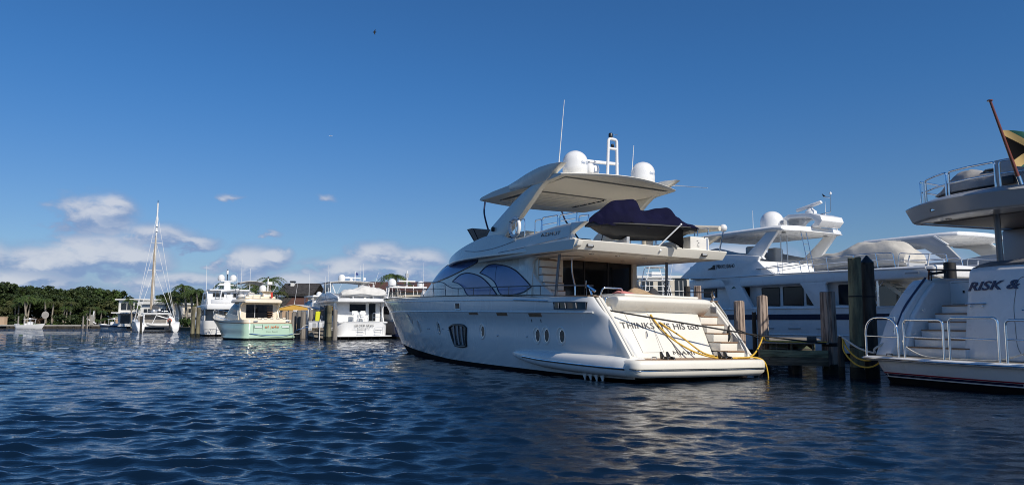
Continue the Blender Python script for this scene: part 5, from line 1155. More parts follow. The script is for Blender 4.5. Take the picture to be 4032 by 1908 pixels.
for y in (.9,.3,-.3,-.9,-1.5): G().bx(.55,.7,y-.2,y+.1,1.90,2.06).done('seat_cushion', 'beige_gel', Y5, bevel=.03)
for y in (1.35,-1.75): G().bx(.12,.2,y-.2,y+.2,1.68,1.78).done('stern_hatch', 'grey_gel', Y5, bevel=.02)
for y in (1.15,-1.45):
    nv_ = G().bx(-.02,.12,y-.36,y+.36,1.10,1.38).done('transom_niche', 'mint_gel', Y5, bevel=.02); G().bx(-.03,-.018,y-.33,y+.33,1.12,1.26).done('niche_panel', 'white_gel', nv_)  # niche block with a thin white panel on its face
    G().bx(-.06,.1,y-.38,y+.30,.62,.70).done('boarding_step', 'mint_gel', Y5, bevel=.02)
for y in (1.6,.75,-1.9): G().tube([(.02,y,1.45),(-.06,y,.45)], .014, 6).done('transom_seam', 'grey_line', Y5)
text('name_lettering', 'el jefe', 'letter_orange', Y5, lambda u, v, w: (-.06-w, .56-u, 1.10+v), width=1.36, size=.34)
text('port_lettering', 'Palm Beach', 'letter_grey', Y5, lambda u, v, w: (-.10-w, .42-u, .72+v), width=1.1, size=.12)
# flybridge gear
fb = G().bx(2.6,5.2,-1.5,1.5,3.86,4.1).done('fly_coaming', 'butter_gel', Y5, bevel=.1, seg=3)
G().ball((4.2,1.3,4.08), (.55,.4,.28), 14, 8).done('covered_console', 'white_cloth', Y5); G().ball((4.4,.3,4.35), (.45,.4,.2), 14, 8).done('seat_cover', 'beige_cloth', Y5)
G().bx(3.6,4.4,-.4,.8,4.1,4.32).done('fly_seat', 'butter_gel', Y5, bevel=.08)
G().xz([(3.2,3.86),(4.2,3.86),(3.9,4.6),(3.5,4.6)], -1.5, -.55).done('radar_arch', 'butter_gel', Y5, bevel=.08)
G().ball((3.8,-1.0,4.62), (.75,.85,.06), 18, 6).done('arch_top', 'butter_gel', Y5)
dome(Y5, (4.1,-.75,4.66), .34, .6); G().tube([(4,-1.22,4.6),(4,-1.22,6.0)], .06, 8).done('light_mast', 'white_gel', Y5); G().bx(3.8,4.2,-1.6,-1.1,5.3,5.6).done('mast_box', 'white_gel', Y5, bevel=.04); G().ball((4,-1.24,6.02), .1, 10, 6).done('mast_lamp', 'black', Y5)
rails(Y5, 'fly_rail', [[(2.5,1.6,3.86),(2.5,1.6,4.3),(2.4,-1.6,4.3),(2.4,-1.6,3.86)]], .02)
for y in (.8,.1): G().tube([(2.45,y,3.86),(2.45,y,4.3)], .015, 6).done('fly_rail', 'chrome', Y5)
rows = [[(6.4,y,5.2+.25*(1-(y/1.4)**2)) for y in np.linspace(1.3,-1.3,9)], [(5.2,y,5.42+.25*(1-(y/1.4)**2)) for y in np.linspace(1.3,-1.3,9)], [(4.6,y,5.38+.25*(1-(y/1.4)**2)) for y in np.linspace(1.3,-1.3,9)]]
bi = G().shell(rows, (0,0,.04)).done('bimini_top', 'white_cloth', Y5)
for s in (1,-1):
    for x0, x1 in ((5.2,6.3),(5.2,4.7)): G().tube([(x0,s*1.3,3.8),(x1,s*1.28,5.25)], .025, 6).done('bimini_pole', 'steel', bi)
antenna(Y5, (5.2,1.0,3.9), (5.2,1.0,7.9), .025); antenna(Y5, (3.8,-1.7,4.6), (3.5,-2.2,5.8), .015); antenna(Y5, (4.6,1.6,3.9), (4.6,1.6,6.3), .015)
pp = [(x, H5.y(min(x,15), H5.sheer(x))-.1, H5.sheer(x)+.14+.035*x) for x in (4,7,10,12.5,14.3,15.0)]
for s in (1,-1):
    G().tube(crom([(x, s*y, z) for x, y, z in pp]+[(15.2,0,2.75)], 4), .022, 6).done('bow_rail', 'chrome', Y5)
    for x, y, z in pp: G().tube([(x,s*y,H5.sheer(x)+.02),(x,s*y,z)], .016, 6).done('stanchion', 'chrome', Y5)
f5 = tag(G().shell([[(0,0,0),(.02,-.08,-.02),(.0,-.2,.04)],[(-.05,-.0,-.3),(.03,-.1,-.36),(.0,-.22,-.30)],[(-.1,0,-.5),(.0,-.12,-.56),(.0,-.25,-.5)]], (.01,0,0)).done('flag', 'flag_red', None), 'small red flag on the mint green yacht\'s flybridge', 'flag'); put_on(M5, f5, 2.35, -.85, 4.5)
rope('mooring_line', 'blue line from the mint green yacht\'s stern to the wooden dock', [tuple(M5 @ Vector(p)) for p in ((-.1,2.0,.6),(-.35,.6,.45),(-.4,-1.0,.42),(-.2,-2.2,.55))]+[(-20.2,70.0,.9),(-19.2,70.1,1.2)], .03, 'blue_rope')
rope('mooring_line', 'white line swinging from the mint green yacht\'s quarter to the dock', [tuple(M5 @ Vector(p)) for p in ((.2,-2.3,.5),(-.2,-2.9,.55))]+[(-20.0,70.2,.8),(-19.6,70.3,1.3),(-19.2,70.3,1.35)], .035, 'white_rope')

# ------------------------------------------------------------------ white yacht with the covered tender (silver lettering)
Y6 = boat('motor_yacht', 'white yacht with a white covered tender above its stern door and balcony', -14.16, 71.13, 28)
M6 = mat_of(-14.16, 71.13, 28)
H6 = Hull(stem=[(-.5,17.5),(1,19.5),(3,22)], aft=[(-.5,.5),(.3,.3),(1.7,.1)], beam=[(-.5,2.2),(.3,2.6),(1,2.62),(1.7,2.6),(3,2.7)], sheer=[(0,1.62),(8,1.8),(15,2.4),(22,3)], x0=7, ta=.01, rnd=.9)
H6.band(.26, H6.sheer, 40, 10).done('hull', 'white_gel', Y6, smooth=40)
H6.band(-.5, .262, 30, 3).done('antifouling', 'antifoul', Y6)
H6.band(H6.sheer, lambda x: H6.sheer(x)+.06, 40, 1, off=.05).done('rub_rail', 'white_gel', Y6)
po = [(1,2.6),(-.2,2.75),(-.45,2.6),(-.55,1.2),(-.55,0)]; po = po+[(x,-y) for x, y in po[-2::-1]]
G().xy(po, .27, .36).done('swim_platform', 'white_gel', Y6, bevel=.02)
for k in range(7): G().bx(-.45,.3,2.3-.75*k,2.36-.75*k,.02,.268).done('platform_bracket', 'antifoul', Y6)
G().bx(.2,14,-2.4,2.4,1.55,1.66).done('main_deck', 'white_gel', Y6)
G().bx(2.0,12,-2.25,2.1,1.66,3.7).done('saloon_house', 'white_gel', Y6, bevel=.08)
for a, b, c_, d in ((-.75,.88,2.63,3.42),):
    wn = G().bx(1.965,2.0,a,b,c_,d).done('stern_window', 'dark_glass', Y6); G().tube([(1.96,a,c_),(1.96,b,c_),(1.96,b,d),(1.96,a,d)], .03, 6, closed=True).done('window_frame', 'white_gel', wn)
dd = G().bx(1.96,2.0,-1.77,-1.02,1.72,3.45).done('stern_door', 'dark_glass', Y6); G().tube([(1.955,-1.77,1.72),(1.955,-1.02,1.72),(1.955,-1.02,3.45),(1.955,-1.77,3.45)], .035, 6, closed=True).done('door_frame', 'white_gel', dd)
for s in (1,-1):
    G().xz([(2.1,3.55),(1.3,3.55),(1.55,2.9),(1.5,2.2),(1.2,1.66),(2.1,1.66)], s*2.3, s*2.42).done('side_wing', 'white_gel', Y6, bevel=.03)
    for x0 in (3.4,5.2,7.0): win_rect(Y6, x0, x0+1.5, 2.3, 3.3, 2.1 if s > 0 else -2.25, s, 'tint_glass')
    G().xz([(9.5,3.9),(6.5,4.55),(3.0,4.50),(.4,4.05),(.3,3.85),(9.5,3.85)], s*2.35, s*2.5).done('fly_side', 'white_gel', Y6, bevel=.03)
    H6b = [(x, s*2.505, 3.93) for x in (1.2, 6.5)]; G().tube(H6b, .05, 6).done('side_stripe', 'navy_gel', Y6)
out = [(10,2.3),(6,2.55),(1.2,2.6),(.6,2.4),(.35,1.4),(.3,0)]; out = out+[(x,-y) for x, y in out[-2::-1]]
G().loft([[(x+.1,y*.97,3.52) for x, y in out],[(x,y,3.60) for x, y in out],[(x,y,3.80) for x, y in out],[(x+.1,y*.95,3.90) for x, y in out]]).done('boat_deck', 'white_gel', Y6, smooth=40)
rails(Y6, 'balcony_rail', [[(.4,.95,1.66),(.4,.95,2.45),(.3,-.55,2.45),(.3,-.55,1.66)],[(.4,-1.0,1.66),(.4,-1.0,2.5),(.4,-1.85,2.5),(.4,-1.85,1.66)],[(.4,-1.0,2.08),(.4,-1.85,2.08)],[(.4,.95,2.05),(.3,-.55,2.05)]], .02)
for y in (.5,0,-1.4): G().tube([(.38,y,1.66),(.38,y,2.46)], .015, 6).done('balcony_rail', 'chrome', Y6)
def deck_chair(name, label, M0, x, y, z, rz):
    o = thing(name, label, 'chair'); put_on(M0, o, x, y, z, rz)
    G().bx(-.25,.25,-.27,.27,.42,.47).done('seat', 'white_gel', o); G().bx(.22,.27,-.27,.27,.47,1.05).done('backrest', 'white_gel', o)
    for a in (-.22,.22):
        for b in (-.24,.24): G().bx(a-.02,a+.02,b-.02,b+.02,0,.42).done('leg', 'white_gel', o)
    for b in (-.27,.27): G().bx(-.25,.25,b-.025,b+.025,.62,.66).done('armrest', 'white_gel', o)
    return o
deck_chair('deck_chair', 'white deck chair left of the stern door on the balcony', M6, 1.0, .55, 1.66, 0); deck_chair('deck_chair', 'white deck chair nearest the stern door on the balcony', M6, 1.1, -.35, 1.66, .3)
text('name_lettering', 'SILVER SEAS', 'letter_grey', Y6, lambda u, v, w: (-.02-w, .90-u, 1.20+v), width=1.88, size=.32)
text('port_lettering', 'LIGHTHOUSE PT, FL', 'letter_grey', Y6, lambda u, v, w: (-.02-w, .62-u, .98+v), width=1.25, size=.13)
rails(Y6, 'boarding_rail', [[(-.1,.65,.4),(-.1,.65,1.12),(-.1,1.05,1.12)],[(-.1,-.15,.4),(-.1,-.15,1.05)],[(-.1,-1.05,.4),(-.1,-1.05,1.12),(-.1,-1.95,1.12)],[(-.1,-1.8,.4),(-.1,-1.8,1.1)]], .016)
for y0, z in ((.6,.85),(.6,.6),(-1.1,.85),(-1.1,.6)): G().bx(-.08,-.04,y0-.65,y0,z,z+.03).done('hull_step', 'grey_line', Y6)
cover_boat('tender', 'tender under a taut white cover on the stern deck of the silver lettered yacht', M6, -1.9, 2.6, 4.0, [(0,.5),(.1,.72),(.3,.85),(.5,1.2),(.7,1.0),(.92,.86),(1,.5)], [(0,.5),(.15,.8),(.8,.85),(1,.6)], -.3, 'white_cloth').rotation_euler = (0,0,R(90+28-90)); bpy.data.objects['tender.001'].location = (M6 @ Vector((1.6,-.35,4.0)))
# flybridge frame with clear curtains
for s in (1,-1):
    G().tube([(3.6,s*1.9,4.5),(5.2,s*1.9,5.62),(8.2,s*1.8,5.55),(8.8,s*1.9,4.4)], .06, 8).done('bimini_frame', 'white_gel', Y6); G().tube([(4.3,s*2.2,4.5),(4.35,s*2.2,5.5)], .05, 8).done('bimini_post', 'white_gel', Y6)
    for x in (6.2,7.2): G().tube([(x,s*1.9,4.5),(x,s*1.85,5.6)], .03, 6).done('bimini_pole', 'steel', Y6)
    G().bx(5.3,8.2,s*1.86,s*1.87,4.75,5.45).done('curtain_pane', 'tint_glass', Y6)
rows = [[(x,y,5.60+.14*(1-(y/2.2)**2)-.02*(x-6)**2*.4) for y in np.linspace(2.25,-2.3,11)] for x in (4.3,5.2,6.5,7.8,8.6)]
G().shell(rows, (0,0,.06)).done('bimini_top', 'white_cloth', Y6)
G().bx(6.5,8.5,-2.2,2.2,3.9,4.55).done('fly_console', 'white_gel', Y6, bevel=.12)
dome(Y6, (6.3,.55,5.8), .36, .72); G().tube([(6.5,-.9,5.7),(6.5,-.9,6.9)], .05, 8).done('light_mast', 'white_gel', Y6)
rd = G().lathe([(.2,0),(.2,.25),(.1,.35)], (6.5,-.5,5.75), 12).done('radar_pedestal', 'white_gel', Y6); G().bx(6.44,6.56,-1.5,.45,6.12,6.26).done('radar_scanner', 'white_gel', rd, bevel=.03)
G().lathe([(.16,0),(.16,.3)], (6.5,-1.9,5.95), 12).done('gps_antenna', 'white_gel', Y6)
for a, b in (((5,2.2,4.3),(5,2.25,7.4)),((5,2.5,3.9),(5,2.55,6.2)),((5,-1.35,5.2),(5,-1.35,7.6)),((5,-2.45,5.0),(5,-2.95,6.7)),((5,-1.0,5.8),(5,-1.0,7.4))): antenna(Y6, a, b, .022)
f6 = tag(G().shell([[(0,0,0),(0,-.1,.05),(0,-.25,0)],[(0,0,-.25),(0,-.12,-.2),(0,-.28,-.27)]], (.01,0,0)).done('flag', 'flag_blue', None), 'small dark blue flag by the radar of the silver lettered yacht', 'flag'); put_on(M6, f6, 6.45, -.95, 6.7)
rope('mooring_line', 'thin dark line from the silver lettered yacht\'s starboard quarter', [tuple(M6 @ Vector(p)) for p in ((-.4,-2.4,.4),(-.2,-3.6,.7),(.6,-5.2,1.6))], .02, 'black_rope')

# ------------------------------------------------------------------ tall white yacht behind the mint one
Y7 = boat('motor_yacht', 'tall white pilothouse yacht with twin radar domes behind the mint green yacht', -31.8, 84.5, 27)
M7 = mat_of(-31.8, 84.5, 27)
H7 = Hull(stem=[(-.5,21),(1,23),(3.5,26)], aft=[(-.5,.5),(1.8,.1)], beam=[(-.5,2.7),(.3,3.0),(1,3.1),(3,3.2)], sheer=[(0,1.75),(9,1.85),(16,2.8),(26,3.8)], x0=9, ta=.008, rnd=.7)
H7.band(.2, H7.sheer, 36, 8).done('hull', 'white_gel', Y7, smooth=40); H7.band(-.5, .202, 26, 3).done('antifouling', 'antifoul', Y7); H7.band(.82, .88, 26, 1, off=.05).done('rub_rail', 'white_gel', Y7)
for k in range(4): G().bx(-.35+.15*k,.6,-.6,1.6,.2+.26*k,.42+.26*k).done('stern_step', 'white_gel', Y7, bevel=.02)
for y in (2.0,2.25,2.5): G().bx(-.0,.05,y-.02,y+.02,.62,.76).done('hull_slot', 'grey_line', Y7)
G().bx(2.5,17,-2.6,2.6,1.7,3.4).done('saloon_house', 'white_gel', Y7, bevel=.1)
for s in (1,-1):
    G().xz([(4.2,3.3),(.5,3.3),(.9,2.6),(1.0,1.75),(4.2,1.75)], s*2.75, s*2.9).done('side_wing', 'white_gel', Y7, bevel=.04)
    for x in (1.5,2.8): win_rect(Y7, x, x+.7, 2.3, 2.95, s*2.9, s, 'tint_glass', r=.25)
    for x in (6,8.5,11): win_rect(Y7, x, x+1.8, 2.2, 3.0, s*2.6, s, 'dark_glass')
    rails(Y7, 'deck_rail', [[(.3,s*2.7,3.6),(.3,s*2.7,4.2),(4,s*2.7,4.2),(4,s*2.7,3.6)]], .02)
    for x in (1.3,2.5): G().tube([(x,s*2.7,3.6),(x,s*2.7,4.2)], .016, 6).done('stanchion', 'chrome', Y7)
    G().xz([(4.4,3.5),(4.0,4.0),(4.0,5.2),(9.5,5.2),(11,4.4),(13,3.6)], s*2.35, s*2.45).done('pilothouse_side', 'white_gel', Y7, bevel=.04)
    for x in (5,7): win_rect(Y7, x, x+1.5, 4.3, 4.95, s*2.45, s, 'dark_glass')
out = [(16,2.5),(12,2.95),(.8,3.0),(.0,2.7),(-.3,1.5),(-.35,0)]; out = out+[(x,-y) for x, y in out[-2::-1]]
G().xy(out, 3.0, 3.58).done('boat_deck', 'white_gel', Y7, bevel=.08, seg=3)
G().bx(2.45,2.499,-1.6,.6,1.75,2.95).done('saloon_door', 'black_glass', Y7)
G().bx(4.0,10.5,-2.34,2.34,3.58,5.25).done('pilothouse', 'white_gel', Y7, bevel=.06)
for a, b, c_, d in ((.55,1.8,4.5,5.02),(-.15,.28,4.5,5.02),(-1.7,-.46,4.48,5.02)):
    wn = G().bx(3.965,4.0,a,b,c_,d).done('aft_window', 'black_glass', Y7); G().tube([(3.96,a,c_),(3.96,b,c_),(3.96,b,d),(3.96,a,d)], .025, 6, closed=True).done('window_frame', 'white_gel', wn)
ld = G().tube([(3.9,1.5,4.1),(3.9,1.5,5.3)], .025, 6).done('ladder_rail', 'chrome', Y7); G().tube([(3.9,1.1,4.1),(3.9,1.1,5.3)], .025, 6).done('ladder_rail', 'chrome', Y7)
for k in range(4): G().tube([(3.9,1.5,4.3+.25*k),(3.9,1.1,4.3+.25*k)], .02, 6).done('ladder_rung', 'chrome', Y7)
G().bx(3.97,4.0,.7,1.6,4.2,4.34).done('pilothouse_vent', 'grey_gel', Y7)
out = [(11,1.5),(10.5,2.3),(4,2.4),(3.5,2.2),(3.4,0)]; out = out+[(x,-y) for x, y in out[-2::-1]]
G().xy(out, 5.252, 5.42).done('pilothouse_roof', 'white_gel', Y7, bevel=.05)
ms_ = G().xz([(5.2,5.4),(6.4,5.4),(6.0,6.5),(5.5,6.5)], -.25, .45).done('radar_mast', 'white_gel', Y7, bevel=.04)
G().bx(5.3,6.1,-.9,1.15,5.95,6.03).done('mast_spreader', 'white_gel', ms_); G().bx(5.4,6.0,-.65,.85,6.42,6.52).done('mast_spreader', 'white_gel', ms_)
for y in (.78,-.58): dome(ms_, (5.7,y,6.52), .40, .75)
G().tube([(5.7,.1,6.5),(5.7,.1,7.9)], .05, 8).done('mast_pole', 'black', ms_); G().lathe([(.12,0),(.14,.1),(.14,.4),(.08,.45)], (5.7,.1,7.35), 12).done('mast_camera', 'white_gel', ms_)
rd = G().bx(5.4,5.55,-.2,1.0,6.1,6.22).done('radar_scanner', 'white_gel', ms_)
antenna(Y7, (4.6,2.5,4.6), (4.6,2.55,8.3), .035); antenna(Y7, (4.0,-2.3,4.4), (4.0,-2.3,8.0), .035); antenna(Y7, (5,1.6,5.4), (5,1.6,6.1), .02); antenna(Y7, (5,1.2,5.4), (5,1.2,5.9), .02)
td = thing('tender', 'small open tender with a black outboard on the tall white yacht\'s deck', 'dinghy'); put_on(M7, td, 1.6, .2, 3.62, R(80))
G().loft([[(x,w_,.55),(x,w_*.8,.1),(x,-w_*.8,.1),(x,-w_,.55)] for x, w_ in ((-1.8,.7),(.5,.8),(1.6,.4),(2.0,.05))]).done('tender_hull', 'white_gel', td, bevel=.04)
G().bx(-.3,.3,-.35,.35,.55,1.15).done('console', 'white_gel', td, bevel=.08); G().bx(-2.15,-1.75,-.2,.2,.5,1.15).done('outboard_cowl', 'black', td, bevel=.08); G().bx(-2.05,-1.85,-.07,.07,-.1,.5).done('outboard_leg', 'black', td)
G().tube([(1.0,0,.6),(.9,0,1.5),(-1.0,0,1.75)], .09, 8).done('davit_arm', 'white_gel', td)

# ------------------------------------------------------------------ catamaran
Y8 = boat('catamaran', 'white sailing catamaran with a tall mast and furled sail, seen from astern', -53.2, 111.91, 30.5, cat='catamaran')
M8 = mat_of(-53.2, 111.91, 30.5)
for s in (1,-1):
    cy = s*2.36; secs = []
    for x, hw, zt, zb in ((-.4,.42,.62,-.1),(.0,.56,.95,-.3),(.8,.66,1.45,-.4),(2,.74,1.55,-.5),(6,.78,1.62,-.5),(10,.62,1.75,-.5),(12.5,.25,1.9,-.3),(13.2,.04,1.95,.2)):
        secs.append([(x,cy+hw,zt),(x,cy+hw*1.0,zt*.5),(x,cy+hw*.72,.05),(x,cy,zb),(x,cy-hw*.72,.05),(x,cy-hw,zt*.5),(x,cy-hw,zt)])
    hl = G().loft(secs).done('hull', 'white_gel', Y8, bevel=.06, smooth=40)
    for k in range(4): G().bx(-.35+.28*k,.6,cy-.36,cy+.36,.42+.26*k,.46+.26*k).done('stern_step', 'white_gel', Y8, bevel=.015)
    G().tube([(x,cy+s*.79,.35) for x in (1,6,9)], .03, 6).done('boot_stripe', 'red_line', Y8)
    rails(Y8, 'guard_rail', [[(.6,cy+s*.5,1.5),(.6,cy+s*.5,2.2),(6,cy+s*.6,2.25),(12.4,cy,2.5)]], .018)
    for x in (2,4,6,8,10): G().tube([(x,cy+s*.55,1.55),(x,cy+s*.55,2.25)], .015, 6).done('stanchion', 'chrome', Y8)
G().bx(.9,9.5,-1.9,1.9,.68,1.1).done('bridge_deck', 'white_gel', Y8, bevel=.08)
C8 = House(1.1, [(1.6,2.5),(5,2.5),(8,1.9),(9.6,.8)], [(1.6,2.55),(5,2.62),(7.5,2.3),(9.6,1.4)], 4, .08); C8.loft([1.6+8*i/16 for i in range(17)], 20).done('cabin', 'white_gel', Y8, smooth=45)
G().bx(.5,4.5,-1.75,2.1,2.66,2.86).done('cockpit_roof', 'white_gel', Y8, bevel=.07, seg=3)
G().bx(1.55,1.6,-1.25,1.75,1.35,2.6).done('cockpit_screen', 'sail_bag', Y8)
for y in (-1.6,1.95): G().xz([(.6,2.7),(1.5,2.7),(1.6,1.2),(.2,1.2)], y-.06, y+.06).done('roof_support', 'white_gel', Y8, bevel=.03)
G().bx(1.5,1.56,2.05,2.65,1.6,2.4).done('side_curtain', 'sail_bag', Y8)
rails(Y8, 'helm_rail', [[(2.8,-1.6,2.86),(2.8,-1.6,3.15),(2.8,1.3,3.15),(2.8,1.3,2.86)]], .025); G().ball((2.9,.45,3.2), .18, 12, 8).done('radar_dome', 'white_gel', Y8)
G().bx(2.2,2.3,-1.3,1.5,2.88,3.0).done('roof_panel', 'dark_glass', Y8)
ms_ = G().tube([(6.3,.35,2.4),(6.3,.35,20.4)], [.17,.12], 10).done('mast', 'white_gel', Y8)
G().tube([(6.1,.62,3.4),(6.1,.55,12.0),(6.2,.42,15.2)], [.18,.12,.04], 8).done('furled_sail', 'sail_tan', ms_)
for z, hw in ((5.0,1.15),(9.6,1.0),(14.0,.8)): G().tube([(6.1,.35+hw,z),(6.35,.35,z+.04),(6.1,.35-hw,z)], .05, 6).done('spreader', 'white_gel', ms_)
bm_ = G().tube([(6.0,.35,3.5),(2.4,-.3,3.35)], .16, 10).done('boom', 'white_gel', Y8); G().loft([[(x,y+.2,z),(x,y,z+h_),(x,y-.2,z),(x,y,z-.1)] for x, y, z, h_ in ((6.0,.35,3.6,.7),(4,.0,3.5,.55),(2.5,-.28,3.4,.4))]).done('sail_bag', 'sail_bag', bm_)
for s in (1,-1):
    for p, z in (((5.9,s*2.95+.0,1.6),14.0),((5.6,s*2.9,1.6),18.5),((5.2,s*2.7,1.6),9.6)): G().tube([p,(6.2,.35+s*.05,z)], .028, 5).done('shroud', 'white_gel', ms_)
G().tube([(13,0,1.9),(6.3,.35,18.5)], .035, 6).done('forestay', 'steel', ms_); G().tube([(6.0,.30,3.6),(6.25,.30,18.6)], .02, 5).done('halyard', 'black', ms_)
G().lathe([(.05,0),(.05,.35),(.02,.5)], (6.3,.35,20.4), 8).done('masthead_light', 'black', ms_)
for z in (15.8,16.6): G().bx(6.0,6.15,.2,.5,z,z+.3).done('mast_fitting', 'white_gel', ms_)
td = thing('dinghy', 'white inflatable dinghy with outboard hung across the catamaran\'s stern', 'dinghy'); put_on(M8, td, -.1, .05, 1.0, R(90))
for s in (1,-1): G().tube(crom([(-1.4,s*.55,.05),(0,s*.6,.05),(1.0,s*.45,.12),(1.5,s*.1,.25)], 5), .2, 10).done('tube', 'white_cloth', td)
G().bx(-1.2,1.1,-.5,.5,-.08,.0).done('floor', 'grey_gel', td); G().bx(1.15 if False else -1.75,-1.4,-.2,.2,.3,.85).done('outboard_cowl', 'black', td, bevel=.08); G().bx(-1.7,-1.5,-.06,.06,-.45,.3).done('outboard_leg', 'black', td)
G().tube([(.8,.2,.3),(.3,.1,1.5),(-1.4,.0,1.0)], .07, 8).done('davit_arm', 'white_gel', td)
lr = life_ring('horseshoe_buoy', 'orange horseshoe buoy on the catamaran\'s starboard stern rail', 'orange', .26); put_on(M8, lr, .3, -1.55, 1.75, R(90))

# ------------------------------------------------------------------ wooden docks, posts and awning on the left
gp = 'dock pilings behind the mint green yacht'
ORD = ('first','second','third','fourth','fifth','sixth','seventh','eighth','ninth','tenth','eleventh')
for i, (x, z, r_) in enumerate(((-23.35,2.61,.13),(-22.94,2.67,.17),(-22.45,2.73,.18),(-22.09,2.59,.13),(-21.74,2.82,.21),(-21.41,2.61,.12),(-21.06,2.73,.24),(-20.53,2.88,.22),(-20.17,2.64,.16),(-19.47,2.76,.2),(-19.12,2.7,.2))):
    piling(ORD[i]+' grey dock piling from the left in the row right of the mint green yacht', x, 75.0+.9*((i*7) % 3), r_, z, 'piling_grey', flute=.05, group=gp, weed=False)
piling('thick olive piling with banded rings in front of the silver lettered yacht', -16.49, 67.0, .23, 3.15, 'piling_olive', cap=None, bands=(2.5,1.55), group='mooring pilings in the channel')
piling('slimmer leaning olive piling left of the thick banded one', -16.86, 67.3, .16, 3.1, 'piling_olive', lean=(.03,0), cap=.1, group='mooring pilings in the channel')
piling('grey grooved piling right of the banded piling', -16.29, 68.5, .20, 2.76, 'piling_grey', flute=.05, group=gp, weed=False)
piling('left of the paired olive pilings in open water by the catamaran', -34.75, 81.0, .21, 3.25, 'piling_olive', group='mooring pilings in the channel')
piling('right of the paired olive pilings in open water by the catamaran', -34.30, 81.3, .21, 3.18, 'piling_olive', group='mooring pilings in the channel')
piling('slim dark piling in front of the catamaran\'s stern', -52.1, 104.5, .14, 2.35, 'piling_dark', group='mooring pilings in the channel')
dk = thing('wooden_dock', 'small wooden dock with dock boxes beside the silver lettered yacht', 'dock', (-17.9, 70.0, 0))
for k in range(28): G().bx(-1.3,1.35,.3*k,.3*k+.27,1.06,1.12).done('plank', 'plank_grey', dk, smooth=0)
G().bx(-1.25,-.55,-.06,-.01,.86,1.05).done('fascia_board', 'board_brown', dk); G().bx(-.6,1.3,-.07,-.02,.84,1.06).done('fascia_board', 'piling_dark', dk); G().bx(-.1,.35,-.09,-.065,.86,1.05).done('fascia_board', 'plank_grey', dk)
for z, a in ((.62,-.12),(.35,-.25)): G().prism([(-1.2,-.05,z+.2),(.4,-.05,z+.2+a),(.4,-.05,z+a-.02),(-1.2,-.05,z)], (0,.05,0)).done('brace_board', 'plank_grey', dk)
for x in (-1.2,0.4,1.2):
    for y in (.2,4,8): G().lathe([(.13,-1),(.13,1.05)], (x,y,0), 10).done('dock_pile', 'piling_dark', dk)
G().bx(1.05,1.3,-.05,.2,.3,.95).done('dock_post', 'varnish', dk)
for lab, x, s_ in (('white berth number sign on the left end of the small dock', -1.05, 'B-30'), ('white berth number sign right of the banded piling', 1.12, 'B-32')):
    so = thing('berth_sign', lab, 'sign', (-17.9+x, 69.9, 1.02)); G().bx(-.16,.16,-.03,0,-.13,.13).done('board', 'white_gel', so)
    text('lettering', s_, 'letter_black', so, lambda u, v, w: (-.13+u, -.035-w, -.07+v), width=.26, size=.17, thick=.01)
for lab, x, w_ in (('white dock box with rounded lid, left of its neighbour', -.85, .42), ('white dock box with a grey panel by the dock ladder', .1, .5)):
    bo = thing('dock_box', lab, 'box', (-17.9+x, 70.35, 1.12)); G().bx(-w_,w_,-.25,.3,0,.5).done('box_body', 'white_gel', bo, bevel=.03); G().bx(-w_-.03,w_+.03,-.28,.33,.5,.6).done('box_lid', 'white_gel', bo, bevel=.04)
    G().bx(-w_*.1,w_*.8,-.262,-.25,.06,.44).done('box_panel', 'grey_gel', bo)
ly = thing('towel', 'bright lime yellow jacket hanging on a dock post', 'jacket', (-18.55, 71.0, 1.75))
G().shell([[(x,.08*math.sin(9*x),z) for x in np.linspace(-.22+.04*z,.22-.1*(1-z),7)] for z in np.linspace(0,.9,7)], (0,.06,0)).done('cloth', 'lime_cloth', ly, smooth=60)
G().tube([(0,.1,-.7),(0,.1,.9)], .05, 8).done('hook_post', 'piling_grey', ly)
pt = tag(G().tube([(-18.05,69.8,-.3),(-18.0,69.8,1.9)], .04, 8).done('ladder_pole', 'white_gel', None), 'white pole standing at the dock edge left of the banded piling', 'pole')
aw = thing('awning', 'peaked boat awning with white top and yellow underside above the dock pilings', 'awning', (-22.9, 78.0, 0))
for s, xe, ze in ((-1,-1.65,3.05),(1,2.5,2.92)):
    rows = [[(0,y,3.44),(xe*.5,y,(3.44+ze)/2+.04),(xe,y,ze)] for y in (-.1,1.5,3.2)]; G().shell(rows, (0,0,.03)).done('awning_top', 'white_cloth', aw); G().shell([[(p[0],p[1],p[2]-.012) for p in q] for q in rows], (0,0,-.015)).done('awning_lining', 'yellow_vinyl', aw)
G().prism([(-1.55,-.06,2.86),(1.5,-.06,2.86),(1.4,-.06,3.1),(0,-.06,3.38),(-1.5,-.06,3.05)], (0,.03,0)).done('awning_valance', 'yellow_vinyl', aw)
for x in (-1.5,1.5):
    for y in (.0,3.1): G().tube([(x,y,0),(x,y,2.95)], .05, 8).done('awning_pole', 'white_gel', aw)
antenna(aw, (0,0,3.4), (.35,0,5.9), .02, 'flag_pole')
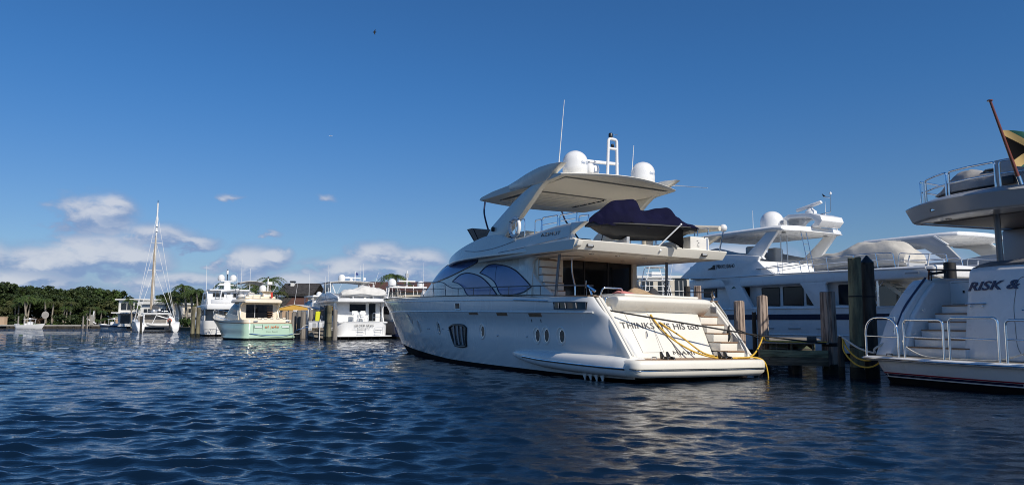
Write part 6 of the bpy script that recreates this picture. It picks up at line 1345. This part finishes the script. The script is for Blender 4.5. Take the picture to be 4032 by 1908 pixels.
# boats half hidden between them
b9 = boat('motor_boat', 'white express cruiser with blue windscreen half hidden behind the yellow awning', -20.3, 82.0, 30, cat='boat')
H9 = Hull(stem=[(-.5,9),(1,11),(3,13)], aft=[(-.5,0),(3,0)], beam=[(-.5,1.6),(1,2.0),(3,2.2)], sheer=[(0,2.4),(13,3.3)], x0=3, ta=.01); H9.band(-.5, H9.sheer, 24, 6).done('hull', 'white_gel', b9)
C9 = House(2.4, [(.5,1.8),(5,1.8),(9,.6)], [(.5,4.2),(3.5,4.2),(6,3.3),(9,2.9)], 4, .08); C9.loft([.5+8.5*i/14 for i in range(15)], 18).done('cabin', 'white_gel', b9, smooth=45)
for s in (1,-1): windowp(b9, [(1.4,3.45),(3,3.45),(4.6,3.35)], [(1.4,3.95),(3,3.95),(4.1,3.6)], C9.y, 'tint_glass', 'white_gel', s, off=.02)
G().bx(.2,4,-1.7,1.7,4.35,4.5).done('hardtop', 'white_gel', b9, bevel=.05); dome(b9, (2,.5,4.5), .3, .5); antenna(b9, (2.5,1.5,4.4), (2.5,1.5,7), .02); antenna(b9, (2.5,-1.5,4.4), (2.2,-2.4,6.5), .02)
for s in (1,-1):
    for x in (.4,3.8): G().tube([(x,s*1.6,3.2),(x,s*1.6,4.4)], .05, 6).done('hardtop_post', 'white_gel', b9)
b10 = boat('motor_yacht', 'white yacht with a dome and radar arch right behind the cream yacht\'s bow', -9.3, 73.5, 28)
H10 = Hull(stem=[(-.5,14),(1,16),(3,18)], aft=[(-.5,.3),(3,.3)], beam=[(-.5,2.1),(1,2.4),(3,2.5)], sheer=[(0,1.6),(18,2.8)], x0=6, ta=.01); H10.band(.2, H10.sheer, 24, 6).done('hull', 'navy_gel', b10); H10.band(-.5,.202,20,2).done('antifouling', 'antifoul', b10)
G().bx(1.8,10,-2.1,2.1,1.6,3.6).done('saloon_house', 'white_gel', b10, bevel=.1); G().bx(1.0,9,-2.3,2.3,3.62,4.1).done('boat_deck', 'white_gel', b10, bevel=.12); G().bx(1.77,1.8,-1.2,1.2,1.8,3.3).done('saloon_door', 'black_glass', b10)
for s in (1,-1):
    for x0 in (2.6,5): win_rect(b10, x0, x0+1.8, 2.4, 3.2, s*2.1, s, 'dark_glass')
    G().xz([(4.6,4.1),(3.6,4.1),(3.0,5.1),(3.6,5.1)], s*1.9, s*2.0).done('arch_leg', 'white_gel', b10)
G().bx(2.8,3.8,-2.05,2.05,5.1,5.25).done('arch_top', 'white_gel', b10, bevel=.04); dome(b10, (3.3,1.6,5.25), .42, .78); dome(b10, (3.3,-1.5,5.25), .36, .6)
G().tube([(3.3,0,5.2),(3.3,0,6.9)], .06, 8).done('light_mast', 'white_gel', b10); rd = G().bx(3.25,3.37,-.9,.9,5.75,5.88).done('radar_scanner', 'white_gel', b10); G().bx(3.2,3.4,-.15,.15,6.2,6.6).done('mast_lamp', 'grey_gel', b10)
antenna(b10, (3.5,-1.9,5.2), (3.5,-1.9,7.8), .02)
G().bx(.2,1.8,-2.0,2.0,1.62,2.3).done('cockpit_cover', 'beige_cloth', b10, bevel=.15, seg=3)

# ------------------------------------------------------------------ foliage builders
def leaf_mesh(name, n, shape, size, seed, m, out=.6):
    """crown of many leaf quads gathered in clumps; shape(rng) -> clump centre, radius"""
    g = np.random.default_rng(seed); V = []; F = []
    for c in range(n):
        ctr, rad = shape(g); k = int(46*rad/.9)+10
        d = g.normal(size=(k,3)); d /= np.linalg.norm(d, axis=1)[:,None]; p = np.array(ctr)+d*rad*(g.random((k,1))**.4)*np.array([1,1,.72])
        nrm = d*out+g.normal(size=(k,3))*.55+np.array([0,0,.45]); nrm /= np.linalg.norm(nrm, axis=1)[:,None]
        a = np.cross(nrm, g.normal(size=(k,3))); a /= np.linalg.norm(a, axis=1)[:,None]; b = np.cross(nrm, a); s = size*g.uniform(.6,1.35,(k,1))
        q = np.stack([p-a*s, p-b*s*.55+nrm*s*.12, p+a*s, p+b*s*.55+nrm*s*.12], 1)
        base = len(V)*0+sum(len(x) for x in V); V.append(q.reshape(-1,3)); F.append(np.arange(base, base+4*k).reshape(-1,4))
    V = np.concatenate(V); F = np.concatenate(F); me = bpy.data.meshes.new(name); me.from_pydata(V.tolist(), [], F.tolist()); me.materials.append(MATS[m]); me.shade_smooth(); return me
def ell(rx, ry, rz, zc, r0=.5, r1=1.0, flat=.2):
    def f(g):
        d = g.normal(size=3); d /= np.linalg.norm(d); k = g.random()**.33; 
        z = d[2]*rz*k
        if z < -rz*flat*2: z *= .4
        return (d[0]*rx*k, d[1]*ry*k, zc+z), g.uniform(r0, r1)
    return f
def limbs(hgt, r, seed, spread=2.0):
    g = np.random.default_rng(seed); G_ = G(); G_.tube([(0,0,-.3),(.1*g.normal(),.1*g.normal(),hgt*.35),(.2*g.normal(),.2*g.normal(),hgt*.6)], [r*1.2,r*.85,r*.6], 8)
    for k in range(6):
        a = 6.28*k/6+g.random(); z0 = hgt*g.uniform(.3,.55); G_.tube([(0,0,z0),(spread*.5*math.cos(a),spread*.5*math.sin(a),z0+hgt*.18),(spread*math.cos(a),spread*math.sin(a),z0+hgt*.3)], [r*.45,r*.3,r*.12], 6)
    return G_.mesh('trunk', smooth=60)
TREES = []
for i, (mt, rx, rz, zc) in enumerate((('leaf_dark',3.6,2.6,5.6),('leaf_dark',4.2,2.3,5.8),('leaf_mid',3.2,2.6,5.2),('leaf_olive',3.4,2.2,5.0),('leaf_dark',3.0,3.2,5.2))):
    TREES.append((leaf_mesh('crown', 62, ell(rx, rx*.9, rz, zc), .30, 20+i, mt), limbs(zc+.4, .28, 40+i, rx*.7)))
for me, tr in TREES: tr.materials.append(MATS['bark'])
def tree(label, x, y, sc, k, rz=0, group=None, z=.5, name='broadleaf_tree', sz=None):
    o = thing(name, label, 'tree', (x, y, z), (0,0,rz), group); o.scale = (sc, sc, sz or sc); link('crown', TREES[k][0], None, o); link('trunk', TREES[k][1], None, o); return o
def palm_meshes(seed, hgt, lean, n=20, L=2.3, m='palm_leaf'):
    g = np.random.default_rng(seed); top = Vector((lean,.1,hgt)); tk = G().tube(crom([(0,0,-.3),(lean*.15,0,hgt*.4),(lean*.6,.05,hgt*.75),top], 5), [.20]*6+[.16]*5+[.14]*5, 9).mesh('trunk', smooth=60); tk.materials.append(MATS['palm_trunk'])
    c = G()
    for i in range(n):
        a = 6.28*i/n+g.normal()*.2; up = g.uniform(-.35,1.0); l = L*g.uniform(.8,1.1); d = Vector((math.cos(a),math.sin(a),0)); sd = Vector((-d.y,d.x,0)); sp_pts = []
        for k in range(9):
            t = k/8; sp_pts.append(top+d*(l*t*(1-.12*t))+Vector((0,0,l*(up*.55*t-(.55+.25*up)*t*t))))
        for k in range(1,9):
            p, q = sp_pts[k-1], sp_pts[k]; wdt = .42*math.sin(math.pi*min(.12+.85*k/8,.97))+.06
            for sg in (1,-1):
                for h_ in (0,.5):
                    b = p.lerp(q, h_); e = b+sd*sg*wdt*g.uniform(.8,1.1)+(q-p)*.9+Vector((0,0,-wdt*g.uniform(.35,.8))); c.add([b, b.lerp(q,.45), e], [(0,1,2)])
        for k in range(8): c.add([sp_pts[k]+sd*.02, sp_pts[k]-sd*.02, sp_pts[k+1]-sd*.015, sp_pts[k+1]+sd*.015], [(0,1,2,3)])
    cm = c.mesh('crown', smooth=0, fix=False); cm.materials.append(MATS[m]); return cm, tk
PALMS = [palm_meshes(1,5.2,.5), palm_meshes(2,6.2,-.6,22,2.5), palm_meshes(3,4.4,.9,18,2.2), palm_meshes(4,5.6,-.15,20,2.2,'leaf_olive'), palm_meshes(5,2.4,.1,18,2.0,'leaf_mid')]
def palm(label, x, y, sc, k, rz=0, group=None, z=.5):
    o = thing('palm_tree', label, 'palm tree', (x, y, z), (0,0,rz), group); o.scale = (sc,)*3; link('crown', PALMS[k][0], None, o); link('trunk', PALMS[k][1], None, o); return o
PX = lambda px, d: (px-2016)/2912*d
rg = np.random.default_rng(11)
ORD = ('first','second','third','fourth','fifth','sixth','seventh','eighth','ninth','tenth','eleventh','twelfth','thirteenth','fourteenth','fifteenth','sixteenth','seventeenth')
ga, gb = 'trees of the dense shoreline wood', 'palms along the far shore'
# skyline heights of the wood from left to right
for i in range(16):
    px = -40+33*i; y = 188+rg.uniform(-5,6); top = float(np.interp(px, (0,60,120,230,330,420,500),(9.6,9.3,8.6,8.0,8.4,8.6,7.2)))*y/162
    tree(ORD[i]+' tree from the left on the skyline of the wood behind the far dock', PX(px,y), y, top/8.4*rg.uniform(.96,1.06), (0,1,4,0,2)[i % 5], rg.random()*6, ga)
for i in range(14):
    px = -20+34*i; y = 176+rg.uniform(-3,4); top = float(np.interp(px, (0,100,230,330,470),(7.0,7.0,6.3,6.6,6.4)))*y/162
    tree(ORD[i]+' tree from the left in the front rank of the shoreline wood', PX(px,y), y, top/8.2*rg.uniform(.9,1.08), (1,4,0,3,2)[i % 5], rg.random()*6, ga)
tree('olive spreading tree at the left edge of the far shore', PX(15,166), 166, .62, 3, 1.0, ga)
for i, (px, d, sc, k) in enumerate(((70,170,.9,3),(82,169,.95,0),(107,168,1.1,1),(112,167,1.15,0),(118,169,1.0,1),(190,168,1.15,0),(214,167,.95,3),(258,168,.95,2),(268,168,.9,0),(284,168,.95,3),(342,170,.75,2),(362,168,.75,3),(382,170,.8,0),(405,168,.75,2))):
    palm(ORD[i]+' slender palm from the left before the wood on the far shore', PX(px,d), d, sc, k, rg.random()*6, gb)
for i, (px, d, sc) in enumerate(((385,166,.6),(398,166,.55),(420,167,.7))): palm(ORD[i]+' low bushy palm from the left at the far dock\'s right end', PX(px,d), d, sc, 4, rg.random()*6, gb)
# hedges and shrubs on the shore
def hedge(label, x0, x1, y, h_, m, seed, d=1.6, name='hedge', n=None):
    w_ = x1-x0; me = leaf_mesh('foliage', n or int(w_*5), lambda g: ((g.uniform(-w_/2,w_/2), g.uniform(0,d), g.uniform(.3,h_-.4)), g.uniform(.4,.75)), .22, seed, m)
    o = thing(name, label, 'hedge', ((x0+x1)/2, y, .5)); link('foliage', me, None, o); return o
hedge('long clipped dark hedge behind the far dock', PX(218,165), PX(345,165), 165, 2.7, 'leaf_dark', 61)
hedge('rounded dark shrub mass left of the small white boat', PX(28,165), PX(102,165), 165, 2.7, 'leaf_dark', 62)
hedge('brown leaved shrub between the palms on the far shore', PX(135,166), PX(185,166), 166, 1.9, 'leaf_brown', 63)
hedge('small bright green clipped bush at the right end of the far dock', PX(447,163), PX(473,163), 163, 2.2, 'leaf_bright', 64, n=16)
for k, (a_, b_) in enumerate(((-40,110),(100,230),(220,350),(340,470))):
    hedge(('dense dark undergrowth at the left end of the wood', 'dense dark undergrowth behind the brown shrub', 'dense dark undergrowth behind the long hedge', 'dense dark undergrowth at the right end of the wood')[k], PX(a_,173), PX(b_,173), 173, 5.2, 'leaf_dark', 81+k, d=3, name='undergrowth', n=190)
# seawall, lawn strip, far docks
sw = struct(G().bx(-130,-70,164.0,164.5,-.8,.62).done('seawall', 'piling_dark', None)); lw = struct(G().bx(PX(155,168)-2,PX(205,168),164.6,172,.60,1.0).done('lawn', 'grass', None, bevel=.2))  # seawall's dark colour stands in for the shade under the dock
fd = thing('far_dock', 'low pale dock running along the far shore', 'dock', (-97, 161.0, 0))
for k in range(60): G().bx(-20+.7*k,-20+.7*k+.66,0,2.2,.62,.74).done('plank', 'concrete', fd, smooth=0)
for k in range(12): G().lathe([(.16,-1),(.16,.62)], (-19+3.5*k,.3,0), 8).done('dock_pile', 'piling_dark', fd)
G().bx(-20,22,-.06,0,.50,.78).done('dock_edge', 'concrete', fd)
gq = 'slim white capped posts of the far dock'
for i, px in enumerate((83,107,337,354,481,494)): piling(ORD[i]+' slim pale post from the left along the far dock', PX(px,160), 160, .15, 2.6, 'piling_grey', group=gq, weed=False)
kk = thing('dock_crane', 'white boat lift crane on the far dock', 'crane', (PX(372,161), 161, .7)); G().bx(-.3,.3,-.2,.4,0,2.2).done('crane_post', 'concrete', kk); G().tube([(0,0,0),(.3,0,3.0)], .14, 8).done('crane_mast', 'white_gel', kk); G().tube([(-1.2,0,1.4),(.9,0,.3)], .12, 8).done('crane_arm', 'white_gel', kk)
for lab, px, d, col in (('tan wall at the left edge of the far shore', 8, 162, 'stucco_tan'), ('tan wall at the right end of the far dock', 483, 162, 'stucco_tan')):
    wl = thing('garden_wall', lab, 'wall', (PX(px,d), d, .5)); G().bx(-1.1,1.1,0,1,0,1.9 if px < 100 else 1.75).done('wall', col, wl); G().bx(-1.2,1.2,-.1,1.1,1.9 if px < 100 else 1.75,2.05 if px < 100 else 1.88).done('coping', 'stucco_white' if px > 100 else col, wl)
sg = thing('basketball_hoop', 'pale round backed hoop sign on a pole on the far lawn', 'hoop', (PX(187,165), 165, .9)); G().tube([(0,0,0),(0,0,1.4)], .07, 8).done('pole', 'concrete', sg); G().lathe([(.8,-.03),(.8,.03)], (0,0,2.0), 18, 'y').done('board', 'concrete', sg)
def small_boat(label, x, y, L, rz, stripe):
    o = thing('motor_boat', label, 'boat', (x, y, 0), (0,0,rz)); o.scale = (1.05,1,.82); Hq = Hull(stem=[(-.4,L*.85),(.3,L*.93),(1.3,L)], aft=[(-.4,0),(1.3,0)], beam=[(-.4,.9),(.3,1.2),(1.2,1.35)], sheer=[(0,.85),(L*.5,.95),(L,1.3)], x0=L*.3, ta=.0)
    Hq.band(-.4, Hq.sheer, 24, 5).done('hull', 'white_gel', o)
    if stripe: Hq.band(.35, .72, 24, 2, off=.02).done('hull_stripe', 'navy_gel', o)
    rows = [[(x_, Hq.y(x_, .9)*k, Hq.sheer(x_)-.08) for k in (.95,0,-.95)] for x_ in np.linspace(.1, L-.3, 12)]; G().grid(rows).done('deck', 'white_gel', o)
    G().bx(L*.38,L*.52,-.45,.45,.8,1.7).done('console', 'white_gel', o, bevel=.1); G().bx(L*.28,L*.58,-.9,.9,2.35,2.45).done('t_top', 'white_gel', o, bevel=.03)
    for a in (.32,.54):
        for s in (1,-1): G().tube([(L*a,s*.7,.85),(L*(a+.01),s*.75,2.36)], .04, 6).done('t_top_leg', 'white_gel', o)
    G().ball((L*.42,0,2.55), .2, 10, 6).done('radar', 'white_gel', o); G().bx(L*.26,L*.33,-.5,.5,.85,1.35).done('helm_seat', 'white_gel', o, bevel=.06)
    for y_ in (-.35,.35): G().bx(-.55,-.05,y_-.2,y_+.2,.5,1.25).done('outboard', 'grey_gel', o, bevel=.08)
    antenna(o, (L*.3,.5,2.4), (L*.55,.5,2.9), .03); return o
small_boat('small white centre console boat on the left of the far dock', PX(84,159), 159, 5.4, R(0), False)
small_boat('navy sided white centre console boat left of the catamaran', PX(500,157.5), 157.5, 5.2, R(180), True)
# trees and palms behind the catamaran and the marina
gc = 'trees behind the catamaran'
for i, (px, d, sc, k) in enumerate(((672,158,.86,0),(700,160,.95,1),(722,152,.80,0),(748,156,.98,1),(776,158,.95,0),(800,156,.90,4),(812,150,.72,3))): tree(ORD[i]+' dark tree from the left in the clump right of the catamaran\'s mast', PX(px,d), d, sc*.98, k, rg.random()*6, gc)
for i, (px, d, sc, k) in enumerate(((667,142,1.0,0),(690,141,1.0,3),(720,142,1.15,2),(741,140,1.25,1),(766,139,1.22,0),(785,138,1.1,1))): palm(ORD[i]+' palm from the left between the catamaran and the paired pilings', PX(px,d), d, sc, k, rg.random()*6, 'palms behind the catamaran', .5)
for i, (px, d, sc, k) in enumerate(((527,146,.85,1),(540,148,.8,0),(596,160,.95,0),(616,158,.9,3),(628,158,.85,2))): palm(ORD[i]+' palm from the left around the white modern house', PX(px,d), d, sc, k, rg.random()*6, 'palms at the white modern house', .5)
hedge('green hedge at the waterside right of the catamaran', PX(700,134), PX(780,134), 134, 1.8, 'leaf_mid', 71)
for i, (px, d, sc, k) in enumerate(((990,101,1.05,0),(1010,103,1.1,3),(1046,100,1.12,0),(1066,98,1.08,1),(1080,97,.95,2),(1095,101,.9,3))): palm(ORD[i]+' palm crown from the left above the mint green yacht', PX(px,d), d, sc, k, rg.random()*6, 'palms behind the mint green yacht', .5)
for i, (px, d, sc, k) in enumerate(((908,118,1.15,1),(928,119,1.1,0))): palm(('left','right')[i]+' palm behind the twin radar domes of the tall white yacht', PX(px,d), d, sc, k, rg.random()*6, 'palms behind the twin domes', .5)
palm('wind blown palm above the long brown roof, right of the silver lettered yacht', PX(1568,118), 118, 1.62, 0, 2.1, None, .5)
for i, (px, d, sc, k) in enumerate(((1185,120,.80,2),(1215,124,.86,2),(1240,121,.80,2),(1262,126,.74,3))): tree(ORD[i]+' bright green tree from the left behind the dark shingled house', PX(px,d), d, sc, k, rg.random()*6, 'trees behind the shingled house')
# ------------------------------------------------------------------ houses
def cube_part(o, name, m, *b, bevel=0): return G().bx(*b).done(name, m, o, bevel=bevel)
hA = thing('house', 'white flat roofed modern house behind the catamaran', 'house', (-72, 150, .5))
cube_part(hA, 'wall', 'stucco_white', -7.5,-2.5,0,8,0,5.3); cube_part(hA, 'wall', 'stucco_white', 1.0,7.5,-8,-1,0,4.3); cube_part(hA, 'wall', 'stucco_white', -2.5,1.5,-2,6,0,4.9)
cube_part(hA, 'roof', 'stucco_white', -8,-2,-.6,8.2,5.3,5.55); cube_part(hA, 'roof', 'stucco_white', .6,8,-8.6,-.6,4.3,4.6); cube_part(hA, 'balcony', 'stucco_white', -8,-2.4,-1.8,0,2.6,2.85)
for x0, x1, z0, z1, y in ((-7.0,-4.6,3.3,4.7,-.05),(-4.2,-2.9,3.3,4.7,-.05),(-7,-3,.6,2.3,-.05),(1.6,3.0,2.6,3.4,-8.05),(4.2,7.0,2.5,3.4,-8.05),(-2.0,1.0,3.2,4.2,-2.05)):
    wn = G().bx(x0,x1,y,y+.06,z0,z1).done('window', 'window_far', hA); G().bx((x0+x1)/2-.05,(x0+x1)/2+.05,y-.03,y,z0,z1).done('mullion', 'stucco_white', wn)
hB = thing('house', 'small beige house with grey porch roof right of the catamaran', 'house', (-64.2, 146, .5))
cube_part(hB, 'wall', 'stucco_cream', -1.4,1.6,0,5,0,3.9); G().prism([(-1.9,-1.4,1.9),(2.0,-1.4,1.9),(1.4,0,2.5),(-1.3,0,2.5)], (0,.02,.08)).done('porch_roof', 'concrete', hB)
for x in (-.9,.6): wn = G().bx(x,x+.5,-.05,.01,2.7,3.5).done('window', 'window_far', hB); 
for x in (-1.5,0,1.6): cube_part(hB, 'porch_post', 'stucco_white', x-.06,x+.06,-1.2,-1.08,0,1.9)
def gable(o, x0, x1, y0, y1, ze, zr, m, axis='x', ov=.5):
    if axis == 'x':
        ym = (y0+y1)/2
        for a in ((y0-ov,ym),(y1+ov,ym)): G().prism([(x0-ov,a[0],ze-.12),(x1+ov,a[0],ze-.12),(x1+ov,a[1],zr),(x0-ov,a[1],zr)], (0,0,.16)).done('roof', m, o)
    else:
        xm = (x0+x1)/2
        for a in ((x0-ov,xm),(x1+ov,xm)): G().prism([(a[0],y0-ov,ze-.12),(a[0],y1+ov,ze-.12),(a[1],y1+ov,zr),(a[1],y0-ov,zr)], (0,0,.16)).done('roof', m, o)
hC = thing('house', 'cream house with dark shingle roof and brown lower gable behind the awning', 'house', (-30.6, 105, .5))
cube_part(hC, 'wall', 'stucco_cream', -1.6,1.9,.5,6,0,4.9); cube_part(hC, 'wall', 'stucco_cream', -6.5,-1.6,.8,7,0,4.6); cube_part(hC, 'eave', 'stucco_white', -1.9,2.2,.2,6.2,4.72,4.92)
gable(hC, -2.2, 2.0, .3, 7, 4.95, 6.5, 'roof_dark'); G().prism([(-1.4,-1.2,2.9),(2.0,-1.2,2.9),(1.6,.45,4.5),(-.6,.45,4.5)], (0,0,.12)).done('lower_roof', 'roof_brown', hC)
G().prism([(-1.9,-1.3,3.0),(-1.35,-1.25,3.0),(-.55,.4,4.55),(-1.7,.4,4.55)], (0,0,.1)).done('lower_roof', 'roof_dark', hC); cube_part(hC, 'porch_wall', 'stucco_tan', -1.6,2.0,-.9,.4,0,2.9)
ch = cube_part(hC, 'chimney', 'stucco_white', -1.6,-1.1,2.6,3.2,5.6,6.75); G().bx(-1.7,-1.0,2.5,3.3,6.76,6.95).done('chimney_cap', 'black', ch)
sd_ = thing('satellite_dish', 'pale round satellite dish on the cream house wall', 'dish', (-32.9, 104.6, 2.7), (0,0,0)); G().ball((0,0,0), (.38,.12,.42), 14, 8).done('dish', 'concrete', sd_); G().tube([(0,.1,0),(0,.8,-.2)], .05, 6).done('bracket', 'black', sd_)
hD = thing('house', 'long house with a plain red brown roof behind the silver lettered yacht', 'house', (-19.5, 122, .5)); cube_part(hD, 'wall', 'stucco_cream', -5,6,0,8,0,6.0); gable(hD, -5, 6, 0, 8, 6.0, 7.6, 'roof_brown')
for x in (-3.5,-1,1.5,4): wn = G().bx(x,x+1.2,-.05,.01,3.6,5.0).done('window', 'window_far', hD)
